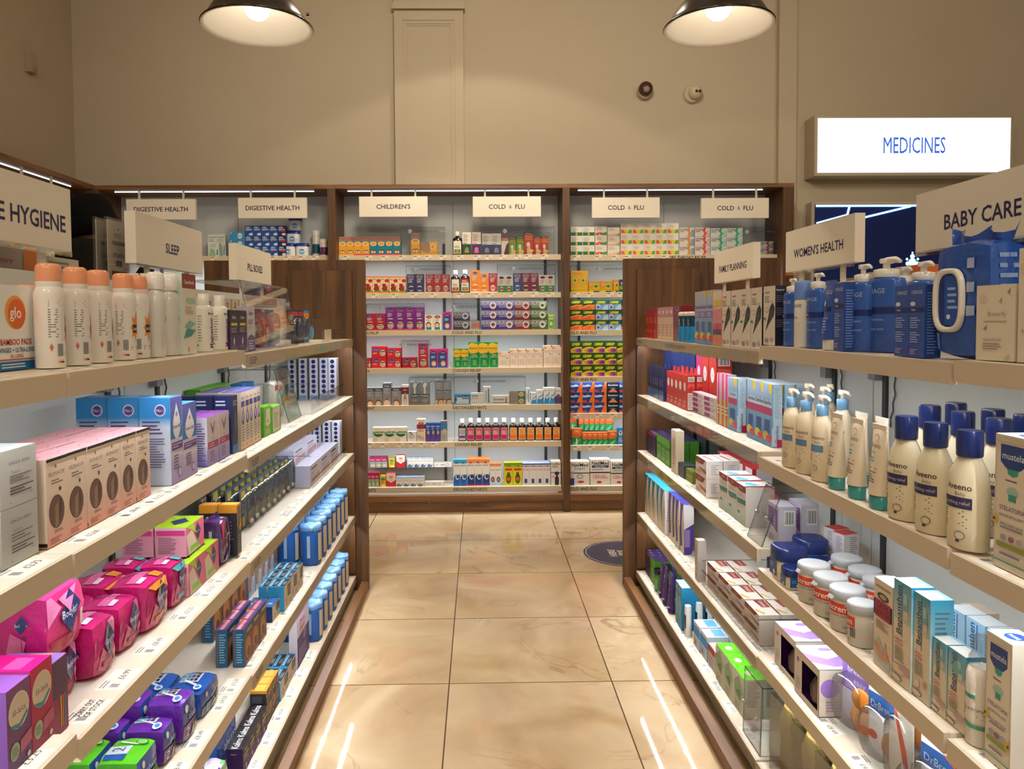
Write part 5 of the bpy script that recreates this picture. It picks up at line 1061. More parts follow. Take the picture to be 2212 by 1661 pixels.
# over the top, on the far side of the gondola
bx('beur', 'device_box', 'e8762a', [('r', .52, 0, 1, 1, 'b5aaa0'), ('t', 'beurer', .74, .87, .05, 'a82c44', .36), ('t', 'beurer', .3, .86, .045, 'f4e4d4', .3), ('r', 0, .0, .52, .78, '55609a'), ('L', .58, .6, .95, .8, 2, 'b84a54')], s='c9bfae', t='7f9a6a')
bx('beurp', 'device_box', 'ee8a28', [], s='d9d0c0', t='e9e4d8')
bx('beurw', 'device_box', 'cfc6b6', [('L', .1, .7, .9, .97, 6, '8a8478')], s='efe8da')
put('beur', (.21, .1, .246), (-1.06, 1.575, 1.2625), H90, 'orange and grey device box below the HYGIENE sign')
put('beurp', (.07, .1, .246), (-1.06, 1.722, 1.2625), H90, 'plain orange box between two others below the HYGIENE sign')
put('beurw', (.15, .1, .235), (-1.06, 1.84, 1.2625), H90, 'white device box with fine print below the HYGIENE sign')
bx('curb', 'plaster_box', '2aa0c8', [('t', 'Elastoplast', .5, .6, .3, 'e8f4f8', .8), ('r', 0, 0, 1, .2, '5ab84a')], s='e9e9e2')
for i in range(4): put('curb', (.12, .05, .215), (-1.05, 2.06 + i * .14, 1.2625), H90, 'turquoise plaster box on the reverse shelf below SLEEP, ' + ORD[i] + ' from camera')
# ================================================================== printed designs, baby gondola
bx('redc', 'slim_red_box', 'b3241e', [('e', .5, .9, .1, .07, '27468a'), ('r', .1, .2, .9, .3, 'c84038'), ('L', .15, .5, .85, .7, 4, 'd87a6a')], s='8f1c18', m='gloss_plastic')
bx('pinkc', 'slim_cream_box', 'e0bfa4', [('r', 0, .7, 1, 1, 'c98a8a'), ('e', .5, .85, .1, .06, 'e8dcd8'), ('L', .2, .1, .8, .5, 5, 'b98a78'), ('r', 0, 0, 1, .04, 'c8a070')], s='d4a890', m='gloss_plastic')
bx('darkred', 'slim_maroon_box', '7a1420', [('e', .55, .95, .16, .09, 'c8c0cc'), ('e', .55, .95, .13, .075, '2c4a80'), ('r', .1, .4, .9, .55, '5a0c18'), ('L', .2, .15, .8, .35, 3, 'a04a50')], m='gloss_plastic')
P['lube'] = dict(k='round', n='gel_bottle', cat='bottle', c='1a4a72', hb=.87, prof=[(.9, 0), (1, .04), (1, .5), (.86, .6), (.92, .9), (.85, 1)], bands=['1f8fd4', '1f8fd4', '1f8fd4', '15405e', '15405e'], cap=[(.85, -.05), (.9, .2), (.86, .75), (.6, 1)], cc='e4dccd', lab=(.55, .95), F=[('t', 'durex', .5, .5, .3, 'e8ecf4', .6, 1, 0)])
CLB = lambda a, b_: [('r', 0, .74, 1, 1, a), ('p', [(.55, 1), (1, 1), (1, .86), (.75, .84)], 'd8b42a'), ('t', 'Clearblue', .5, .7, .06, '3d4a78', .9), ('r', 0, .5, 1, .62, b_), ('r', 0, 0, 1, .48, '4a90c4', '7fb0d4'), ('r', .2, .2, .8, .42, '2c5a9a'), ('e', .35, .16, .12, .07, 'e4d048'), ('e', .75, .12, .14, .06, 'd8284a')]
bx('clbp', 'test_kit_box', 'b4b6d4', CLB('a8b8d4', '8a78b8') + [('L', .1, .52, .9, .6, 2, 'd8d0e8')], s='a4b4d0', m='gloss_plastic')
bx('clb', 'test_kit_box', 'c4d4e0', CLB('9ab4d0', 'b83a6a'), s='c4dceb', t='cfe0ea', S=[('t', 'Clearblue', .5, .2, .3, '34508a', .34, 1, .01), ('r', .5, 0, 1, .12, 'b82a5a'), ('r', 0, .3, .12, 1, '6ab0d8'), ('L', .25, .45, .85, .95, 18, '9ab0c0')], m='gloss_plastic')
bx('clpink', 'test_kit_box', 'e8dfc8', [('r', 0, .72, 1, .84, 'e8c82a'), ('r', 0, .44, 1, .68, 'e8909a'), ('r', 0, .3, 1, .42, 'd8486a'), ('r', 0, .2, 1, .3, '3a3058'), ('r', 0, 0, 1, .2, 'e88a6a')], s='e8a0a0', m='gloss_plastic')
bx('beurt', 'thermometer_box', 'ece2d2', [('t', 'beurer', .35, .9, .045, 'c0282e', .55), ('L', .1, .72, .6, .84, 4, '8f887c'), ('p', [(.08, .12), (.2, .24), (.55, .38), (.9, .5), (.96, .64), (.8, .72), (.6, .66), (.4, .44)], '26262b'), ('p', [(.55, .42), (.75, .6), (.82, .58), (.62, .42)], '5a5a60'), ('t', '30sec', .75, .74, .022, '444', .3), ('e', .3, .6, .09, .04, 'd08a8a'), ('e', .3, .6, .075, .033, 'ece2d2'), ('e', .3, .08, .08, .04, 'a890b0'), ('e', .7, .1, .07, .035, 'c8b8b0'), ('e', .12, .45, .06, .02, '3a8a5a')], s='22243c', S=[('t', 'beurer', .38, .93, .035, 'cfd0dc', .6), ('L', .08, .72, .7, .84, 4, '6a6c88'), ('L', .08, .5, .7, .64, 4, '6a6c88'), ('L', .08, .3, .7, .44, 4, '6a6c88')])
bx('beuro', 'device_box', 'd8c8b8', [('r', .6, 0, 1, 1, 'e8762a')], s='e8762a')
UR = lambda: [('t', 'URIAGE', .5, .86, .07, 'c8d2ee', .85, 0, -.004), ('L', .3, .78, .7, .81, 1, '9fb0e0'), ('r', -.25, .52, 1.25, .62, '1c2f74'), ('e', .3, .68, .035, .05, 'e4e4ee'), ('t', 'bebe', .35, .58, .05, 'd8dcf0', .4, 0, 0), ('t', 'eau nettoyante', .5, .44, .035, 'c8d4f0', .85, 0, -.006), ('t', 'Cleansing water', .5, .3, .035, 'c8d4f0', .85, 0, -.006), ('L', .15, .1, .7, .22, 4, '8fa4dc')]
PUMPB = dict(k='round', cat='bottle', hb=.8, prof=[(.93, 0), (1, .02), (1, .93), (.93, .98), (.55, 1)], cap=[(.5, -.01), (.52, .1), (.52, .4), (.3, .46)], cc='efebe2', pump=.5, pc='efebe2', span=150, lab=(.04, .94))
P['urb'] = dict(PUMPB, n='wash_bottle', c='3560b4', F=UR())
P['urs'] = dict(k='round', n='oil_spray', cat='bottle', c='f0ebdf', hb=.72, prof=[(.95, 0), (1, .03), (1, .95), (.9, 1)], cap=[(.98, -.02), (1, .3), (1, .8), (.9, .95), (.3, 1)], cc='6f92d8', cm='matt_plastic', lab=(.1, .95), F=[('t', 'URIAGE', .5, .9, .07, '2a2f50', .8, 0, 0), ('t', 'huile', .5, .62, .06, '4a5aa0', .6, 0, 0), ('L', .15, .1, .8, .5, 8, '7a7a88')])
P['urt'] = dict(k='tube', n='cream_tube', cat='tube', c='3358b0', cc='efe9dc', hc=.16, F=[('t', 'URIAGE', .5, .84, .075, 'd0d8f0', .8, 0, 0), ('r', .08, .5, .92, .58, '1c2f74'), ('e', .3, .64, .04, .05, 'e4e4ee'), ('L', .2, .1, .8, .4, 6, '9fb4e4')])
bx('urx', 'cream_box', '3154a8', [('t', 'URIAGE', .5, .9, .05, 'd4dcf2', .82, 0, 0), ('r', 0, .62, 1, .69, '1a2a66'), ('e', .25, .74, .06, .03, 'e4e4ee'), ('t', 'bebe', .3, .66, .035, 'e0e4f4', .4, 0, 0), ('L', .1, .4, .8, .56, 5, 'a8bce8'), ('L', .1, .2, .8, .36, 5, 'a8bce8'), ('L', .1, .04, .6, .12, 3, 'c8a8d0')], s='26468f', S=[('L', .15, .05, .8, .9, 22, '6f8cd0')])
P['wipe'] = dict(k='wipes', n='wipes_pack', cat='pack', c='2b57b0', lx=-.18, F=[('t', 'URIAGE', -.05 + .1, .1, .05, 'd8e0f4', .4, 1, 0), ('L', .62, .3, .8, .95, 3, 'b8c8ec')], S=[('L', .2, .1, .8, .95, 9, '8fa8e0')], amp=.012)
bx('bflyb', 'baby_bath_box', 'eadfc9', [('t', 'Butterfly', .55, .62, .06, '9a8c7c', .7, 0, -.008), ('L', .2, .5, .8, .54, 1, 'b8aa98'), ('e', .18, .82, .07, .06, 'dccfb8'), ('p', [(.8, .9), (.9, .96), (.86, .88), (.92, .84)], '8f9a70'), ('p', [(.6, .78), (.68, .84), (.66, .76)], '9aa08a'), ('p', [(.2, .42), (.3, .48), (.28, .4)], '8a8a8a'), ('t', 'baby bath milk', .45, .28, .035, '9a8c7c', .8, 0, 0), ('L', .2, .14, .8, .24, 3, 'a89a88'), ('p', [(.75, .04), (.9, .1), (.85, .02)], 'd4c88a')], s='e2d6be')
DUR = [('t', 'durex', .5, .55, .22, 'b8c8e4', .6, 1, .02), ('L', .15, .08, .85, .24, 3, '7f98c8')]
bx('durb', 'slim_blue_box', '27458c', DUR, s='1f3670', m='gloss_plastic')
bx('durd', 'slim_navy_box', '2a3a66', DUR + [('r', 0, 0, 1, .3, '4a6a9a')], s='24315a', m='gloss_plastic')
HAN = lambda c: [('e', .5, .66, .26, .13, 'eee2dc'), ('t', 'h', .5, .66, .05, c, .2), ('t', 'hanx', .5, .24, .07, 'f0dcd4', .7), ('L', .1, .06, .8, .16, 3, 'e8c0b4')]
bx('hanr', 'slim_red_carton', 'c8342c', HAN('c8342c'), s='c02a26', flap='d83a30', S=[('b', .12, .82, .88, .96), ('r', .08, .02, .92, .5, 'e8dcd4'), ('L', .15, .06, .85, .46, 8, 'a89890'), ('p', [(.1, .62), (.5, .7), (.9, .6), (.9, .76), (.1, .78)], 'e05a48')])
bx('hanp', 'slim_pink_carton', 'd02a70', HAN('d02a70'), s='b8205a', flap='e02a80')
bx('tiny', 'small_test_box', 'ead8d4', [('r', .1, .15, .55, .85, '8f2a5a'), ('L', .6, .2, .95, .8, 3, 'a88a98')], s='ead8d4', S=[('r', .45, .15, .95, .8, '9a2a68'), ('L', .08, .2, .4, .8, 3, 'a88a98')])
bx('yellp', 'slim_test_pack', 'd8c83a', [('r', 0, .5, 1, 1, 'e0a8b4'), ('r', .3, 0, .7, 1, 'd02a78'), ('L', .1, .2, .9, .4, 3, 'e8e0a0')], s='d8b0b8', m='gloss_plastic')
P['avp'] = dict(PUMPB, n='lotion_pump', c='f0dfbc', hb=.77, prof=[(.86, 0), (.97, .02), (1, .3), (.97, .7), (.85, .88), (.6, .96), (.45, 1)], cap=[(.46, -.03), (.48, .1), (.48, .5), (.3, .55)], cc='6f9ec4', pump=.62, pc='f3e8d2', pdir=1, lab=(.06, .78), span=130, F=[('t', 'Aveeno', .55, .84, .08, '4f4238', .7, 0, 0), ('t', 'Baby', .6, .74, .05, '6a5a4c', .4, 0, -.006), ('r', .22, .54, .84, .68, '5f88a8'), ('L', .28, .57, .78, .65, 2, 'd8e4ec'), ('L', .25, .34, .8, .5, 5, '7a6a58'), ('e', .5, .2, .06, .06, '9a8a74'), ('e', .5, .2, .05, .05, 'd8c8a8')])
P['avt'] = dict(k='tube', n='lotion_tube', cat='tube', c='f0dfc0', cc='3f9a96', hc=.17, t='f4e9d4', F=[('e', .5, .86, .07, .05, 'd8a088'), ('e', .5, .85, .055, .04, 'f0dfc0'), ('t', 'Aveeno', .5, .74, .075, '4f4238', .75, 0, 0), ('t', 'baby', .45, .64, .05, '6a5a4c', .3, 0, -.006), ('L', .2, .48, .75, .58, 2, '6fa0b8'), ('L', .15, .38, .9, .42, 1, 'c88a5a'), ('L', .15, .18, .8, .36, 5, '6f6252'), ('L', .1, .04, .3, .08, 1, '6f6252')])
P['avb'] = dict(k='round', n='bath_bottle', cat='bottle', c='ece0bd', hb=.79, prof=[(.84, 0), (.97, .02), (1, .25), (1, .6), (.88, .82), (.62, .95), (.5, 1)], cap=[(.56, -.04), (.58, .03), (.58, .9), (.54, 1)], cc='17265c', lab=(.06, .8), span=130, F=[('p', [(.0, .02), (.72, .02), (.86, .2), (.88, .55), (.74, .86), (.5, 1), (.1, 1), (0, .9)], 'f0e2c4'), ('t', 'Aveeno', .42, .83, .085, '3d3226', .72, 0, .012), ('t', 'Baby', .5, .73, .05, '5a4c3e', .35, 0, -.006), ('r', .04, .52, .74, .68, '322f52'), ('t', 'soothing relief', .4, .6, .05, 'c8c4d8', .6, 0, 0), ('L', .1, .36, .7, .5, 4, '6f6252'), ('L', .1, .24, .7, .34, 4, '6f6252'), ('e', .5, .13, .07, .06, '7a7060'), ('e', .5, .13, .058, .05, 'e4d6b4'), ('r', .42, .03, .5, .07, '4a4468')])
P['mtube'] = dict(k='round', n='gel_pump', cat='bottle', c='efe4d2', hb=.74, prof=[(.9, 0), (1, .02), (1, .93), (.7, 1)], cap=[(.95, -.03), (.95, .9), (.6, 1)], cc='e4e0d8', cm='clear_blister', lab=(.05, .9), F=[('r', 0, 0, 1, .05, 'e8702a'), ('r', 0, .06, 1, .12, '9aa85a'), ('p', [(.1, .98), (1, .98), (1, .82), (.55, .76), (.1, .82)], '22408a'), ('t', 'mustela', .55, .88, .07, 'eef0f8', .8, 0, 0), ('L', .1, .66, .7, .72, 1, '6a6a8a'), ('t', 'GEL', .4, .62, .055, '4a4a7a', .4), ('t', 'ARNICA', .5, .53, .05, '4a4a7a', .7), ('t', 'CALENDULA BIO', .5, .42, .03, '4a4a7a', .85), ('e', .5, .3, .09, .07, '7a86a8'), ('e', .5, .3, .075, .058, 'efe4d2'), ('e', .5, .18, .05, .05, 'a8b0c4')])
MUS = [('L', .02, .6, .98, .99, 14, 'd9cdb0'), ('r', .06, 0, .94, .93, 'ecdfc9'), ('p', [(.16, .93), (.84, .93), (.84, .8), (.7, .76), (.5, .74), (.3, .76), (.16, .8)], '24407f'), ('t', 'mustela', .5, .85, .05, 'eef0f8', .6, 0, .005), ('p', [(.34, .755), (.66, .755), (.62, .715), (.5, .7), (.38, .715)], '3f9a84'), ('L', .3, .66, .7, .68, 1, '55506a'), ('e', .5, .59, .06, .035, 'a8c8b8'), ('r', .4, .52, .6, .57, '3f9a84'), ('t', 'STELATOPIA', .5, .46, .032, '54507a', .78, 0, 0), ('t', 'BAUME EMOLLIENT', .5, .405, .02, '55507a', .72, 0, 0), ('t', 'EMOLLIENT BALM', .5, .34, .02, '55507a', .7, 0, 0), ('L', .2, .3, .8, .33, 1, '8a8498'), ('e', .28, .24, .03, .022, 'a8a4b4'), ('e', .5, .24, .03, .022, '9a6a7a'), ('e', .72, .24, .03, .022, 'b4b0b8'), ('r', .1, .165, .88, .2, '94a04a'), ('L', .2, .1, .75, .14, 1, '8a8498'), ('r', 0, .055, 1, .065, '3f9a84'), ('e', .05, .36, .04, .032, 'd8b83a'), ('e', .95, .22, .04, .032, 'd8b83a'), ('e', .04, .36, .014, .011, '5a3a20'), ('e', .96, .22, .014, .011, '5a3a20')]
bx('must', 'balm_carton', 'e4d8be', MUS, s='ddd3c2', t='e6e2d6', T=[('e', .5, .5, .3, .3, '2454a8'), ('t', 'mustela', .5, .5, .2, 'eef', .4)])
bx('mdark', 'massage_oil_box', '3a2a40', [('r', .0, .9, 1, 1, 'c03a28'), ('L', .2, .2, .8, .8, 8, '6a5a74')], s='2a2034', t='2f2050', T=[('e', .5, .5, .2, .2, 'a89ac4')])
bx('mgreen', 'massage_oil_box', '4f8a2a', [('r', 0, .72, 1, 1, '5fb02c'), ('r', .15, .1, .85, .6, '7fb85a'), ('L', .2, .2, .8, .5, 5, '3a6a20')], s='3f7a20', t='2c1c4a')
bx('tallw', 'slim_cream_carton', 'd9ccb2', [('t', 'Intimate', .5, .5, .3, 'b0502a', .7, 1, 0)], s='c6b898')
bx('blackb', 'black_gift_box', '1b1b20', [('L', .2, .2, .8, .8, 5, '3c3c44')], s='141418')
bx('slate', 'slate_display_box', '4a4e54', [('e', .4, .6, .16, .16, '6a6e74'), ('L', .2, .2, .7, .35, 2, '7a7e84')], s='3c4048')
bx('olive', 'small_olive_box', '7f8a24', [('r', .1, .4, .9, .6, '9aa63a')], s='6a7420')
CAN = lambda c: [('p', [(0, 1), (.9, 1), (.7, .68), (0, .66)], '8f3026'), ('t', 'Canesten', .36, .83, .1, 'ecdcd0', .58, 0, 0), ('p', [(.3, .5), (1, .42), (1, .24), (.45, .38)], c), ('L', .1, .1, .6, .3, 3, 'a8988a')]
bx('canr', 'cream_treatment_box', 'e8dcca', CAN('c84a30'), s='ece6de', S=[('L', .3, .2, .8, .8, 6, 'b8b0b4')], T=[('p', [(.2, .2), (.9, .4), (.9, .55), (.2, .4)], 'c8402c')])
CANV = lambda c: [('p', [(0, 1), (1, 1), (1, .84), (.5, .82), (0, .88)], '8f3026'), ('t', 'Canesten', .5, .93, .045, 'ecdcd0', .85, 0, 0), ('p', [(0, .62), (1, .66), (1, .54), (.2, .5)], c), ('L', .2, .7, .9, .8, 4, 'b8aa98'), ('r', 0, 0, 1, .35, 'a8b8a8', 'dfe0d0'), ('e', .3, .28, .1, .04, '3a9a94')]
bx('cant', 'tall_treatment_box', 'e6dccc', CANV('3f8a80'), s='dcd4cc', t='e8e4de', T=[('p', [(.1, .3), (.6, .6), (.9, .3), (.6, .1)], '6ab8d0'), ('r', .8, 0, 1, 1, '9a3028')])
bx('canv', 'violet_treatment_box', 'd8cfd8', [('p', [(.1, .9), (.9, .9), (.9, .3), (.1, .5)], '8a5aa0'), ('t', 'Canesten', .6, .5, .25, 'e8dcec', .8, 1, 0), ('L', .2, .05, .8, .2, 3, '8a7a98')], s='d4ccd8', S=[('b', .3, .5, .9, .9)])
bx('cands', 'leaning_treatment_box', 'e2dcdc', [('p', [(.1, 0), (.7, .02), (.72, .4), (.1, .42)], '9a2a2a'), ('t', 'Canesten', .4, .22, .3, 'f0dcd8', .34, 1, 0), ('L', .35, .5, .9, .95, 10, 'a8a0b0')], s='e6e0e0', t='c03a34', S=[('p', [(.0, 0), (.65, .02), (.6, .42), (0, .42)], '9a2a2a'), ('t', 'Canesten', .32, .22, .3, 'f0dcd8', .34, 1, 0), ('L', .4, .5, .95, .95, 10, 'a8a0b0')])
bx('ovared', 'red_white_box', 'd8d0d4', [('r', 0, 0, .3, 1, 'b0202a'), ('L', .4, .2, .9, .8, 4, '8a8490')], s='c82a34', S=[('r', .2, 0, 1, 1, 'dcd4d8'), ('b', .35, .2, .9, .7)])
P['vas'] = dict(k='pot', n='jelly_pot', cat='pot', c='ece3bd', cc='1c2c66')
P['sudo'] = dict(k='round', n='cream_tub', cat='tub', m='matt_plastic', c='dfd9cc', hb=.78, prof=[(.86, 0), (.93, .02), (.95, .9), (.9, 1)], cap=[(.97, -.06), (1, 0), (1, .5), (.99, .85), (.93, .97), (.6, 1)], cc='b9bcbe', cm='matt_plastic', lab=(.1, .9), span=170, sa=70, F=[('r', 0, .58, 1, .98, 'd8432c'), ('t', 'Sudocrem', .5, .78, .22, 'f4ece4', .86, 0, .02), ('t', 'ANTISEPTIC HEALING CREAM', .5, .5, .07, '5a5488', .9, 0, 0), ('L', .08, .2, .9, .42, 3, '8f8a84'), ('t', '250g', .8, .1, .08, '77736c', .2, 0, 0)], S=[('b', .3, .15, .8, .6)], tab=1)
bx('gripe', 'gripe_water_carton', 'ead9c0', [('t', 'WOODWARDS', .5, .92, .03, '3a2f2c', .85, 0, .01), ('e', .5, .82, .12, .045, '4a3a36'), ('e', .5, .82, .07, .025, 'b8a890'), ('r', 0, .58, 1, .76, '2a2024'), ('r', .08, .57, .9, .77, 'a8324e'), ('t', 'GRIPE', .5, .71, .065, '3a1420', .7, 0, 0), ('t', 'WATER', .5, .63, .065, '3a1420', .76, 0, 0), ('L', .15, .44, .85, .54, 5, '8a7a70'), ('p', [(.08, .3), (.3, .34), (.6, .2), (.95, .12), (.9, .02), (.3, .06), (.05, .16)], 'b8ccc8'), ('p', [(.15, .26), (.3, .28), (.5, .2), (.85, .2), (.8, .1), (.4, .1), (.2, .18)], 'd8a080'), ('e', .2, .24, .06, .035, 'd4987c'), ('p', [(.6, .2), (.66, .33), (.72, .32), (.74, .18)], 'd8a080')], s='d8c8b4')
BEP = [('r', 0, .62, 1, 1, 'c4ccb8', '4fa4bc'), ('t', 'Bepanthen', .3, .72, .27, '2c3a5c', .5, 1, .012), ('r', .47, .47, .51, .98, '2c3a78'), ('e', .72, .78, .16, .11, 'a87a94'), ('e', .70, .78, .15, .105, '74b0b8'), ('r', .62, .66, .84, .74, 'e0c8b0'), ('r', .58, .8, .78, .9, 'a4ccc4'), ('L', .1, .37, .7, .45, 2, 'd88a8a'), ('L', .1, .22, .75, .36, 6, '857a6e'), ('e', .3, .14, .13, .045, 'd89a94'), ('e', .3, .14, .12, .04, 'e9dabe'), ('e', .75, .17, .12, .035, 'c8a4a4'), ('e', .2, .05, .1, .03, '8a7f72'), ('e', .2, .05, .085, .024, 'e9dabe')]
bx('bep', 'nappy_ointment_box', 'e9dabe', BEP, s='c9d8d4', t='e2e4e0', S=[('r', 0, .55, 1, 1, '9cd0de', '2f9fc8'), ('L', .2, .25, .85, .9, 14, '5a8098')], T=[('r', 0, .8, 1, 1, '8fc4d8')])
bx('bepb', 'nappy_ointment_box', 'd6e2ec', [('r', 0, .5, 1, 1, 'b8dcf0', 'a0d0ee'), ('t', 'Bepanthen', .3, .66, .3, '1f4890', .6, 1, .012), ('r', .56, .36, .61, .96, '2448a0'), ('L', .1, .2, .8, .32, 2, 'd880b0'), ('L', .1, .04, .8, .18, 4, '8a94a8')], s='b4daee', t='dfe8ec')
P['foam'] = dict(k='round', n='foam_bottle', cat='bottle', c='efe6d6', hb=.72, prof=[(.93, 0), (1, .02), (1, .9), (.9, .97), (.8, 1)], cap=[(.8, -.02), (.84, .1), (.84, .3), (.6, .5), (.6, .95), (.5, 1)], cc='dfe4ea', cm='clear_blister', lab=(.06, .92), F=[('p', [(.05, .95), (.95, .95), (.95, .74), (.5, .66), (.05, .74)], '24407f'), ('t', 'mustela', .5, .84, .075, 'eef0f8', .8, 0, 0), ('r', .2, .64, .6, .7, '3f9a84'), ('t', 'STELATOPIA', .5, .48, .04, '54507a', .85, 0, 0), ('L', .15, .34, .85, .44, 3, '8a8498'), ('r', .1, .2, .9, .26, '4f9a7a')])
bx('teal', 'teal_crescent_box', 'e6d8c0', [('p', [(.0, 1), (.85, 1), (.5, .85), (.3, .6), (.35, .3), (.6, .12), (.2, .3), (0, .6)], '2f7a86'), ('L', .55, .3, .9, .6, 6, 'b8ab98')], s='dfdbd8', t='2f9cb0', S=[('L', .2, .3, .8, .8, 8, 'c4c0c0')])
bx('violetb', 'violet_crescent_box', 'e2d4c0', [('p', [(.0, 1), (.85, 1), (.5, .8), (.35, .5), (.6, .16), (.1, .1), (0, .5)], '4a3a6a'), ('L', .55, .3, .9, .6, 6, 'b8ab98')], s='d8d4d4', t='3a3f9a', S=[('p', [(0, .5), (1, .62), (1, .1), (.7, 0), (0, 0)], '4a3a86'), ('r', .05, .15, .6, .5, '8a7ab4')])
bx('leanw', 'white_applicator_box', 'dcd2c4', [('L', .2, .1, .8, .9, 10, 'b4aa9c')], s='b8b0a8')
bx('canh', 'flat_treatment_box', 'e4d8c6', CAN('8a70a8'), s='dcd0c0', t='ddd6cc', T=[('p', [(0, .4), (.5, .5), (.5, .95), (0, .95)], '8f3026'), ('t', 'Canesten', .25, .72, .2, 'ecdcd0', .4, 0, 0), ('p', [(.6, .1), (.9, .4), (.95, .3), (.7, 0)], 'd8a83a')])
P['win'] = dict(k='window', n='feeding_bottle_carton', c='e6d9c8', lin='4a1f66')
P['win']['in'] = 'b08a78'
P['brea'] = dict(k='blister', n='teething_pack', cat='pack', c='9c78d0', F=[('t', 'breathe', .5, .8, .09, 'f4eefc', .8, 0, 0), ('t', 'easy', .55, .66, .09, 'f4eefc', .5, 0, 0), ('r', 0, 0, 1, .5, 'e4dcea'), ('L', .1, .52, .8, .6, 2, 'd8c8ec')], inside=[('soother', .4, .55, .3, .16, 'd8862e'), ('soother', .4, .28, .34, .2, 'dc9458')])
P['drb'] = dict(k='blister', n='soother_pack', cat='pack', c='e6e2e4', F=[('r', 0, .62, 1, .9, '2a5a9a'), ('t', 'DrBrowns', .5, .74, .1, 'c8d8ec', .85, 0, 0), ('e', .15, .3, .08, .06, 'c8402c'), ('p', [(.5, .9), (.9, .95), (.8, .8)], 'b04a3a')], inside=[('soother', .5, .36, .34, .2, 'd88a48')])
P['spoon'] = dict(k='blister', n='spoon_pack', cat='pack', c='d8ccbc', F=[('p', [(.2, .95), (.3, .95), (.7, .5), (.9, .1), (.7, .1), (.5, .45)], 'c8503a'), ('r', 0, .8, .2, 1, '2a5a9a')], dome=(.03, .95))
P['nip'] = dict(k='round', n='clear_soother_pot', cat='pot', c='dfe3e4', m='clear_blister', hb=.6, prof=[(.9, 0), (1, .1), (1, .8), (.6, 1)], cap=[(.5, 0), (.4, .4), (.2, .8), (.05, 1)], cc='e8e8e4', cm='clear_blister', capn='teat')
P['ptube'] = dict(k='tube', n='purple_tube', cat='tube', c='3c2560', cc='2e1c4c', hc=.1, t='4a3080', F=[('p', [(.45, .7), (.55, .82), (.6, .7)], 'd8c8ec'), ('L', .3, .3, .7, .6, 4, '7a68a0'), ('r', .05, .05, .95, .09, 'c8b8dc')])
P['gbot'] = dict(k='round', n='green_gel_bottle', cat='bottle', c='4a8a3a', hb=.78, prof=[(.95, 0), (1, .04), (1, .85), (.6, 1)], cap=[(.9, -.05), (.92, .2), (.92, .95), (.85, 1)], cc='15171a', lab=(.1, .8), F=[('r', .1, .1, .9, .9, '6aa85a'), ('L', .2, .2, .8, .8, 5, '2c5a20')])
bx('bluet', 'toothbrush_carton', '4fa4c8', [('p', [(0, .7), (.6, .8), (.9, .5), (.5, .2), (0, .3)], '8fc8dc'), ('L', .1, .82, .9, .95, 3, 'd8ecf4')], s='1f80b0', t='9fd4ea')
P['stick'] = dict(k='stick', n='electric_toothbrush', cat='toothbrush', c='fff')
bx('babyw', 'thermometer_carton', 'dfe2e6', [('r', 0, .5, 1, .85, '4a9ad8'), ('e', .3, .2, .1, .1, 'c03a3a'), ('L', .1, .1, .9, .4, 5, 'a0a8b4')], s='cfe0ee', t='e4ecf2', S=[('r', 0, 0, .5, .8, '5aa8dc')], T=[('r', .1, .4, .9, .9, '6ab4e4')])
bx('redw', 'red_white_carton', 'e0d4cc', [('r', 0, .7, .9, .98, 'b02c2c'), ('L', .1, .1, .9, .6, 6, 'a89890')], s='d8ccc4', S=[('r', 0, .8, 1, 1, 'b02c2c'), ('r', .1, 0, .4, .6, '8a1c24')])
bx('gtop', 'green_top_carton', 'd6d3bc', [('p', [(0, .7), (.5, .95), (.9, .6), (.5, .3), (.1, .4)], '9ab48a'), ('p', [(.2, .5), (.6, .6), (.7, .3)], '5a8a4a'), ('L', .1, .05, .8, .25, 5, 'a8a490')], s='d9d6c6', t='63c41c', T=[('p', [(.3, .5), (.42, .7), (.58, .7), (.7, .5), (.58, .3), (.42, .3)], 'eef4e4')], S=[('L', .15, .3, .9, .95, 18, '77786a')])
P['loof'] = dict(k='loofah', n='loofah_pack', cat='pack', c='fff')
# ================================================================== what stands on the baby gondola
G('RA1', 'redc', 'H', (233, 985), (135, 982), (233, 728), .05, 'slim red carton', n=3, X=.80)
G('RA1', 'pinkc', 'H', (366, 985), (236, 985), (330, 722), .05, 'slim peach carton', n=4, X=.80)
G('RA1', 'darkred', 'H', (428, 985), (367, 985), (428, 712), .05, 'maroon carton with blue roundel', X=.80)
Cs('RA1', 'lube', 'H', [(447, 990), (483, 995), (525, 998)], (525, 684), .042, .036, 'two-tone blue gel bottle, white cap,', X=.80, h=.117)
G('RA1', 'clbp', 'H', (708, 1018), (552, 998), (708, 575), .03, 'lilac test-kit carton', n=3, X=.795)
G('RA1', 'clpink', 'H', (783, 1022), (709, 1018), (783, 585), .03, 'pink and yellow test-kit carton', n=2, X=.795)
G('RA1', 'beurt', 'H', (1126, 1045), (785, 1022), (1126, 550), .038, 'white carton with black thermometer', n=4, X=.797)
G('RB1', 'beurt', 'H', (1236, 1050), (1135, 1045), (1236, 537), .038, 'white thermometer carton with navy side showing', X=.797)
for i in range(5): put('beuro', (.12, .1, (.17, .18, .2, .21, .215)[4 - i]), (1.19, 1.98 + i * .15, 1.2625), -H90, 'beige and orange device box on the reverse shelf below WOMEN\'S HEALTH, ' + ORD[i] + ' from camera')
U = 'RB1'
Cs(U, 'urb', 'I', [(155, 1055)], (155, 500), .062, .044, 'pump bottle of blue wash, smallest,', X=.83, h=.178)
Cs(U, 'urs', 'I', [(228, 1058)], (228, 540), .046, .046, 'white spray with frosted blue cap', X=.82, h=.168)
Cs(U, 'urb', 'I', [(318, 1062)], (318, 475), .066, .046, 'pump bottle of blue wash beside the spray', turn=.1, X=.83, h=.183)
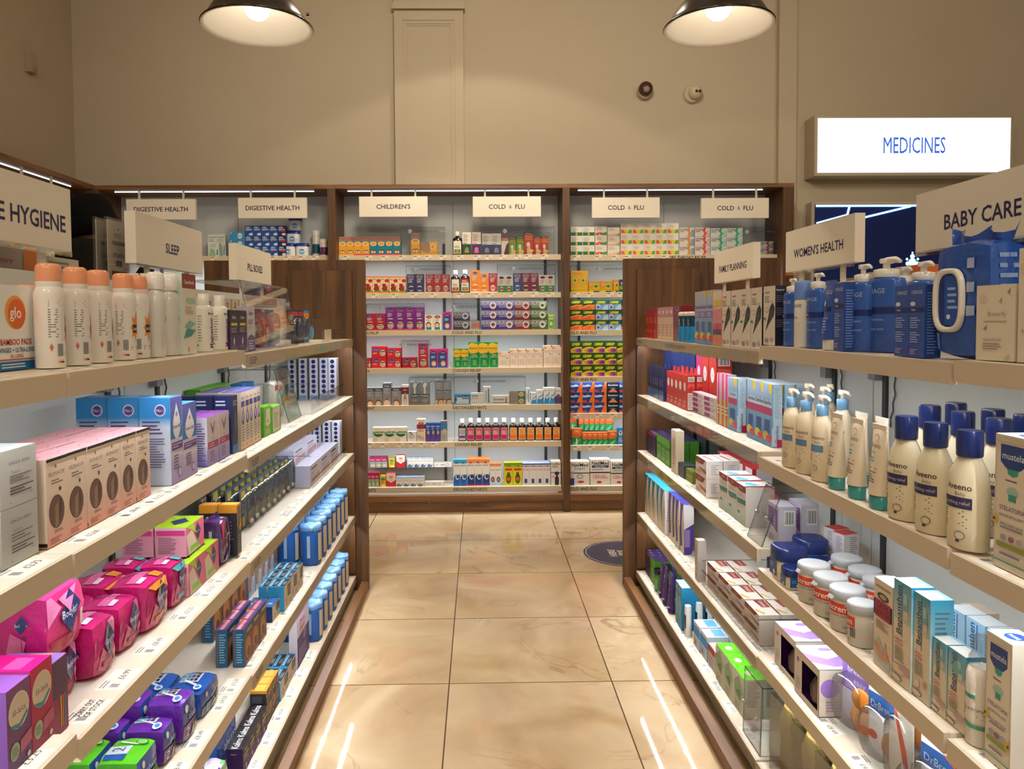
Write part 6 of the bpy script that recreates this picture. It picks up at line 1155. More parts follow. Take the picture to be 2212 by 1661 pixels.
Cs(U, 'urt', 'I', [(404, 1068)], (404, 535), .05, .036, 'blue cream tube on white cap', X=.812, h=.153)
G(U, 'urx', 'I', (480, 1082), (417, 1078), (480, 628), .032, 'slim blue cream carton by the tube', X=.797)
Cs(U, 'urb', 'I', [(610, 1090)], (610, 415), .07, .05, 'pump bottle of blue wash behind tube carton', turn=.1, X=.845, h=.19)
Cs(U, 'urb', 'I', [(760, 1100)], (760, 390), .098, .058, 'biggest pump bottle of blue wash', turn=.15, X=.876, h=.2)
G(U, 'urx', 'I', (1010, 1118), (812, 1108), (1010, 640), .03, 'slim blue cream carton, right pair,', n=2, X=.80)
Cs(U, 'urb', 'I', [(1000, 1100)], (1000, 395), .085, .055, 'pump bottle of blue wash behind twin cartons', X=.955, h=.192)
Cs(U, 'urb', 'I', [(880, 1100)], (880, 415), .07, .05, 'pump bottle of blue wash at the very back', X=1.045, h=.197)
put('wipe', (.125, .075, .205), (.86, 1.275, zof('RB1')), -H90 + .16, 'large blue wipes pack with oval lid ring')
put('wipe', (.12, .06, .215), (.955, 1.19, zof('RC1')), -H90 + .1, 'large blue wipes pack standing behind the first')
put('bflyb', (.075, .05, .118), (.828, 1.157, zof('RC1')), -H90 + .12, 'cream butterfly carton, shorter one')
put('bflyb', (.075, .05, .17), (.835, 1.075, zof('RC1')), -H90 + .05, 'cream butterfly carton, taller one at the picture edge')
# second shelf
G('RA2', 'durd', 'H', (300, 1530), (127, 1465), (300, 1255), .03, 'slim navy carton, front', n=7)
G('RA2', 'durb', 'H', (553, 1420), (272, 1400), (480, 1108), .034, 'slim blue carton behind navy ones', n=7, X=.905)
G('RA2', 'hanr', 'H', (497, 1610), (302, 1532), (497, 1312), .034, 'slim red carton with white oval', n=5, rows=2)
G('RA2', 'hanp', 'H', (612, 1420), (563, 1420), (590, 1120), .04, 'slim pink carton with white oval', X=.90)
G('RA2', 'hanr', 'H', (735, 1420), (614, 1420), (700, 1130), .06, 'tall red carton behind white boxes', n=2, X=.90)
G('RA2', 'tiny', 'J', (722, 192), (535, 104), (722, 0), .035, 'small white box, violet end,', n=2, lays=4)
G('RA2', 'yellp', 'J', (838, 255), (742, 212), (838, -200), .026, 'yellow and pink test pack', n=3)
G('RA2', 'clb', 'J', (908, 290), (842, 258), (915, -165), .03, 'tall pale blue test-kit carton, standing apart,', rows=2)
G('RA2', 'clb', 'J', (1213, 420), (990, 325), (1225, -115), .03, 'tall pale blue test-kit carton', n=3, rows=3)
Cs('RB2', 'avp', 'K', [(138, 760), (252, 812), (382, 872)], (252, 165), .056, .042, 'cream lotion pump, front,', turn=.3)
Cs('RB2', 'avp', 'K', [(305, 700), (425, 760), (570, 800)], (305, 135), .056, .042, 'cream lotion pump, back,', X=.895, h=.206, turn=.3)
Cs('RB2', 'avp', 'K', [(473, 700)], None, .05, .04, 'cream lotion pump, deepest', X=.943, h=.206)
Cs('RB2', 'avt', 'K', [(520, 930), (675, 1005), (840, 1087)], (700, 405), .052, .036, 'cream tube on teal cap')
Cs('RB2', 'avt', 'K', [(720, 900), (880, 980)], None, .052, .036, 'cream tube on teal cap, back row', X=.875, h=.16)
Cs('RB2', 'avb', 'K', [(1020, 1180), (1240, 1288), (1500, 1415)], (1240, 400), .068, .046, 'cream bottle with navy cap, front row', turn=.42)
Cs('RB2', 'avb', 'K', [(1245, 1150), (1500, 1240), (1780, 1300)], None, .068, .046, 'cream bottle with navy cap, middle row', X=.905, h=.207, turn=.4)
Cs('RB2', 'avb', 'K', [(1450, 1000), (1735, 1200), (1990, 1250)], None, .068, .046, 'cream bottle with navy cap, last row', X=.985, h=.207, turn=.4)
put('mtube', (.034, .034, .19), (.85, 1.172, zof('RC2')), -H90 + .3, 'slim white gel pump with clear cap')
G('RC2', 'must', 'K', None, (1742, 1510), (1795, 490), .06, 'cream balm carton on second shelf', w=.08)
# third shelf
G('RA3', 'mdark', 'J', (230, 505), (122, 440), (230, 330), .04, 'slim aubergine carton', n=5, rows=3)
G('RA3', 'mgreen', 'J', (335, 598), (232, 508), (300, 345), .04, 'slim green carton, dark top,', n=3, rows=3)
G('RA3', 'tallw', 'J', (395, 652), (347, 620), (400, 285), .034, 'tall cream carton with red script')
G('RA3', 'slate', 'J', (470, 690), (400, 650), (450, 570), .05, 'slate grey display box')
G('RA3', 'olive', 'J', (535, 735), (470, 690), (540, 640), .03, 'small olive carton')
for i, y in enumerate((3.4, 3.22, 3.04)): put('blackb', (.13, .06, .15 + .01 * (i % 2)), (.99, y, zof('RA3')), -H90, 'black gift box in the shadow of the third shelf, %s from end' % ORD[i])
G('RA3', 'canr', 'J', (662, 850), (547, 780), (665, 545), .06, 'cream treatment carton, orange swoosh,', lays=2, rows=2)
G('RA3', 'ovared', 'J', (1040, 700), (748, 640), (880, 520), .07, 'white carton with red edge, back rank,', n=4, X=.935)
G('RA3', 'cant', 'J', (1005, 1102), (745, 925), (1010, 775), .09, 'tall treatment carton, teal swoosh,', n=3)
hood('RA3', 2.085, 2.20, .795, .85, 1.08, .7, .155, 'clear sloping dispenser of violet cartons on the third baby shelf')
put('canv', (.085, .05, .11), (.875, 2.143, zof('RA3')), -H90, 'violet treatment carton inside the clear dispenser, front one')
put('canv', (.085, .05, .115), (.94, 2.143, zof('RA3')), -H90, 'violet treatment carton inside the clear dispenser, back one')
for i, y in enumerate((2.035, 1.985)): put('cands', (.042, .05, .12), (.985, y, zof('RB3')), -H90 + .3, 'white treatment carton with maroon lozenge, %s from camera' % ORD[1 - i])
Cs('RB3', 'vas', 'J', [(1330, 1580)], (1330, 1255), .083, .083, 'large navy-lidded jelly pot, front')
Cs('RB3', 'vas', 'J', [(1400, 1640)], (1400, 1440), .055, .055, 'small navy-lidded jelly pot, front')
put('vas', (.083, .083, .098), (.905, 2.02, zof('RB3')), -H90, 'large navy-lidded jelly pot at the back of third baby shelf')
Cs('RB3', 'vas', 'K', [(470, 1480)], (470, 1290), .055, .055, 'small navy-lidded jelly pot, back', X=.92, h=.062)
Cs('RB3', 'sudo', 'N', [(265, 490), (390, 592), (515, 698)], (480, 340), .077, .077, 'grey-lidded cream tub, front', turn=.12)
Cs('RB3', 'sudo', 'N', [(610, 803)], (650, 490), .062, .062, 'smallest grey-lidded cream tub', turn=-.9)
Cs('RB3', 'sudo', 'N', [(560, 200), (690, 290), (800, 360)], None, .077, .077, 'grey-lidded cream tub, back', X=.945, h=.083, turn=-.1)
put('sudo', (.062, .062, .068), (.93, 1.41, zof('RB3')), -H90, 'grey-lidded cream tub squeezed behind the ointment')
G('RB3', 'gripe', 'N', (872, 1005), (745, 890), (800, 308), .04, 'cream carton, pink band, baby picture,')
put('gripe', (.055, .04, .14), (.955, 1.40, zof('RB3')), -H90, 'cream carton with pink band standing at back')
G('RB3', 'bep', 'N', (1012, 1118), (878, 1010), (1000, 350), .042, 'tall teal-topped ointment carton, farther one')
G('RB3', 'bep', 'N', (1152, 1220), (1016, 1120), (1150, 448), .042, 'tall teal-topped ointment carton, nearer one')
G('RB3', 'bep', 'N', (1268, 1310), (1156, 1228), (1268, 770), .034, 'short teal-topped ointment carton, farther one')
G('RB3', 'bep', 'N', (1395, 1422), (1272, 1315), (1390, 850), .034, 'short teal-topped ointment carton, nearer one')
for i in range(4): put('bepb', (.05, .042, .148), (.915 + .002 * i, 1.375 - i * .053, zof('RB3')), -H90, 'pale blue ointment carton in the back row, %s from far end' % ORD[i])
for i in range(2): put('bep', (.05, .034, .095), (.845, 1.29 - i * .052, zof('RB3')), -H90, 'short ointment carton in the second row, %s' % ('farther one', 'nearer one')[i])
Cs('RC3', 'foam', 'N', [(1510, 1515)], (1500, 690), .042, .042, 'white foam bottle, clear cap', turn=.35)
G('RC3', 'must', 'N', None, (1537, 1565), (1575, 670), .05, 'cream balm carton on third shelf', w=.058)
# fourth shelf
G('RA4', 'teal', 'J', (300, 1170), (118, 970), (295, 792), .04, 'cream carton with teal crescent', n=5, rows=2)
G('RA4', 'violetb', 'J', (455, 1340), (332, 1190), (455, 905), .04, 'cream carton with violet crescent', n=4)
put('leanw', (.035, .03, .15), (.805, 2.70, zof('RA4')), -H90, 'slim white carton leaning on the clear tray')
tray('RA4', 2.12, 2.66, .797, 1.08, .05, .085, 'clear tray of flat treatment cartons on the fourth baby shelf')
for r in range(2):
    for i in range(4):
        for l in range(2): put('canh', (.118, .06, .045), (.842 + r * .065, 2.58 - i * .126, zof('RA4') + l * .0456), -H90, 'flat treatment carton in the fourth-shelf tray, %s from far end, %s row, %s tier' % (ORD[i], ('front', 'rear')[r], ('bottom', 'top')[l]))
put('canr', (.1, .06, .12), (1.0, 2.25, zof('RA4')), -H90, 'tall treatment carton at the back of the fourth-shelf tray')
P['win']['n'] = 'feeding_bottle_carton'
put('win', (.135, .09, .115), (.855, 1.955, zof('RB4')), -H90, 'white windowed carton with purple lining, farther one')
put('win', (.135, .09, .115), (.845, 1.80, zof('RB4')), -H90, 'white windowed carton with purple lining, nearer one')
put('brea', (.1, .045, .165), (.845, 1.672, zof('RB4')), -H90 + .25, 'violet card of orange soothers')
put('drb', (.085, .04, .155), (.84, 1.545, zof('RB4')), -H90 + .3, 'blue-banded soother card beside the violet one')
put('drb', (.085, .04, .14), (.93, 1.60, zof('RB4')), -H90 + .3, 'blue-banded soother card behind')
put('spoon', (.06, .025, .16), (.835, 1.462, zof('RB4')), -H90 + .3, 'beige card with red spoon')
put('nip', (.06, .06, .075), (.825, 1.50 - .075, zof('RB4')), -H90, 'clear soother pot by the spoon card')
put('nip', (.05, .05, .09), (.80 + .1, 1.47, zof('RB4')), -H90, 'taller clear soother pot behind')
put('drb', (.1, .04, .15), (.84, 1.345, zof('RB4')), -H90 + .25, 'blue-banded soother card closest to camera')
# bottom shelf
G('RA5', 'mdark', 'M', (140, 300), (92, 215), (140, 130), .036, 'aubergine carton with red rim', n=3, rows=3)
G('RA5', 'mgreen', 'M', (183, 355), (142, 305), (183, 180), .04, 'green carton, violet top,', rows=3)
Cs('RA5', 'gbot', 'M', [(205, 395)], (205, 195), .042, .032, 'green gel bottle, black cap, front', h=.105)
Cs('RA5', 'gbot', 'M', [(270, 380)], None, .042, .032, 'green gel bottle, black cap, back', X=.87, h=.11)
Cs('RA5', 'ptube', 'M', [(235, 440), (262, 490), (300, 550)], (300, 255), .05, .034, 'purple tube standing on its cap')
Cs('RA5', 'ptube', 'M', [(320, 400), (370, 470)], None, .05, .034, 'purple tube in second row', X=.875, h=.125)
G('RA5', 'bluet', 'M', (372, 672), (322, 600), (375, 370), .13, 'sky blue toothbrush carton', n=2)
Cs('RA5', 'stick', 'M', [(418, 712), (498, 690), (570, 690)], (418, 488), .03, .026, 'white electric toothbrush', h=.12)
G('RA5', 'babyw', 'M', (500, 830), (452, 765), (500, 650), .08, 'white and blue thermometer carton, farther pair', n=1, rows=2)
G('RA5', 'babyw', 'M', (552, 900), (503, 832), (552, 720), .08, 'white and blue thermometer carton, nearer pair', n=1, rows=2)
G('RA5', 'redw', 'M', (612, 985), (555, 905), (612, 830), .05, 'white carton with red band')
G('RA5', 'gtop', 'M', (808, 1308), (618, 1010), (800, 1005), .06, 'pale carton with lime top', n=3, rows=2)
hood('RA5', 2.085, 2.225, .795, .80, 1.08, .083, .2, 'clear end screen beside the lime-topped cartons')
for i in range(3): put('loof', (.125, .075, .215), (.845, 1.975 - i * .14, zof('RB5')), -H90 + .08, 'clear box with yellow loofah, %s from far end' % ORD[i])
# ================================================================== printed designs, wall cabinets
FACE = lambda u, v, s=1, hair='5a3420': [('e', u, v, .09 * s, .1 * s, hair), ('e', u, v - .015 * s, .07 * s, .075 * s, 'e8c8a8')]
NUR = lambda c, c2: [('r', 0, .66, 1, 1, '8f8a80'), ('r', .1, .86, .9, .93, 'd8503a'), ('p', [(0, .66), (.3, .58), (.7, .58), (1, .66), (1, .2), (0, .2)], c), ('e', .5, .62, .17, .12, 'f4e0b0'), ('e', .5, .62, .12, .085, 'f0a020')] + FACE(.35, .2, .9) + FACE(.65, .2, .9, '2a1a14') + [('r', 0, 0, 1, .08, c2)]
bx('nurY', 'syrup_carton', 'eba02a', NUR('efaa2c', 'efaa2c'), s='d8902a')
bx('nurR', 'syrup_carton', 'eba02a', NUR('efaa2c', 'd83a34'), s='d8902a')
bx('nurT', 'syrup_carton', '1f7f94', NUR('1f7f94', 'd83a44'), s='1a6a7c')
bx('nurH', 'tablet_carton', 'efaa2c', [('p', [(0, 1), (.5, 1), (.62, .5), (.5, .2), (0, .35)], '8f8a80'), ('r', .03, .5, .5, .72, 'd86a4a'), ('e', .72, .62, .2, .22, 'f4e0b0'), ('e', .72, .62, .13, .15, 'f0901a')], s='d8902a')
SYR = lambda top, mid, pic: [('r', .04, .02, .96, .98, 'eee8d8'), ('r', .04, .7, .96, .98, top), ('L', .15, .75, .85, .9, 2, 'f4ece0'), ('L', .15, .42, .85, .64, 4, mid), ('r', .12, .06, .88, .34, pic), ('e', .5, .2, .14, .09, 'd8702a')]
for k, a in (('syG', ('e4e2d4', '3a7a4a', '2f8a4a')), ('syB', ('e9e2d4', '6a5a4a', '8a4a24')), ('syR', ('c8382c', '6a5a4a', '4a8a2a')), ('syK', ('d86a7a', 'b84a74', 'c82a6a')), ('syO', ('e8823a', 'd8903a', 'ee7a24')), ('syV', ('c88aa0', '5a5a8a', '4a3a78'))):
    P[k] = dict(k='syrup', n='syrup_bottle', cat='bottle', c='1c0a06', F=SYR(*a))
P['syK']['F'] = [('r', .04, .02, .96, .98, 'e8b8b4'), ('r', .08, .06, .92, .94, 'd86a80'), ('t', 'Covonia', .5, .86, .1, 'a82a4a', .8), ('r', .08, .06, .92, .4, 'cc2468'), ('L', .2, .45, .8, .75, 4, 'f4d4d8')]
P['syO']['F'] = [('r', .04, .02, .96, .98, 'f0dcb0'), ('r', .08, .06, .92, .94, 'f0b060'), ('t', 'Covonia', .5, .86, .1, 'd8483a', .8), ('r', .08, .06, .92, .42, 'ee7420'), ('L', .2, .48, .8, .76, 4, 'c88a30')]
P['syV']['F'] = [('r', .04, .02, .96, .98, 'd8c4cc'), ('t', 'Covonia', .5, .88, .1, 'd8603a', .8), ('r', .08, .5, .92, .8, 'b0b0d0'), ('r', .08, .2, .92, .36, '4a3a88')]
LNG = lambda c, h: [('r', 0, 0, 1, .48, c), ('L', .1, .6, .8, .92, 5, '9a9088'), ('r', .1, .5, .5, .54, h), ('p', [(.5, .36), (.7, .3), (.75, .1), (.25, .1), (.3, .3)], h), ('e', .5, .16, .1, .04, 'f0603a')]
bx('cxG', 'chest_carton', 'ebe2d4', LNG('26402c', '4aa86a'), s='d9d0c2'); bx('cxP', 'chest_carton', 'ebe2d4', LNG('4a2450', 'c87ae0'), s='d9d0c2'); bx('cxB', 'chest_carton', 'e4ddd4', LNG('2f3f6a', '7f94c8'), s='d4ccc4')
bx('acti', 'cough_carton', 'eadccf', [('r', 0, .82, 1, 1, 'b8282c'), ('t', 'Actifed', .5, .91, .09, 'f4e8e0', .85), ('p', [(.3, 0), (1, 0), (1, .7), (.7, .6), (.5, .3)], '5a2a24')], s='d8c8ba')
ROB = lambda a, b_: [('r', 0, .9, 1, 1, '1c1a1c'), ('r', 0, 0, 1, .9, a, b_), ('t', 'Robitussin', .5, .95, .05, 'e8e4dc', .9, 0), ('t', 'CHESTY', .5, .8, .08, 'f0b030', .85), ('t', 'COUGH', .5, .7, .08, 'f0b030', .8), ('e', .45, .45, .2, .12, 'f4d8c0'), ('p', [(.3, 0), (.3, .3), (.6, .4), (.75, .2), (.9, 0)], 'e8b898'), ('e', .82, .18, .1, .06, 'f0d040')]
bx('robR', 'cough_carton', 'c83a24', ROB('a8281c', 'd8402a'), s='a82a1c'); bx('robG', 'cough_carton', '6a9a1c', ROB('7fb030', '4a7a14'), s='4a7a14')
bx('bear', 'vitamin_box', 'efcfa4', [('r', 0, .92, 1, 1, 'f0924a'), ('r', 0, 0, 1, .05, 'ee7a24'), ('p', [(0, .05), (1, .05), (1, .2), (.5, .16), (0, .1)], '4a9a3a'), ('e', .48, .26, .17, .15, '9a241c'), ('e', .42, .46, .12, .1, '9a241c'), ('e', .3, .54, .04, .035, '9a241c'), ('e', .54, .54, .04, .035, '9a241c'), ('p', [(.55, .36), (.85, .46), (.88, .4), (.58, .26)], '9a241c'), ('e', .76, .74, .13, .1, 'b03028'), ('L', .08, .78, .6, .86, 2, '8a6a4a')], s='e0b488')
BEN = lambda c, d='8a8aa0': [('e', .5, .87, .36, .085, 'e8dcdc'), ('e', .5, .87, .32, .07, '5a1a24'), ('t', 'Benylin', .5, .87, .05, 'f0e4e4', .6, 0, 0), ('L', .18, .54, .82, .76, 4, 'e4d8d8'), ('e', .5, .24, .3, .15, 'f0e4dc'), ('e', .5, .24, .15, .09, d), ('r', 0, 0, 1, .05, 'e8e0d8')]
bx('bnP', 'cough_syrup_carton', '3a3268', BEN('', '3a3268'), s='2c2650'); bx('bnR', 'cough_syrup_carton', 'b02c34', BEN('', 'c88a70'), s='8a2028'); bx('bnO', 'cough_syrup_carton', 'f08c1c', BEN('', 'e07a14'), s='d87a14'); bx('bnB', 'cough_syrup_carton', '2f4480', BEN('', '2a6aa8'), s='24365f'); bx('bnM', 'cough_syrup_carton', '7a1f3a', BEN('', '5a2a20'), s='5f182c')
bx('bnG', 'cough_syrup_carton', 'd8cfc8', [('r', 0, 0, 1, .4, '2f8a4a'), ('e', .5, .87, .34, .08, '5a1a24'), ('L', .18, .5, .82, .74, 4, 'b06a70'), ('e', .5, .22, .26, .12, 'f0e4dc'), ('e', .5, .22, .12, .07, 'c8402c')], s='b8b0a8')
CAL = lambda c: [('e', .5, .86, .4, .09, 'd8489a'), ('e', .52, .86, .34, .075, '3a2a78'), ('t', 'Calpol', .52, .86, .06, 'f0e4f0', .5, 0, 0), ('L', .2, .58, .8, .76, 3, 'f0dce4'), ('r', .25, .48, .75, .52, 'f4e4ec'), ('e', .5, .22, .36, .15, 'ece0dc')] + FACE(.38, .22, 1.1) + FACE(.62, .22, 1, '8a6a3a')
bx('caR', 'infant_syrup_carton', 'c82a30', CAL(''), s='a82028', t='d83a90'); bx('caP', 'infant_syrup_carton', '8a2a8e', CAL('') + [('r', 0, 0, 1, .06, 'd8486a')], s='6a1f70', t='d82a9a'); bx('caB', 'infant_syrup_carton', '2a4a90', [('p', [(0, 1), (1, 1), (1, .8), (0, .72)], 'c8287a'), ('e', .48, .8, .4, .09, '3a2a78'), ('t', 'Calpol', .48, .8, .06, 'f0e4f0', .5, 0, 0), ('L', .2, .5, .8, .64, 3, 'd0dcf0'), ('r', .9, 0, 1, 1, 'd82a8a')] + FACE(.5, .24, 1.6, 'a06a3a'), s='c8287a', t='d82a8a')
bx('caH', 'infant_tablet_box', 'd02a2e', [('e', .3, .7, .36, .2, 'd8489a'), ('e', .31, .7, .31, .16, '3a2a78'), ('t', 'Calpol', .31, .7, .14, 'f0e4f0', .32, 0, 0), ('L', .08, .3, .5, .45, 2, 'f0c8c0'), ('e', .76, .4, .28, .28, 'ece0dc')] + FACE(.7, .4, 2) + FACE(.84, .4, 2, '3a2a24'), s='a82028', t='d84a50')
bx('sooth', 'teething_gel_box', 'f0e8d8', [('e', .5, .86, .38, .1, '8a1c20'), ('t', 'Snufly', .5, .86, .08, 'f0e0dc', .6), ('L', .2, .56, .8, .72, 3, 'a8a090'), ('r', .15, .02, .8, .2, '1f7a8a')] + FACE(.45, .34, 1.9, '3a2418'), s='e0d8c8')
BCF = lambda c, g, e: [('r', 0, 0, 1, .52, c), ('r', 0, .52, 1, 1, g), ('e', .24, .8, .19, .15, 'e4dcdc'), ('e', .24, .8, .16, .12, '5a1a24'), ('t', 'Benylin', .24, .8, .1, 'f0e4e4', .28, 0, 0), ('t', 'Cold & Flu', .28, .4, .14, 'd8d0e4', .42), ('e', .72, .52, .34, .36, 'e8e4e4'), ('e', .72, .52, .27, .29, e), ('p', [(.66, .4), (.78, .4), (.74, .75), (.7, .75)], '2c3a70'), ('p', [(.6, .62), (.84, .62), (.84, .5), (.6, .5)], '2c3a70')]
bx('bcP', 'cold_tablet_box', '3a2a70', BCF('3a2a78', '8a8fb8', 'e0b090'), s='2a2050'); bx('bcR', 'cold_tablet_box', '5a2420', BCF('6a2420', '9a8a8c', 'd87a5a'), s='42181a'); bx('bcG', 'cold_tablet_box', '2f4a24', BCF('3a5a24', '8a9a88', 'd8d8a0'), s='24381c'); bx('bcD', 'cold_tablet_box', '4a4454', BCF('3a3048', '8a8690', 'b8c4d0'), s='343040')
bx('sach', 'sachet_box', 'a89c98', [('r', .1, .3, .9, .7, 'd8704a'), ('L', .2, .75, .8, .95, 2, 'e0d8d0')], s='8a8080')
bx('strep', 'throat_spray_box', '8ab85a', [('r', 0, .84, 1, 1, 'c8d848'), ('t', 'strepsils', .5, .72, .1, 'f4f4e4', .8), ('r', .2, .1, .8, .6, '5a9a4a'), ('e', .5, .38, .25, .14, 'd0e0a0')], s='6a9a44')
bx('butt', 'linctus_carton', '12873c', [('e', .5, .76, .42, .2, 'e8b824')] + [('e', .5 + .3 * math.cos(a * math.pi / 3.5), .76 + .135 * math.sin(a * math.pi / 3.5), .14, .08, 'e8b824') for a in range(7)] + [('t', 'Buttercup', .5, .77, .07, '3a2a14', .8), ('t', 'original', .6, .5, .045, 'f0f4e8', .5), ('t', 'cough syrup', .6, .43, .045, 'f0f4e8', .7), ('p', [(.08, 0), (.14, 0), (.2, .4), (.34, .58), (.14, .42)], '5ac07a'), ('L', .45, .1, .9, .3, 4, 'a8d8b4')], s='0f7032', t='1a9a4a')
bx('pcold', 'herbal_cold_box', 'f0dfd0', [('e', .14, .88, .1, .05, 'e0b030'), ('t', 'Bronchostop', .5, .76, .07, 'd87a80', .85, 0, 0), ('L', .15, .66, .7, .71, 1, 'b8a098'), ('p', [(.6, .62), (.9, .64), (.8, .54)], '8ab87a'), ('p', [(.8, 1), (1, 1), (1, .88)], 'b02a5a'), ('L', .15, .15, .85, .45, 5, 'dccabc')], s='e0cfc0')
HED = [('r', 0, .8, 1, .94, '2a3450'), ('t', 'Hedrin', .5, .87, .08, 'e8ecf0', .7), ('L', .15, .5, .85, .76, 5, 'b8b8bc')]
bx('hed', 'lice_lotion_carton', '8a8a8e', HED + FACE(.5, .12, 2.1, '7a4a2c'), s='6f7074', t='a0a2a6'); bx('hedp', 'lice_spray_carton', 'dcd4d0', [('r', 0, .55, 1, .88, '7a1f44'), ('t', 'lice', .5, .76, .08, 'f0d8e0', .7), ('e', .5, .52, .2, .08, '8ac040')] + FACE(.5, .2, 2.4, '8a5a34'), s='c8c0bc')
bx('hedn', 'lice_comb_carton', '8c8e92', [('r', .05, .48, .95, .58, '2a3a5a'), ('t', 'Hedrin', .5, .53, .07, 'e8ecf0', .8), ('L', .2, .65, .8, .9, 5, 'b4b6ba')] + FACE(.25, .1, 1.6, 'b06a3a') + FACE(.75, .1, 1.6, '8a4a2a'), s='6f7074')
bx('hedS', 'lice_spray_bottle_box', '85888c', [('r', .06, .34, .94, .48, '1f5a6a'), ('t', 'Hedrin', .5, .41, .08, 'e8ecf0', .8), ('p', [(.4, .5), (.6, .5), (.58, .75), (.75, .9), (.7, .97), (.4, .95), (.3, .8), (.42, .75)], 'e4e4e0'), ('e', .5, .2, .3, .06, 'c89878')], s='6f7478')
bx('strx', 'tablet_box', '3a90c8', [('r', .12, .1, .9, .7, 'dfe8ee'), ('r', .5, .55, 1, .9, '1f60b0'), ('t', 'Sterimar', .75, .72, .18, 'e4ecf4', .45), ('e', .1, .5, .12, .2, '2a5a90')], s='2a78b0'); bx('otr', 'tablet_box', 'e9e6e0', [('r', .05, .7, .6, .82, '5ab0b8'), ('t', 'Otrivine', .3, .56, .14, 'e0704a', .5), ('r', 0, 0, .9, .12, 'd8e4ee')], s='d8d4ce'); bx('ster', 'nasal_gel_box', 'e6e4e0', [('t', 'Sterimar', .3, .5, .3, '2a3a6a', .8, 1, 0), ('r', .6, .1, .8, .9, '3a90c0')], s='d0d0cc')
bx('sinu', 'tablet_box', 'ecebe6', [('r', .04, .14, .96, .2, '3a3f90'), ('t', 'Sinutab', .4, .6, .28, '3a3a48', .62), ('e', .84, .62, .16, .2, 'e0a040'), ('r', .8, .2, .88, .5, 'c04a3a')], s='d8d6d0'); bx('nurc', 'tablet_box', '9a978c', [('p', [(.5, 1), (.62, .5), (.5, 0), (1, 0), (1, 1)], '3f8078'), ('t', 'Nurofen', .26, .6, .2, 'c8502a', .45), ('e', .76, .5, .36, .36, 'f0e0c0'), ('e', .76, .5, .26, .27, 'f0a024')], s='85827a')
bx('ster2', 'nasal_spray_carton', 'e4e4e4', [('p', [(0, 0), (1, 0), (1, .5), (.6, .3), (.3, .45), (.1, .2)], '2a80c4'), ('p', [(.2, .5), (.7, .62), (1, .8), (1, .6), (.6, .45)], '6ab0dc'), ('t', 'sterimar', .5, .84, .06, '3a4a78', .8)], s='cfd4d8', t='e8ecf0'); bx('ster3', 'nasal_spray_carton', '5a3f68', [('r', 0, .5, 1, 1, 'dcd8dc'), ('e', .5, .5, .3, .14, '6a4a78'), ('t', 'sterimar', .5, .84, .06, '3a4a78', .8)], s='c8c4cc')
bx('teet', 'teething_granule_box', 'ebe4d0', [('e', .5, .6, .44, .24, '1f7048'), ('r', 0, .68, 1, 1, 'ebe4d0'), ('p', [(.02, .72), (.98, .72), (.94, .58), (.06, .58)], '1f7048'), ('t', 'Teetha', .5, .63, .16, 'e4ecd8', .9, 0, .02), ('L', .3, .84, .7, .9, 1, 'b8a890')] + FACE(.25, .14, 1.6, 'e0c8a8'), s='dcd4c0')
bx('coli', 'colic_drop_box', 'e8e6e0', [('L', .15, .3, .85, .8, 6, '9a9ab0'), ('p', [(.1, 1), (.4, 1), (.6, .75), (.5, .7)], '3a80c8')], s='d8d6d0'); bx('infa', 'infant_drop_carton', '2a50a0', [('r', 0, 0, 1, .35, '5a3a8a'), ('e', .5, .5, .22, .1, 'e89a4a'), ('t', 'Infacol', .5, .84, .08, 'dfe8f4', .8), ('L', .2, .64, .8, .76, 2, '9ac0e8')], s='204080'); bx('dent', 'infant_gel_carton', 'a8a8a4', [('r', 0, .55, 1, 1, '1f80b0'), ('r', .3, .9, 1, .96, 'd82a4a'), ('e', .62, .5, .3, .12, 'e0a890'), ('L', .2, .1, .8, .35, 5, '8a8a88')], s='8a8a88')
bx('ashP', 'teething_sachet_box', '8ab89a', [('r', 0, .55, 1, 1, '9a2a5a'), ('e', .5, .72, .4, .13, 'c82a7a'), ('t', 'Ashton', .5, .72, .1, 'f0e0e8', .7), ('r', 0, 0, .12, 1, 'c83a5a'), ('e', .6, .2, .2, .1, 'e8c0a8')], s='a03048'); bx('yel', 'yellow_drop_box', 'eab818', [('e', .5, .72, .22, .14, '2a9a8a'), ('L', .2, .3, .8, .55, 3, '8a6a14'), ('e', .6, .14, .2, .08, 'f4ead0')], s='c89a14'); bx('red', 'gripe_drop_box', 'c82a34', [('p', [(0, 1), (1, 1), (1, .5), (.5, .3), (0, .5)], 'ece4dc'), ('e', .5, .72, .16, .1, 'e8904a'), ('t', 'Bonjela', .5, .52, .07, 'b08a8a', .7)], s='a82028')
bx('seas', 'travel_tablet_box', 'e8e4da', [('r', .1, .88, .9, .96, '8ab0d8'), ('t', 'Calcough', .45, .66, .1, '6a80a8', .75, 0, 0), ('p', [(.1, 0), (.7, 0), (.95, .3), (.6, .2), (.1, .28)], '2a80c0'), ('e', .4, .2, .12, .14, '8a6a50')], s='dcd8d0', t='7fa8d4'); bx('flatw', 'flat_white_box', 'ece9e2', [('t', 'NEW', .5, .5, .3, '6a6a60', .3), ('e', .75, .5, .3, .34, '9a9088'), ('e', .75, .5, .22, .26, 'ece9e2'), ('L', .05, .3, .3, .7, 2, 'b8b4aa')], s='dcd8d0')
STM = lambda top, w_: [('r', 0, .86, 1, 1, top), ('p', [(0, 0), (1, 0), (1, .5), (.75, .3), (.4, .45), (.05, .34)], w_), ('e', .6, .34, .28, .1, 'e4ecf4'), ('e', .66, .36, .24, .08, w_), ('p', [(.2, .84), (.5, .92), (.7, .84), (.45, .86)], '24407a'), ('t', 'Sterimar', .5, .78, .06, '2a4a80', .8)]
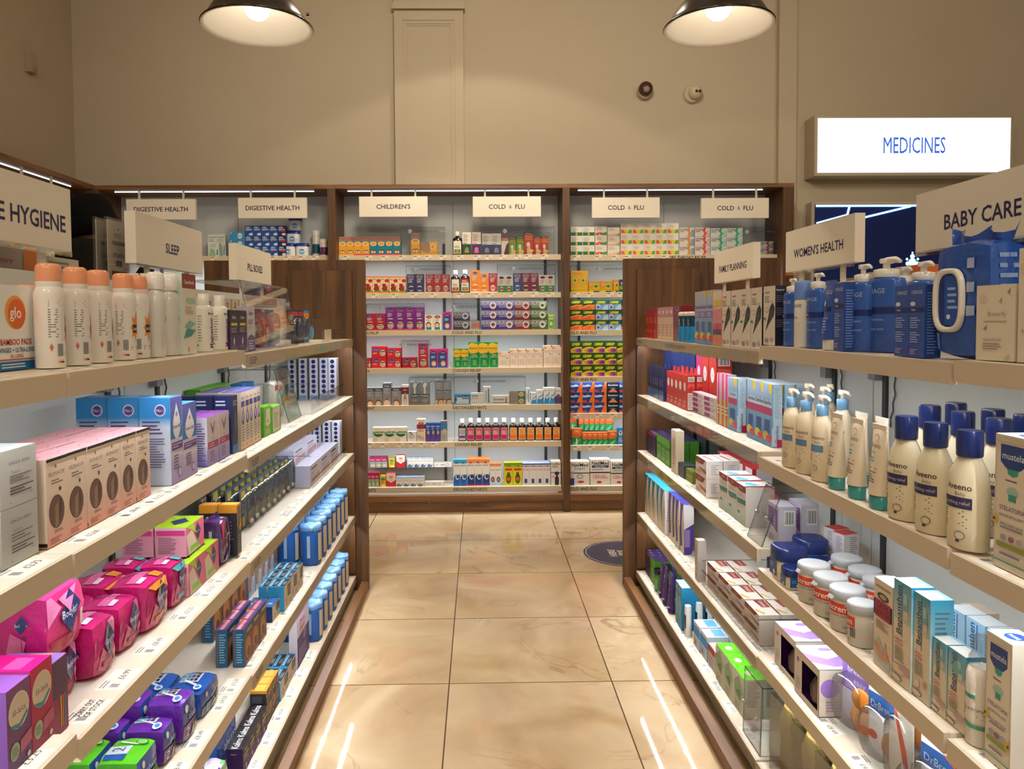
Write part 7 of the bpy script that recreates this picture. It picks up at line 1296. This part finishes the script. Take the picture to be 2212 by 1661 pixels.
bx('stB', 'sea_spray_carton', 'e8ecee', STM('3aa0d8', '1f60b0'), s='c8d4dc', t='3aa0d8'); bx('stO', 'sea_spray_carton', 'ecebe6', STM('f08a4a', '1f3f88') + [('r', 0, 0, 1, .04, 'd84a5a')], s='e8b088', t='f0783a'); bx('stP', 'sea_spray_carton', 'ecebe6', [('r', 0, .88, 1, 1, 'f08a4a'), ('e', .5, .28, .34, .13, '24407a'), ('e', .5, .28, .18, .08, 'd88a8a'), ('t', 'sterimar', .5, .72, .07, '5a80b0', .8), ('r', 0, 0, 1, .12, 'a8d4e8')], s='d8d4cc', t='f0783a')
bx('neiY', 'sinus_rinse_carton', 'd8d020', [('r', 0, .9, 1, 1, '5a9a2a'), ('t', 'NeilMed', .5, .86, .08, '2a3a20', .85), ('r', .1, .66, .9, .76, 'c8401c'), ('e', .5, .3, .3, .22, '4a5a1c'), ('r', .36, .44, .64, .58, '3a4a18'), ('r', .3, .22, .7, .36, 'd86a24')], s='b8b018'); NEI = lambda r_: [('t', 'NeilMed', .5, .88, .07, '2a2a48', .9), ('r', 0, .94, 1, 1, '3a4a90'), ('t', r_, .5, .72, .07, 'd83a3a', .85), ('p', [(.44, .6), (.56, .6), (.6, .4), (.7, .34), (.7, .06), (.3, .06), (.3, .34), (.4, .4)], 'd8dce4'), ('r', .3, .1, .7, .3, '3a4a7a')]
bx('neiR', 'sinus_rinse_carton', 'dcdce0', NEI('DRY NOSES'), s='a8b0d0'); bx('neiW', 'sinus_rinse_carton', 'e6e2da', [('t', 'NeilMed', .5, .9, .08, '2a2a38', .9), ('L', .1, .74, .9, .84, 2, '4a4a58'), ('e', .6, .5, .1, .08, '2a2a30'), ('p', [(.4, .0), (.4, .3), (.6, .48), (.8, .3), (.8, 0)], '2a2a30'), ('t', '10', .25, .36, .1, 'd84a6a', .3), ('r', 0, .52, 1, .55, '3a4a78')], s='d4d0c8'); bx('neiL', 'sinus_rinse_box', 'e8e4dc', [('t', 'NeilMed', .5, .86, .14, '1f2438', .85, 0, .02), ('r', .08, .68, .92, .77, '2a3f80'), ('t', 'Sinus Rinse', .5, .725, .06, 'e4e8f0', .7), ('L', .1, .58, .9, .64, 1, '6a6a78'), ('r', 0, .47, 1, .52, '2a3a68'), ('t', '120', .3, .34, .13, 'd8486a', .35), ('L', .5, .26, .9, .4, 2, 'd8788a'), ('e', .45, .12, .1, .05, 'c03a3a')], s='d4d0c8', t='c8ccd8'); bx('neiS', 'sinus_rinse_box', 'e8e4dc', [('t', 'NeilMed', .5, .86, .14, '1f2438', .85, 0, .02), ('t', 'Sinugator', .5, .72, .1, '2aa0d0', .6, 0, .02), ('r', 0, .5, 1, .54, '2a3a68'), ('r', 0, .0, .2, .3, '2a3f90'), ('r', .06, .3, .14, .6, 'b8c0d0'), ('e', .5, .38, .13, .1, '6a7080'), ('e', .5, .38, .1, .075, 'd8d8dc'), ('e', .55, .15, .14, .05, 'c03a3a')], s='d4d0c8')
PCT = lambda a, b_, c: [('L', .08, .62, .7, .92, 3, 'b0b4b0'), ('r', .02, .08, .98, .42, a), ('e', .5, .25, .12, .14, b_), ('L', .08, .48, .5, .58, 1, c)]
bx('paG', 'cold_capsule_box', 'ece8dc', PCT('1f7048', 'e0b040', '3a9a6a'), s='dcd8cc', t='e4e4da'); bx('paO', 'cold_capsule_box', 'ece4d8', [('L', .08, .6, .7, .92, 3, 'b0aca8'), ('p', [(.02, .08), (.3, .08), (.45, .42), (.02, .3)], 'e06a3a'), ('p', [(.98, .08), (.6, .08), (.5, .3), (.98, .42)], '4a9a5a'), ('e', .5, .24, .12, .12, 'a83a24')], s='dcd4c8'); bx('paP', 'cold_capsule_box', 'ece4d8', [('L', .08, .6, .7, .92, 3, 'b0aca8'), ('p', [(.02, .08), (.98, .08), (.98, .42), (.5, .24), (.02, .2)], 'e8b08a'), ('p', [(.7, .08), (.98, .08), (.98, .34)], '5aa86a')], s='dcd4c8'); bx('paY', 'cold_sachet_box', 'eeeade', [('L', .08, .62, .7, .9, 3, 'b4b0a8'), ('r', .06, .5, .5, .55, 'e8c040'), ('r', .04, .08, .96, .42, 'e8d030'), ('p', [(.04, .08), (.4, .08), (.25, .42), (.04, .42)], 'e0603a'), ('p', [(.96, .08), (.62, .08), (.78, .42), (.96, .42)], '5aa848')], s='dedace', t='e8e8e0')
SUD = lambda c, b_: [('t', 'SUDAFED', .3, .78, .2, '3a4060', .5, 0, .02), ('r', .04, .52, .35, .62, c), ('p', [(.5, 0), (.62, .4), (.48, .7), (.6, 1), (.72, 1), (.68, .6), (.8, .4), (.62, 0)], c), ('p', [(.66, 0), (1, 0), (1, .8), (.74, .7), (.82, .4)], b_)]
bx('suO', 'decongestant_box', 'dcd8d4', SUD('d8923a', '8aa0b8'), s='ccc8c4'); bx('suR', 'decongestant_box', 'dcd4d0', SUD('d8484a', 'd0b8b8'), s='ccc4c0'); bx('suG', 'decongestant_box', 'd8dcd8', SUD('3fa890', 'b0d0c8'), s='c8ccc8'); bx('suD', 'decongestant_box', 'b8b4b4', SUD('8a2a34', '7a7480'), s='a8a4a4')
CRS = lambda u, v, s: [('e', u, v, .16 * s, .16 * s, 'f0dc50'), ('r', u - .05 * s, v - .1 * s, u + .05 * s, v + .1 * s, '2f8a2a'), ('r', u - .12 * s, v - .04 * s, u + .12 * s, v + .04 * s, '2f8a2a')]
bx('flo', 'lozenge_box', 'f0b820', [('r', 0, .1, 1, .6, 'f4cc14', 'f0a020')] + CRS(.25, .55, .7) + CRS(.72, .55, .7) + [('L', .1, .78, .9, .94, 2, 'e88a4a')], s='d89a1c'); bx('flo2', 'lozenge_box', 'f0a524', [('r', 0, 0, 1, .55, 'f4d014', 'f0a024')] + CRS(.62, .55, 1.5) + [('r', .4, 0, .9, .12, '2a3470'), ('L', .08, .6, .5, .85, 2, 'f0d8a0')], s='d88a1c'); bx('flo3', 'lozenge_box', '8ac030', [('r', 0, .5, 1, 1, '24387a'), ('t', 'ad', .5, .75, .3, 'e8ecf4', .5), ('r', 0, 0, 1, .2, '2a5a5a')], s='6a9a24')
LEM = lambda a, b_, c: [('p', [(0, 0), (1, 0), (1, .35), (.6, .42), (0, .2)], a), ('p', [(0, .2), (.6, .42), (1, .36), (1, .48), (.5, .5), (0, .32)], b_), ('e', .45, .72, .36, .19, '3a6a1c'), ('t', 'LEMSIP', .46, .73, .2, 'f0e040', .74, 0, .03), ('e', .8, .2, .16, .16, c)]
bx('leO', 'hot_drink_box', '1f4a2c', LEM('e0602a', 'f0a030', 'e8822a'), s='163a22'); bx('leB', 'hot_drink_box', '1f4a3c', [('r', 0, 0, 1, .6, '6fa0d0'), ('p', [(.5, 0), (1, 0), (1, .5), (.7, .4)], 'b4c8dc')] + LEM('5a90c8', '8ab8e0', '8ab8dc')[2:4] + [('e', .22, .3, .2, .22, 'dfe4e8'), ('e', .22, .28, .15, .16, '2a4a8a'), ('e', .26, .34, .08, .08, 'd8602a')], s='163a30'); bx('leP', 'hot_drink_box', '24541c', LEM('e08a50', 'e8d030', '6a3a90') + [('e', .6, .2, .12, .14, '7a4aa8'), ('p', [(0, .0), (.4, .0), (.2, .2), (0, .24)], 'd8d030')], s='1a4014'); bx('leY', 'hot_drink_box', '24541c', LEM('c8a030', 'e8d860', 'e8c030'), s='1a4014')
bx('beO', 'flu_capsule_box', '1f3f8a', [('p', [(.5, 0), (1, 0), (1, 1), (.85, 1), (.7, .5)], 'e8722a'), ('p', [(0, .62), (.5, .8), (.7, .6), (.3, .5), (0, .5)], '8ab8e8'), ('t', 'Beechams', .36, .66, .16, 'f0f4fa', .66, 0, .02), ('L', .08, .14, .5, .3, 2, '6a90d0'), ('p', [(0, 0), (.5, 0), (.2, .2), (0, .24)], 'd8402a')], s='182f66'); bx('beK', 'flu_capsule_box', '142038', [('p', [(.1, 0), (.9, 0), (.55, .4), (.45, .4)], 'd88a5a'), ('p', [(.2, .4), (.5, .44), (.8, .4), (.5, .36)], '4ab0d8'), ('t', 'Beechams', .5, .72, .17, 'e8ecf4', .8, 0, .02), ('L', .1, .46, .9, .54, 1, '4a6a90')], s='0e1628')
OLB = [('r', 0, .45, 1, 1, 'e8682a'), ('p', [(0, 0), (1, 0), (1, .62), (.6, .4), (0, .5)], '1f8a50'), ('p', [(.1, 0), (.5, 0), (.9, .4), (.4, .24)], '6ac08a'), ('t', 'Olbas', .5, .86, .1, 'f4e4d4', .8, 0, .02), ('L', .2, .7, .8, .78, 1, 'f0c0a0')]
bx('olb', 'inhaler_box', '1f8a50', OLB, s='c8582a', t='e8682a'); bx('olbL', 'inhalant_oil_box', '1f8a50', OLB + [('r', .44, .02, .56, .4, 'eef0ea')], s='c8582a', t='e8682a'); bx('vick', 'vapour_rub_box', '2a80c8', [('e', .5, .7, .3, .16, 'e8f0f4'), ('p', [(.3, .8), (.7, .8), (.5, .55)], '1f8a7a'), ('L', .2, .15, .8, .45, 4, 'd0e4f4')], s='2068a8')
ALK = [('p', [(.2, 0), (1, 0), (1, .5), (.6, .2)], '2f80d0'), ('t', 'Alka', .4, .84, .17, 'eef2f8', .6, 0, .02), ('t', 'Seltzer', .5, .64, .16, 'eef2f8', .85, 0, .02), ('L', .1, .44, .6, .54, 1, 'c84a5a'), ('e', .75, .16, .2, .12, 'dfe8f4')]
bx('alk', 'antacid_box', '1f4f9c', ALK, s='183f80', t='245ab0'); bx('alkX', 'antacid_box', '1a2a60', ALK[1:] + [('r', .4, .4, .95, .58, 'b82a3a')], s='141f4a', t='1a2a60'); bx('rehy', 'rehydration_box', '3a98d0', [('e', .68, .5, .3, .34, 'eef2f4'), ('L', .5, .4, .9, .6, 2, '5a6a80'), ('e', .1, .85, .08, .1, 'eef2f4')], s='2a80b8'); bx('capr', 'enema_box', 'e6e8e2', [('t', 'Capsule', .5, .88, .08, '3a4a4a', .85, 0, 0), ('p', [(.05, 0), (.7, 0), (.6, .5), (.2, .6)], '9ac8a0'), ('L', .1, .66, .9, .8, 2, 'a8b0ac'), ('p', [(.75, .1), (.9, .1), (.9, .5), (.8, .5)], '4a9ac8')], s='d8dcd8')
P['andr'] = dict(k='pot', n='fizz_tub', cat='tub', c='e8ecf0', cc='1c3f9c')
def k_andr(s, w, d, h):
    q = MB(); superround(q, w * .96, d * .96, 0, h * .8, s['c'], 'gloss_plastic', 4, inset=.03)
    decals(q, flat((-w * .42, -d * .482, h * .06), (w * .84, 0, 0), (0, 0, h * .62)), w * .84, h * .62, [('e', .5, .45, .36, .32, '3a90d0'), ('e', .5, .4, .28, .2, '7ac0ec'), ('t', 'Andrews', .5, .5, .24, 'f0f4fa', .85, 0, .02), ('L', .2, .03, .8, .1, 1, 'c86a6a')], m='gloss_plastic')
    q2 = MB(); superround(q2, w, d, h * .76, h, s['cc'], 'gloss_plastic', 4); return [('tub', q), ('lid', q2)]
KIND['andr'] = k_andr; P['andr']['k'] = 'andr'
P['vit'] = dict(k='round', n='capsule_pot', cat='pot', c='e8e4da', hb=.78, prof=[(.9, 0), (.95, .02), (.95, .98), (.9, 1)], cap=[(1, -.04), (1, .9), (.9, 1)], cc='efece4', lab=(.1, .85), F=[('r', 0, .1, 1, .7, '1f5a70'), ('L', .1, .3, .8, .6, 3, 'a8ccd4')], span=140)
P['vit2'] = dict(P['vit'], F=[('r', 0, 0, 1, .75, '5a2a6a'), ('e', .5, .5, .24, .24, 'c06a3a'), ('L', .1, .1, .8, .25, 2, 'c8a0c8')])
def screen(cab, k, cr, x0, x1, ytop, desc, yf=5.275, text=True):
    """clear acrylic box front with the request to ask for help printed on it"""
    z = (MID if cab != 'r' else RGT)[k] + .0005
    a, b_ = pt(cr, (x0, 0))[0], pt(cr, (x1, 0))[0]; yt = pt(cr, (0, ytop))[1]; yb = 692 + (EYE - z) * F_PX / yf
    X0, X1 = ony(a, yb, yf).x, ony(b_, yb, yf).x; h = ony((a + b_) / 2, yt, yf).z - z; w = X1 - X0; D_ = 5.170 + CDP - .012 - yf
    t = empty('acrylic_cover', (X0 + w / 2, yf, z), 0, label=desc, cat='cover', group='clear security covers')
    q = MB(); q.box(-w / 2, w / 2, 0, .003, 0, h, 'fff', 'clear_acrylic'); q.box(-w / 2, w / 2, -.0005, .0035, h, h + .002, 'fff', 'acrylic_edge'); q.box(-w / 2, w / 2, -.0006, 0, h * .085, h * .095, 'fff', 'acrylic_edge'); q0 = q
    q = MB(); q.box(-w / 2 + .0, w / 2, .004, D_, h - .002, h, 'fff', 'clear_acrylic'); q.obj('top_panel', t)
    for s in (-1, 1):
        q = MB(); xx = s * w / 2; q.box(min(xx, xx - s * .003), max(xx, xx - s * .003), .004, .006, .002, h - .003, 'fff', 'clear_acrylic'); q.box(xx - .001, xx + .001, -.0005, .0035, 0, h, 'fff', 'acrylic_edge'); q.obj('end_panel', t)
    if text:
        q = q0; it = [('e', .5 - .09 / w, .86, .085, .085, '5f6f88'), ('e', .5 - .09 / w, .86, .072, .072, 'c4ccd0'), ('L', .5 - .11 / w, .81, .5 - .075 / w, .91, 2, '5f6f88'), ('t', 'PLEASE ASK FOR ASSISTANCE', .5 + .03 / w, .86, .065, '3c4a62', .17 / w, 0, .01)]
        decals(q, flat((-w / 2, -.0012, 0), (w, 0, 0), (0, 0, h)), w, h, it);
    q0.obj('front_panel', t)
# ================================================================== what stands in the wall cabinets
S_ = [('m', 0, 'nurY', 'O', 50, 190, 515, .05, 'orange fever-syrup carton', 2), ('m', 0, 'nurR', 'O', 190, 333, 515, .05, 'orange fever-syrup carton, red foot,', 2), ('m', 0, 'nurT', 'O', 333, 622, 515, .05, 'teal fever-syrup carton', 4),
      ('m', 0, 'nurY', 'O', 714, 797, 478, .05, 'tall orange carton behind the screen'), ('m', 0, 'nurH', 'O', 799, 960, 562, .05, 'orange tablet carton lying wide'),
      ('m', 0, 'syG', 'O', 1095, 1186, 465, .05, 'brown syrup bottle, green label'), ('m', 0, 'cxG', 'O', 1186, 1268, 474, .05, 'cream chest carton, green lungs,'), ('m', 0, 'cxP', 'O', 1275, 1358, 474, .05, 'cream chest carton, violet lungs,'), ('m', 0, 'cxB', 'O', 1368, 1543, 487, .05, 'cream chest carton, blue lungs,', 2),
      ('m', 0, 'acti', 'O', 1545, 1612, 522, .05, 'white cough carton, red header'), ('m', 0, 'robG', 'O', 1614, 1680, 520, .05, 'green cough carton, shorter'), ('m', 0, 'robG', 'O', 1684, 1752, 512, .05, 'green cough carton, taller'), ('m', 0, 'robR', 'O', 1754, 1840, 476, .05, 'red cough carton, tallest'), ('m', 0, 'robR', 'O', 1842, 1976, 510, .05, 'red cough carton, shorter', 2),
      ('m', 1, 'bear', 'O', 285, 512, 880, .05, 'peach vitamin box, red bear,', 3), ('m', 1, 'bear', 'O', 516, 668, 880, .05, 'peach vitamin box, red bear, farther pair', 2), ('m', 1, 'bnP', 'O', 676, 834, 860, .05, 'violet cough-syrup carton', 2), ('m', 1, 'bnR', 'O', 848, 1070, 860, .05, 'red cough-syrup carton', 3),
      ('m', 1, 'syB', 'O', 1080, 1166, 822, .05, 'brown syrup bottle, cream label'), ('m', 1, 'syR', 'O', 1168, 1254, 818, .05, 'brown syrup bottle, green and red label'), ('m', 1, 'bnO', 'O', 1260, 1348, 822, .05, 'orange cough-syrup carton, taller'), ('m', 1, 'bnO', 'O', 1350, 1425, 852, .05, 'orange cough-syrup carton, shorter'), ('m', 1, 'bnR', 'O', 1428, 1506, 850, .05, 'red cough-syrup carton by orange ones'),
      ('m', 1, 'bnG', 'O', 1512, 1650, 872, .05, 'white and green cough carton', 2), ('m', 1, 'bnB', 'O', 1654, 1730, 850, .05, 'navy cough-syrup carton'), ('m', 1, 'bnM', 'O', 1732, 1884, 850, .05, 'maroon cough-syrup carton', 2), ('m', 1, 'bnG', 'O', 1888, 2032, 868, .05, 'white and green cough carton, end pair', 2),
      ('m', 2, 'caR', 'P', 92, 300, 178, .05, 'red infant-syrup carton', 2), ('m', 2, 'caP', 'P', 304, 706, 112, .05, 'purple infant-syrup carton', 4), ('m', 2, 'sooth', 'P', 710, 886, 192, .05, 'white carton, boy in blue,', 2), ('m', 2, 'caB', 'P', 896, 990, 158, .05, 'navy infant-syrup carton'),
      ('m', 2, 'bcD', 'P', 1006, 1180, 160, .05, 'grey cold-tablet box', 1, 1, 2), ('m', 2, 'sach', 'P', 1190, 1282, 252, .05, 'small grey sachet box', 3), ('m', 2, 'bcP', 'P', 1298, 1636, 48, .05, 'violet cold-tablet box', 2, 1, 3), ('m', 2, 'bcR', 'P', 1640, 1808, 48, .05, 'maroon cold-tablet box', 1, 1, 3), ('m', 2, 'bcG', 'P', 1812, 1980, 48, .05, 'olive cold-tablet box', 1, 1, 3), ('m', 2, 'strep', 'P', 1990, 2054, 185, .05, 'lime throat-spray box'),
      ('m', 3, 'caH', 'P', 95, 150, 640, .05, 'red infant box cut off by post'), ('m', 3, 'caH', 'P', 158, 312, 520, .08, 'red infant tablet box', 1, 1, 2), ('m', 3, 'caH', 'P', 318, 466, 535, .08, 'red infant tablet box, second stack', 1, 1, 2), ('m', 3, 'caH', 'P', 476, 628, 634, .08, 'red infant box under the screen'), ('m', 3, 'caR', 'P', 644, 746, 488, .05, 'tall red infant carton behind screen'), ('m', 3, 'caB', 'P', 760, 848, 545, .05, 'navy infant carton with baby, first'), ('m', 3, 'caB', 'P', 850, 952, 545, .05, 'navy infant carton with baby, second'),
      ('m', 3, 'butt', 'P', 1006, 1160, 545, .06, 'small green linctus carton, yellow flower,', 2), ('m', 3, 'butt', 'P', 1164, 1470, 475, .07, 'large green linctus carton, yellow flower,', 3), ('m', 3, 'pcold', 'P', 1474, 1592, 575, .05, 'wide blush herbal box'), ('m', 3, 'pcold', 'P', 1594, 1938, 546, .05, 'blush herbal box', 4), ('m', 3, 'pcold', 'P', 1942, 2128, 508, .05, 'tallest blush herbal box', 2),
      ('m', 4, 'hed', 'P', 100, 272, 948, .05, 'grey hair-lotion carton', 2), ('m', 4, 'hed', 'P', 275, 360, 900, .09, 'tall grey hair-lotion carton'), ('m', 4, 'hed', 'P', 364, 464, 942, .05, 'wide grey hair-lotion carton'), ('m', 4, 'hedp', 'P', 468, 544, 920, .05, 'white carton, plum band and child'), ('m', 4, 'hedS', 'P', 556, 762, 890, .05, 'grey carton picturing a spray bottle', 2), ('m', 4, 'hedn', 'P', 816, 988, 868, .05, 'grey carton with two heads', 2),
      ('m', 4, 'strx', 'P', 1014, 1184, 1018, .05, 'blue and white tablet box'), ('m', 4, 'otr', 'P', 1190, 1318, 1005, .05, 'white tablet box, orange word,'), ('m', 4, 'ster', 'P', 1320, 1396, 938, .05, 'slim upright white gel box'), ('m', 4, 'sinu', 'P', 1404, 1584, 1030, .05, 'white tablet box, navy line,'), ('m', 4, 'nurc', 'P', 1588, 1754, 982, .05, 'grey and orange tablet box', 1, 1, 2), ('m', 4, 'ster', 'P', 1758, 1802, 952, .04, 'narrow white and blue box'),
      ('m', 4, 'ster2', 'P', 1812, 1868, 1000, .05, 'white nasal carton, blue wave, shortest'), ('m', 4, 'ster2', 'P', 1870, 1940, 972, .05, 'white nasal carton, blue wave, taller'), ('m', 4, 'ster2', 'P', 1944, 2064, 950, .08, 'white nasal carton, blue wave, tallest', 2), ('m', 4, 'ster3', 'P', 2066, 2126, 955, .08, 'white and plum nasal carton'),
      ('m', 5, 'teet', 'Q', 168, 522, 255, .06, 'cream box, green balloon shape,', 3), ('m', 5, 'coli', 'Q', 528, 624, 300, .05, 'small white drops box'), ('m', 5, 'gripe', 'Q', 628, 718, 168, .05, 'cream gripe-water carton'), ('m', 5, 'infa', 'Q', 722, 874, 212, .05, 'blue and violet drops carton', 3), ('m', 5, 'dent', 'Q', 876, 944, 188, .05, 'silver and blue gel carton'),
      ('m', 5, 'syV', 'Q', 1056, 1142, 168, .045, 'brown syrup bottle, lilac label'), ('m', 5, 'syK', 'Q', 1144, 1578, 162, .045, 'brown syrup bottle, pink label', 5), ('m', 5, 'syO', 'Q', 1586, 2122, 160, .045, 'brown syrup bottle, orange label', 6),
      ('m', 6, 'ashP', 'Q', 112, 236, 725, .05, 'pink and green sachet box', 3), ('m', 6, 'yel', 'Q', 244, 308, 760, .05, 'yellow drops box'), ('m', 6, 'red', 'Q', 312, 408, 732, .05, 'red and white gel box'), ('m', 6, 'seas', 'Q', 410, 706, 770, .05, 'white travel-tablet box', 4), ('m', 6, 'flatw', 'Q', 712, 912, 820, .05, 'flat white carton'),
      ('m', 6, 'stB', 'Q', 1008, 1148, 590, .05, 'white and blue sea-spray carton', 2), ('m', 6, 'stO', 'Q', 1150, 1384, 585, .05, 'orange-topped sea-spray carton', 3, 2), ('m', 6, 'stP', 'Q', 1388, 1506, 630, .05, 'small orange-topped spray carton', 2), ('m', 6, 'neiY', 'Q', 1534, 1722, 622, .06, 'yellow rinse carton', 2), ('m', 6, 'neiR', 'Q', 1724, 2016, 628, .06, 'white rinse carton, red words,', 4, 2), ('m', 6, 'neiW', 'Q', 2020, 2124, 610, .1, 'white carton, black figure,')]
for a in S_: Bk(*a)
# second tier of small boxes on the risers of the lowest shelf
for i in range(3): put('ashP', (.042, .04, .08), (-.78 + .043 * i, 5.42, MID[6] + .115), 0, 'pink and green sachet box on the clear riser, %s from left' % ORD[i])
put('yel', (.043, .04, .07), (-.64, 5.42, MID[6] + .115), 0, 'yellow drops box on the clear riser'); put('red', (.06, .04, .09), (-.575, 5.42, MID[6] + .115), 0, 'red and white gel box on the clear riser')
for i in range(4): put('seas', (.046, .04, .072), (-.505 + .047 * i, 5.42, MID[6] + .115), 0, 'white travel-tablet box on the clear riser, %s from left' % ORD[i])
put('flatw', (.125, .04, .034), (-.27, 5.42, MID[6] + .115), 0, 'flat white carton on the clear riser')
t = empty('acrylic_riser', (-.5, 5.42, MID[6] + .001), 0, label='clear step riser behind small boxes on the lowest centre-cabinet shelf', cat='riser')
q = MB(); q.box(-.31, .31, -.05, .05, .108, .112, 'fff', 'clear_acrylic'); q.obj('top_panel', t)
q = MB(); q.box(-.31, .31, -.05, -.047, 0, .107, 'fff', 'clear_acrylic'); q.obj('front_panel', t)
for a in (('m', 0, 'O', 625, 1024, 430, 'clear cover over two orange cartons under CHILDREN\'S'), ('m', 0, 'O', 1362, 2028, 428, 'clear cover over red and green cough cartons'), ('m', 1, 'O', 672, 1076, 780, 'clear cover over violet and red syrup cartons'), ('m', 1, 'O', 1508, 2040, 772, 'clear cover over navy and maroon syrup cartons'),
          ('m', 2, 'P', 106, 708, 78, 'clear cover over purple infant syrups'), ('m', 2, 'P', 1003, 1290, 70, 'clear cover over grey cold tablets'), ('m', 3, 'P', 470, 756, 462, 'clear cover over a tall red infant carton'), ('m', 4, 'P', 548, 996, 845, 'clear cover over grey hair cartons'), ('m', 4, 'P', 1006, 1756, 842, 'clear cover over white decongestant boxes')): screen(*a)
R_ = [('r', 0, 'paG', 'S', 138, 360, 425, .045, 'white capsule box, green stripe,', 2, 1, 3), ('r', 0, 'paO', 'S', 364, 474, 420, .045, 'white capsule box, orange flare,', 1, 1, 3), ('r', 0, 'paP', 'S', 478, 592, 428, .045, 'white capsule box, peach flare,', 1, 1, 3), ('r', 0, 'paY', 'S', 598, 1132, 392, .045, 'white sachet box, yellow foot,', 5, 1, 3),
      ('r', 0, 'suO', 'S', 1136, 1276, 432, .045, 'decongestant box, orange wave,', 1, 1, 3), ('r', 0, 'suR', 'S', 1280, 1420, 432, .045, 'decongestant box, red wave,', 1, 1, 3), ('r', 0, 'suG', 'S', 1424, 1720, 436, .045, 'decongestant box, green wave,', 2, 1, 3), ('r', 0, 'suD', 'S', 1868, 2000, 558, .045, 'grey decongestant box behind screen', 1, 1, 2),
      ('r', 1, 'flo', 'S', 138, 300, 828, .06, 'tall yellow lozenge box, twin crosses'), ('r', 1, 'flo2', 'S', 304, 526, 925, .05, 'orange lozenge box, green cross,', 2), ('r', 1, 'flo2', 'S', 530, 584, 910, .05, 'orange lozenge box by gondola end'), ('r', 1, 'flo3', 'S', 586, 640, 908, .05, 'navy and lime lozenge box'),
      ('r', 2, 'leO', 'T', 96, 258, 262, .04, 'green drink box, orange swirl,', 2, 1, 3), ('r', 2, 'leB', 'T', 260, 430, 262, .04, 'green drink box, blue panel,', 2, 1, 3), ('r', 2, 'leO', 'T', 432, 512, 262, .04, 'green drink box half behind panel', 1, 1, 3),
      ('r', 3, 'leP', 'T', 98, 398, 532, .04, 'green drink box, violet berries,', 4, 1, 3), ('r', 3, 'leY', 'T', 400, 474, 532, .04, 'green drink box, lemon cup,', 1, 1, 3),
      ('r', 4, 'beO', 'T', 97, 334, 800, .04, 'navy capsule box, orange edge,', 3, 1, 3), ('r', 4, 'beK', 'T', 336, 414, 800, .04, 'black capsule box, copper beam,', 1, 1, 3), ('r', 4, 'beO', 'T', 416, 492, 800, .04, 'navy capsule box half hidden', 1, 1, 3),
      ('r', 5, 'olbL', 'T', 104, 172, 1104, .05, 'orange oil box, white bottle,'), ('r', 5, 'olb', 'T', 174, 342, 1130, .045, 'orange and green inhaler box', 5), ('r', 5, 'olb', 'T', 344, 402, 1122, .045, 'wide orange and green box'), ('r', 5, 'vick', 'T', 404, 445, 1100, .045, 'blue vapour-rub box'),
      ('r', 6, 'neiS', 'T', 97, 222, 1318, .1, 'white rinse box, blue word,'), ('r', 6, 'neiL', 'T', 226, 358, 1304, .1, 'white rinse box marked 120'), ('r', 6, 'neiL', 'T', 360, 480, 1318, .1, 'white rinse box behind gondola end')]
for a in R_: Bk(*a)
for i in range(6): put('olb', (.036 if i < 5 else .06, .045, .1), (.735 + .0385 * i + (.012 if i == 5 else 0), 5.42, RGT[5] + .087), 0, 'orange and green inhaler box on the clear step, %s from left' % ORD[i])
put('olbL', (.062, .045, .12), (.67, 5.42, RGT[5] + .087), 0, 'orange oil box on the clear step')
t = empty('acrylic_riser', (.8, 5.42, RGT[5] + .001), 0, label='clear step riser under orange inhaler boxes in the end cabinet', cat='riser')
q = MB(); q.box(-.18, .2, -.05, .05, .08, .084, 'fff', 'clear_acrylic'); q.obj('top_panel', t); q = MB(); q.box(-.18, .2, -.05, -.047, 0, .079, 'fff', 'clear_acrylic'); q.obj('front_panel', t)
for a in (('r', 0, 'S', 1725, 2020, 436, 'clear cover over grey decongestants at the end'), ('r', 1, 'S', 140, 900, 775, 'clear cover over yellow lozenge boxes')): screen(*a)
L_ = [('f', 0, 'capr', 'U', 1104, 1250, 480, .05, 'white carton, green bottle print, rear', 2), ('f', 0, 'rehy', 'U', 1282, 1410, 460, .05, 'sky blue rehydration box', 1, 1, 3), ('f', 0, 'alk', 'U', 1410, 1680, 410, .04, 'blue fizzing-tablet box', 4, 1, 3), ('f', 0, 'alkX', 'U', 1681, 1748, 410, .04, 'navy fizzing-tablet box, red flash,', 1, 1, 3)]
L_[0] = ('f', 0, 'capr', 'U', 1104, 1196, 550, .05, 'white carton, green bottle print')
for a in L_: Bk(*a)
Bk('f', 0, 'capr', 'U', 1104, 1250, 480, .05, 'white carton, green bottle print, taller', 2, yf=5.35)
for i, (x0, x1, l) in enumerate(((1700, 1822, 0), (1822, 1932, 0), (1725, 1850, 1), (1752, 1868, 2))):
    zz = MID[0]; A_ = pt('U', (x0, 0))[0]; B_ = pt('U', (x1, 0))[0]; X0, X1 = ony(A_, 556, 5.3).x, ony(B_, 556, 5.3).x
    put('andr', (X1 - X0 - .002, .07, .092), ((X0 + X1) / 2, 5.33 + l * .004 + (.036 if l else 0), zz + l * .0925), 0, 'white tub with blue lid, ' + ('lowest row, first', 'lowest row, second', 'middle of the pile', 'top of the pile')[i])
for x, h, k, y, l in ((1998, .19, 'vit', 5.42, 'tall white capsule pot, teal label'), (2058, .118, 'vit2', 5.32, 'short white capsule pot, violet label')):
    X = ony(pt('U', (x, 0))[0], 556, y).x; put(k, (.06, .06, h), (X, y, MID[0]), 0, l + ' beside the cabinet post')
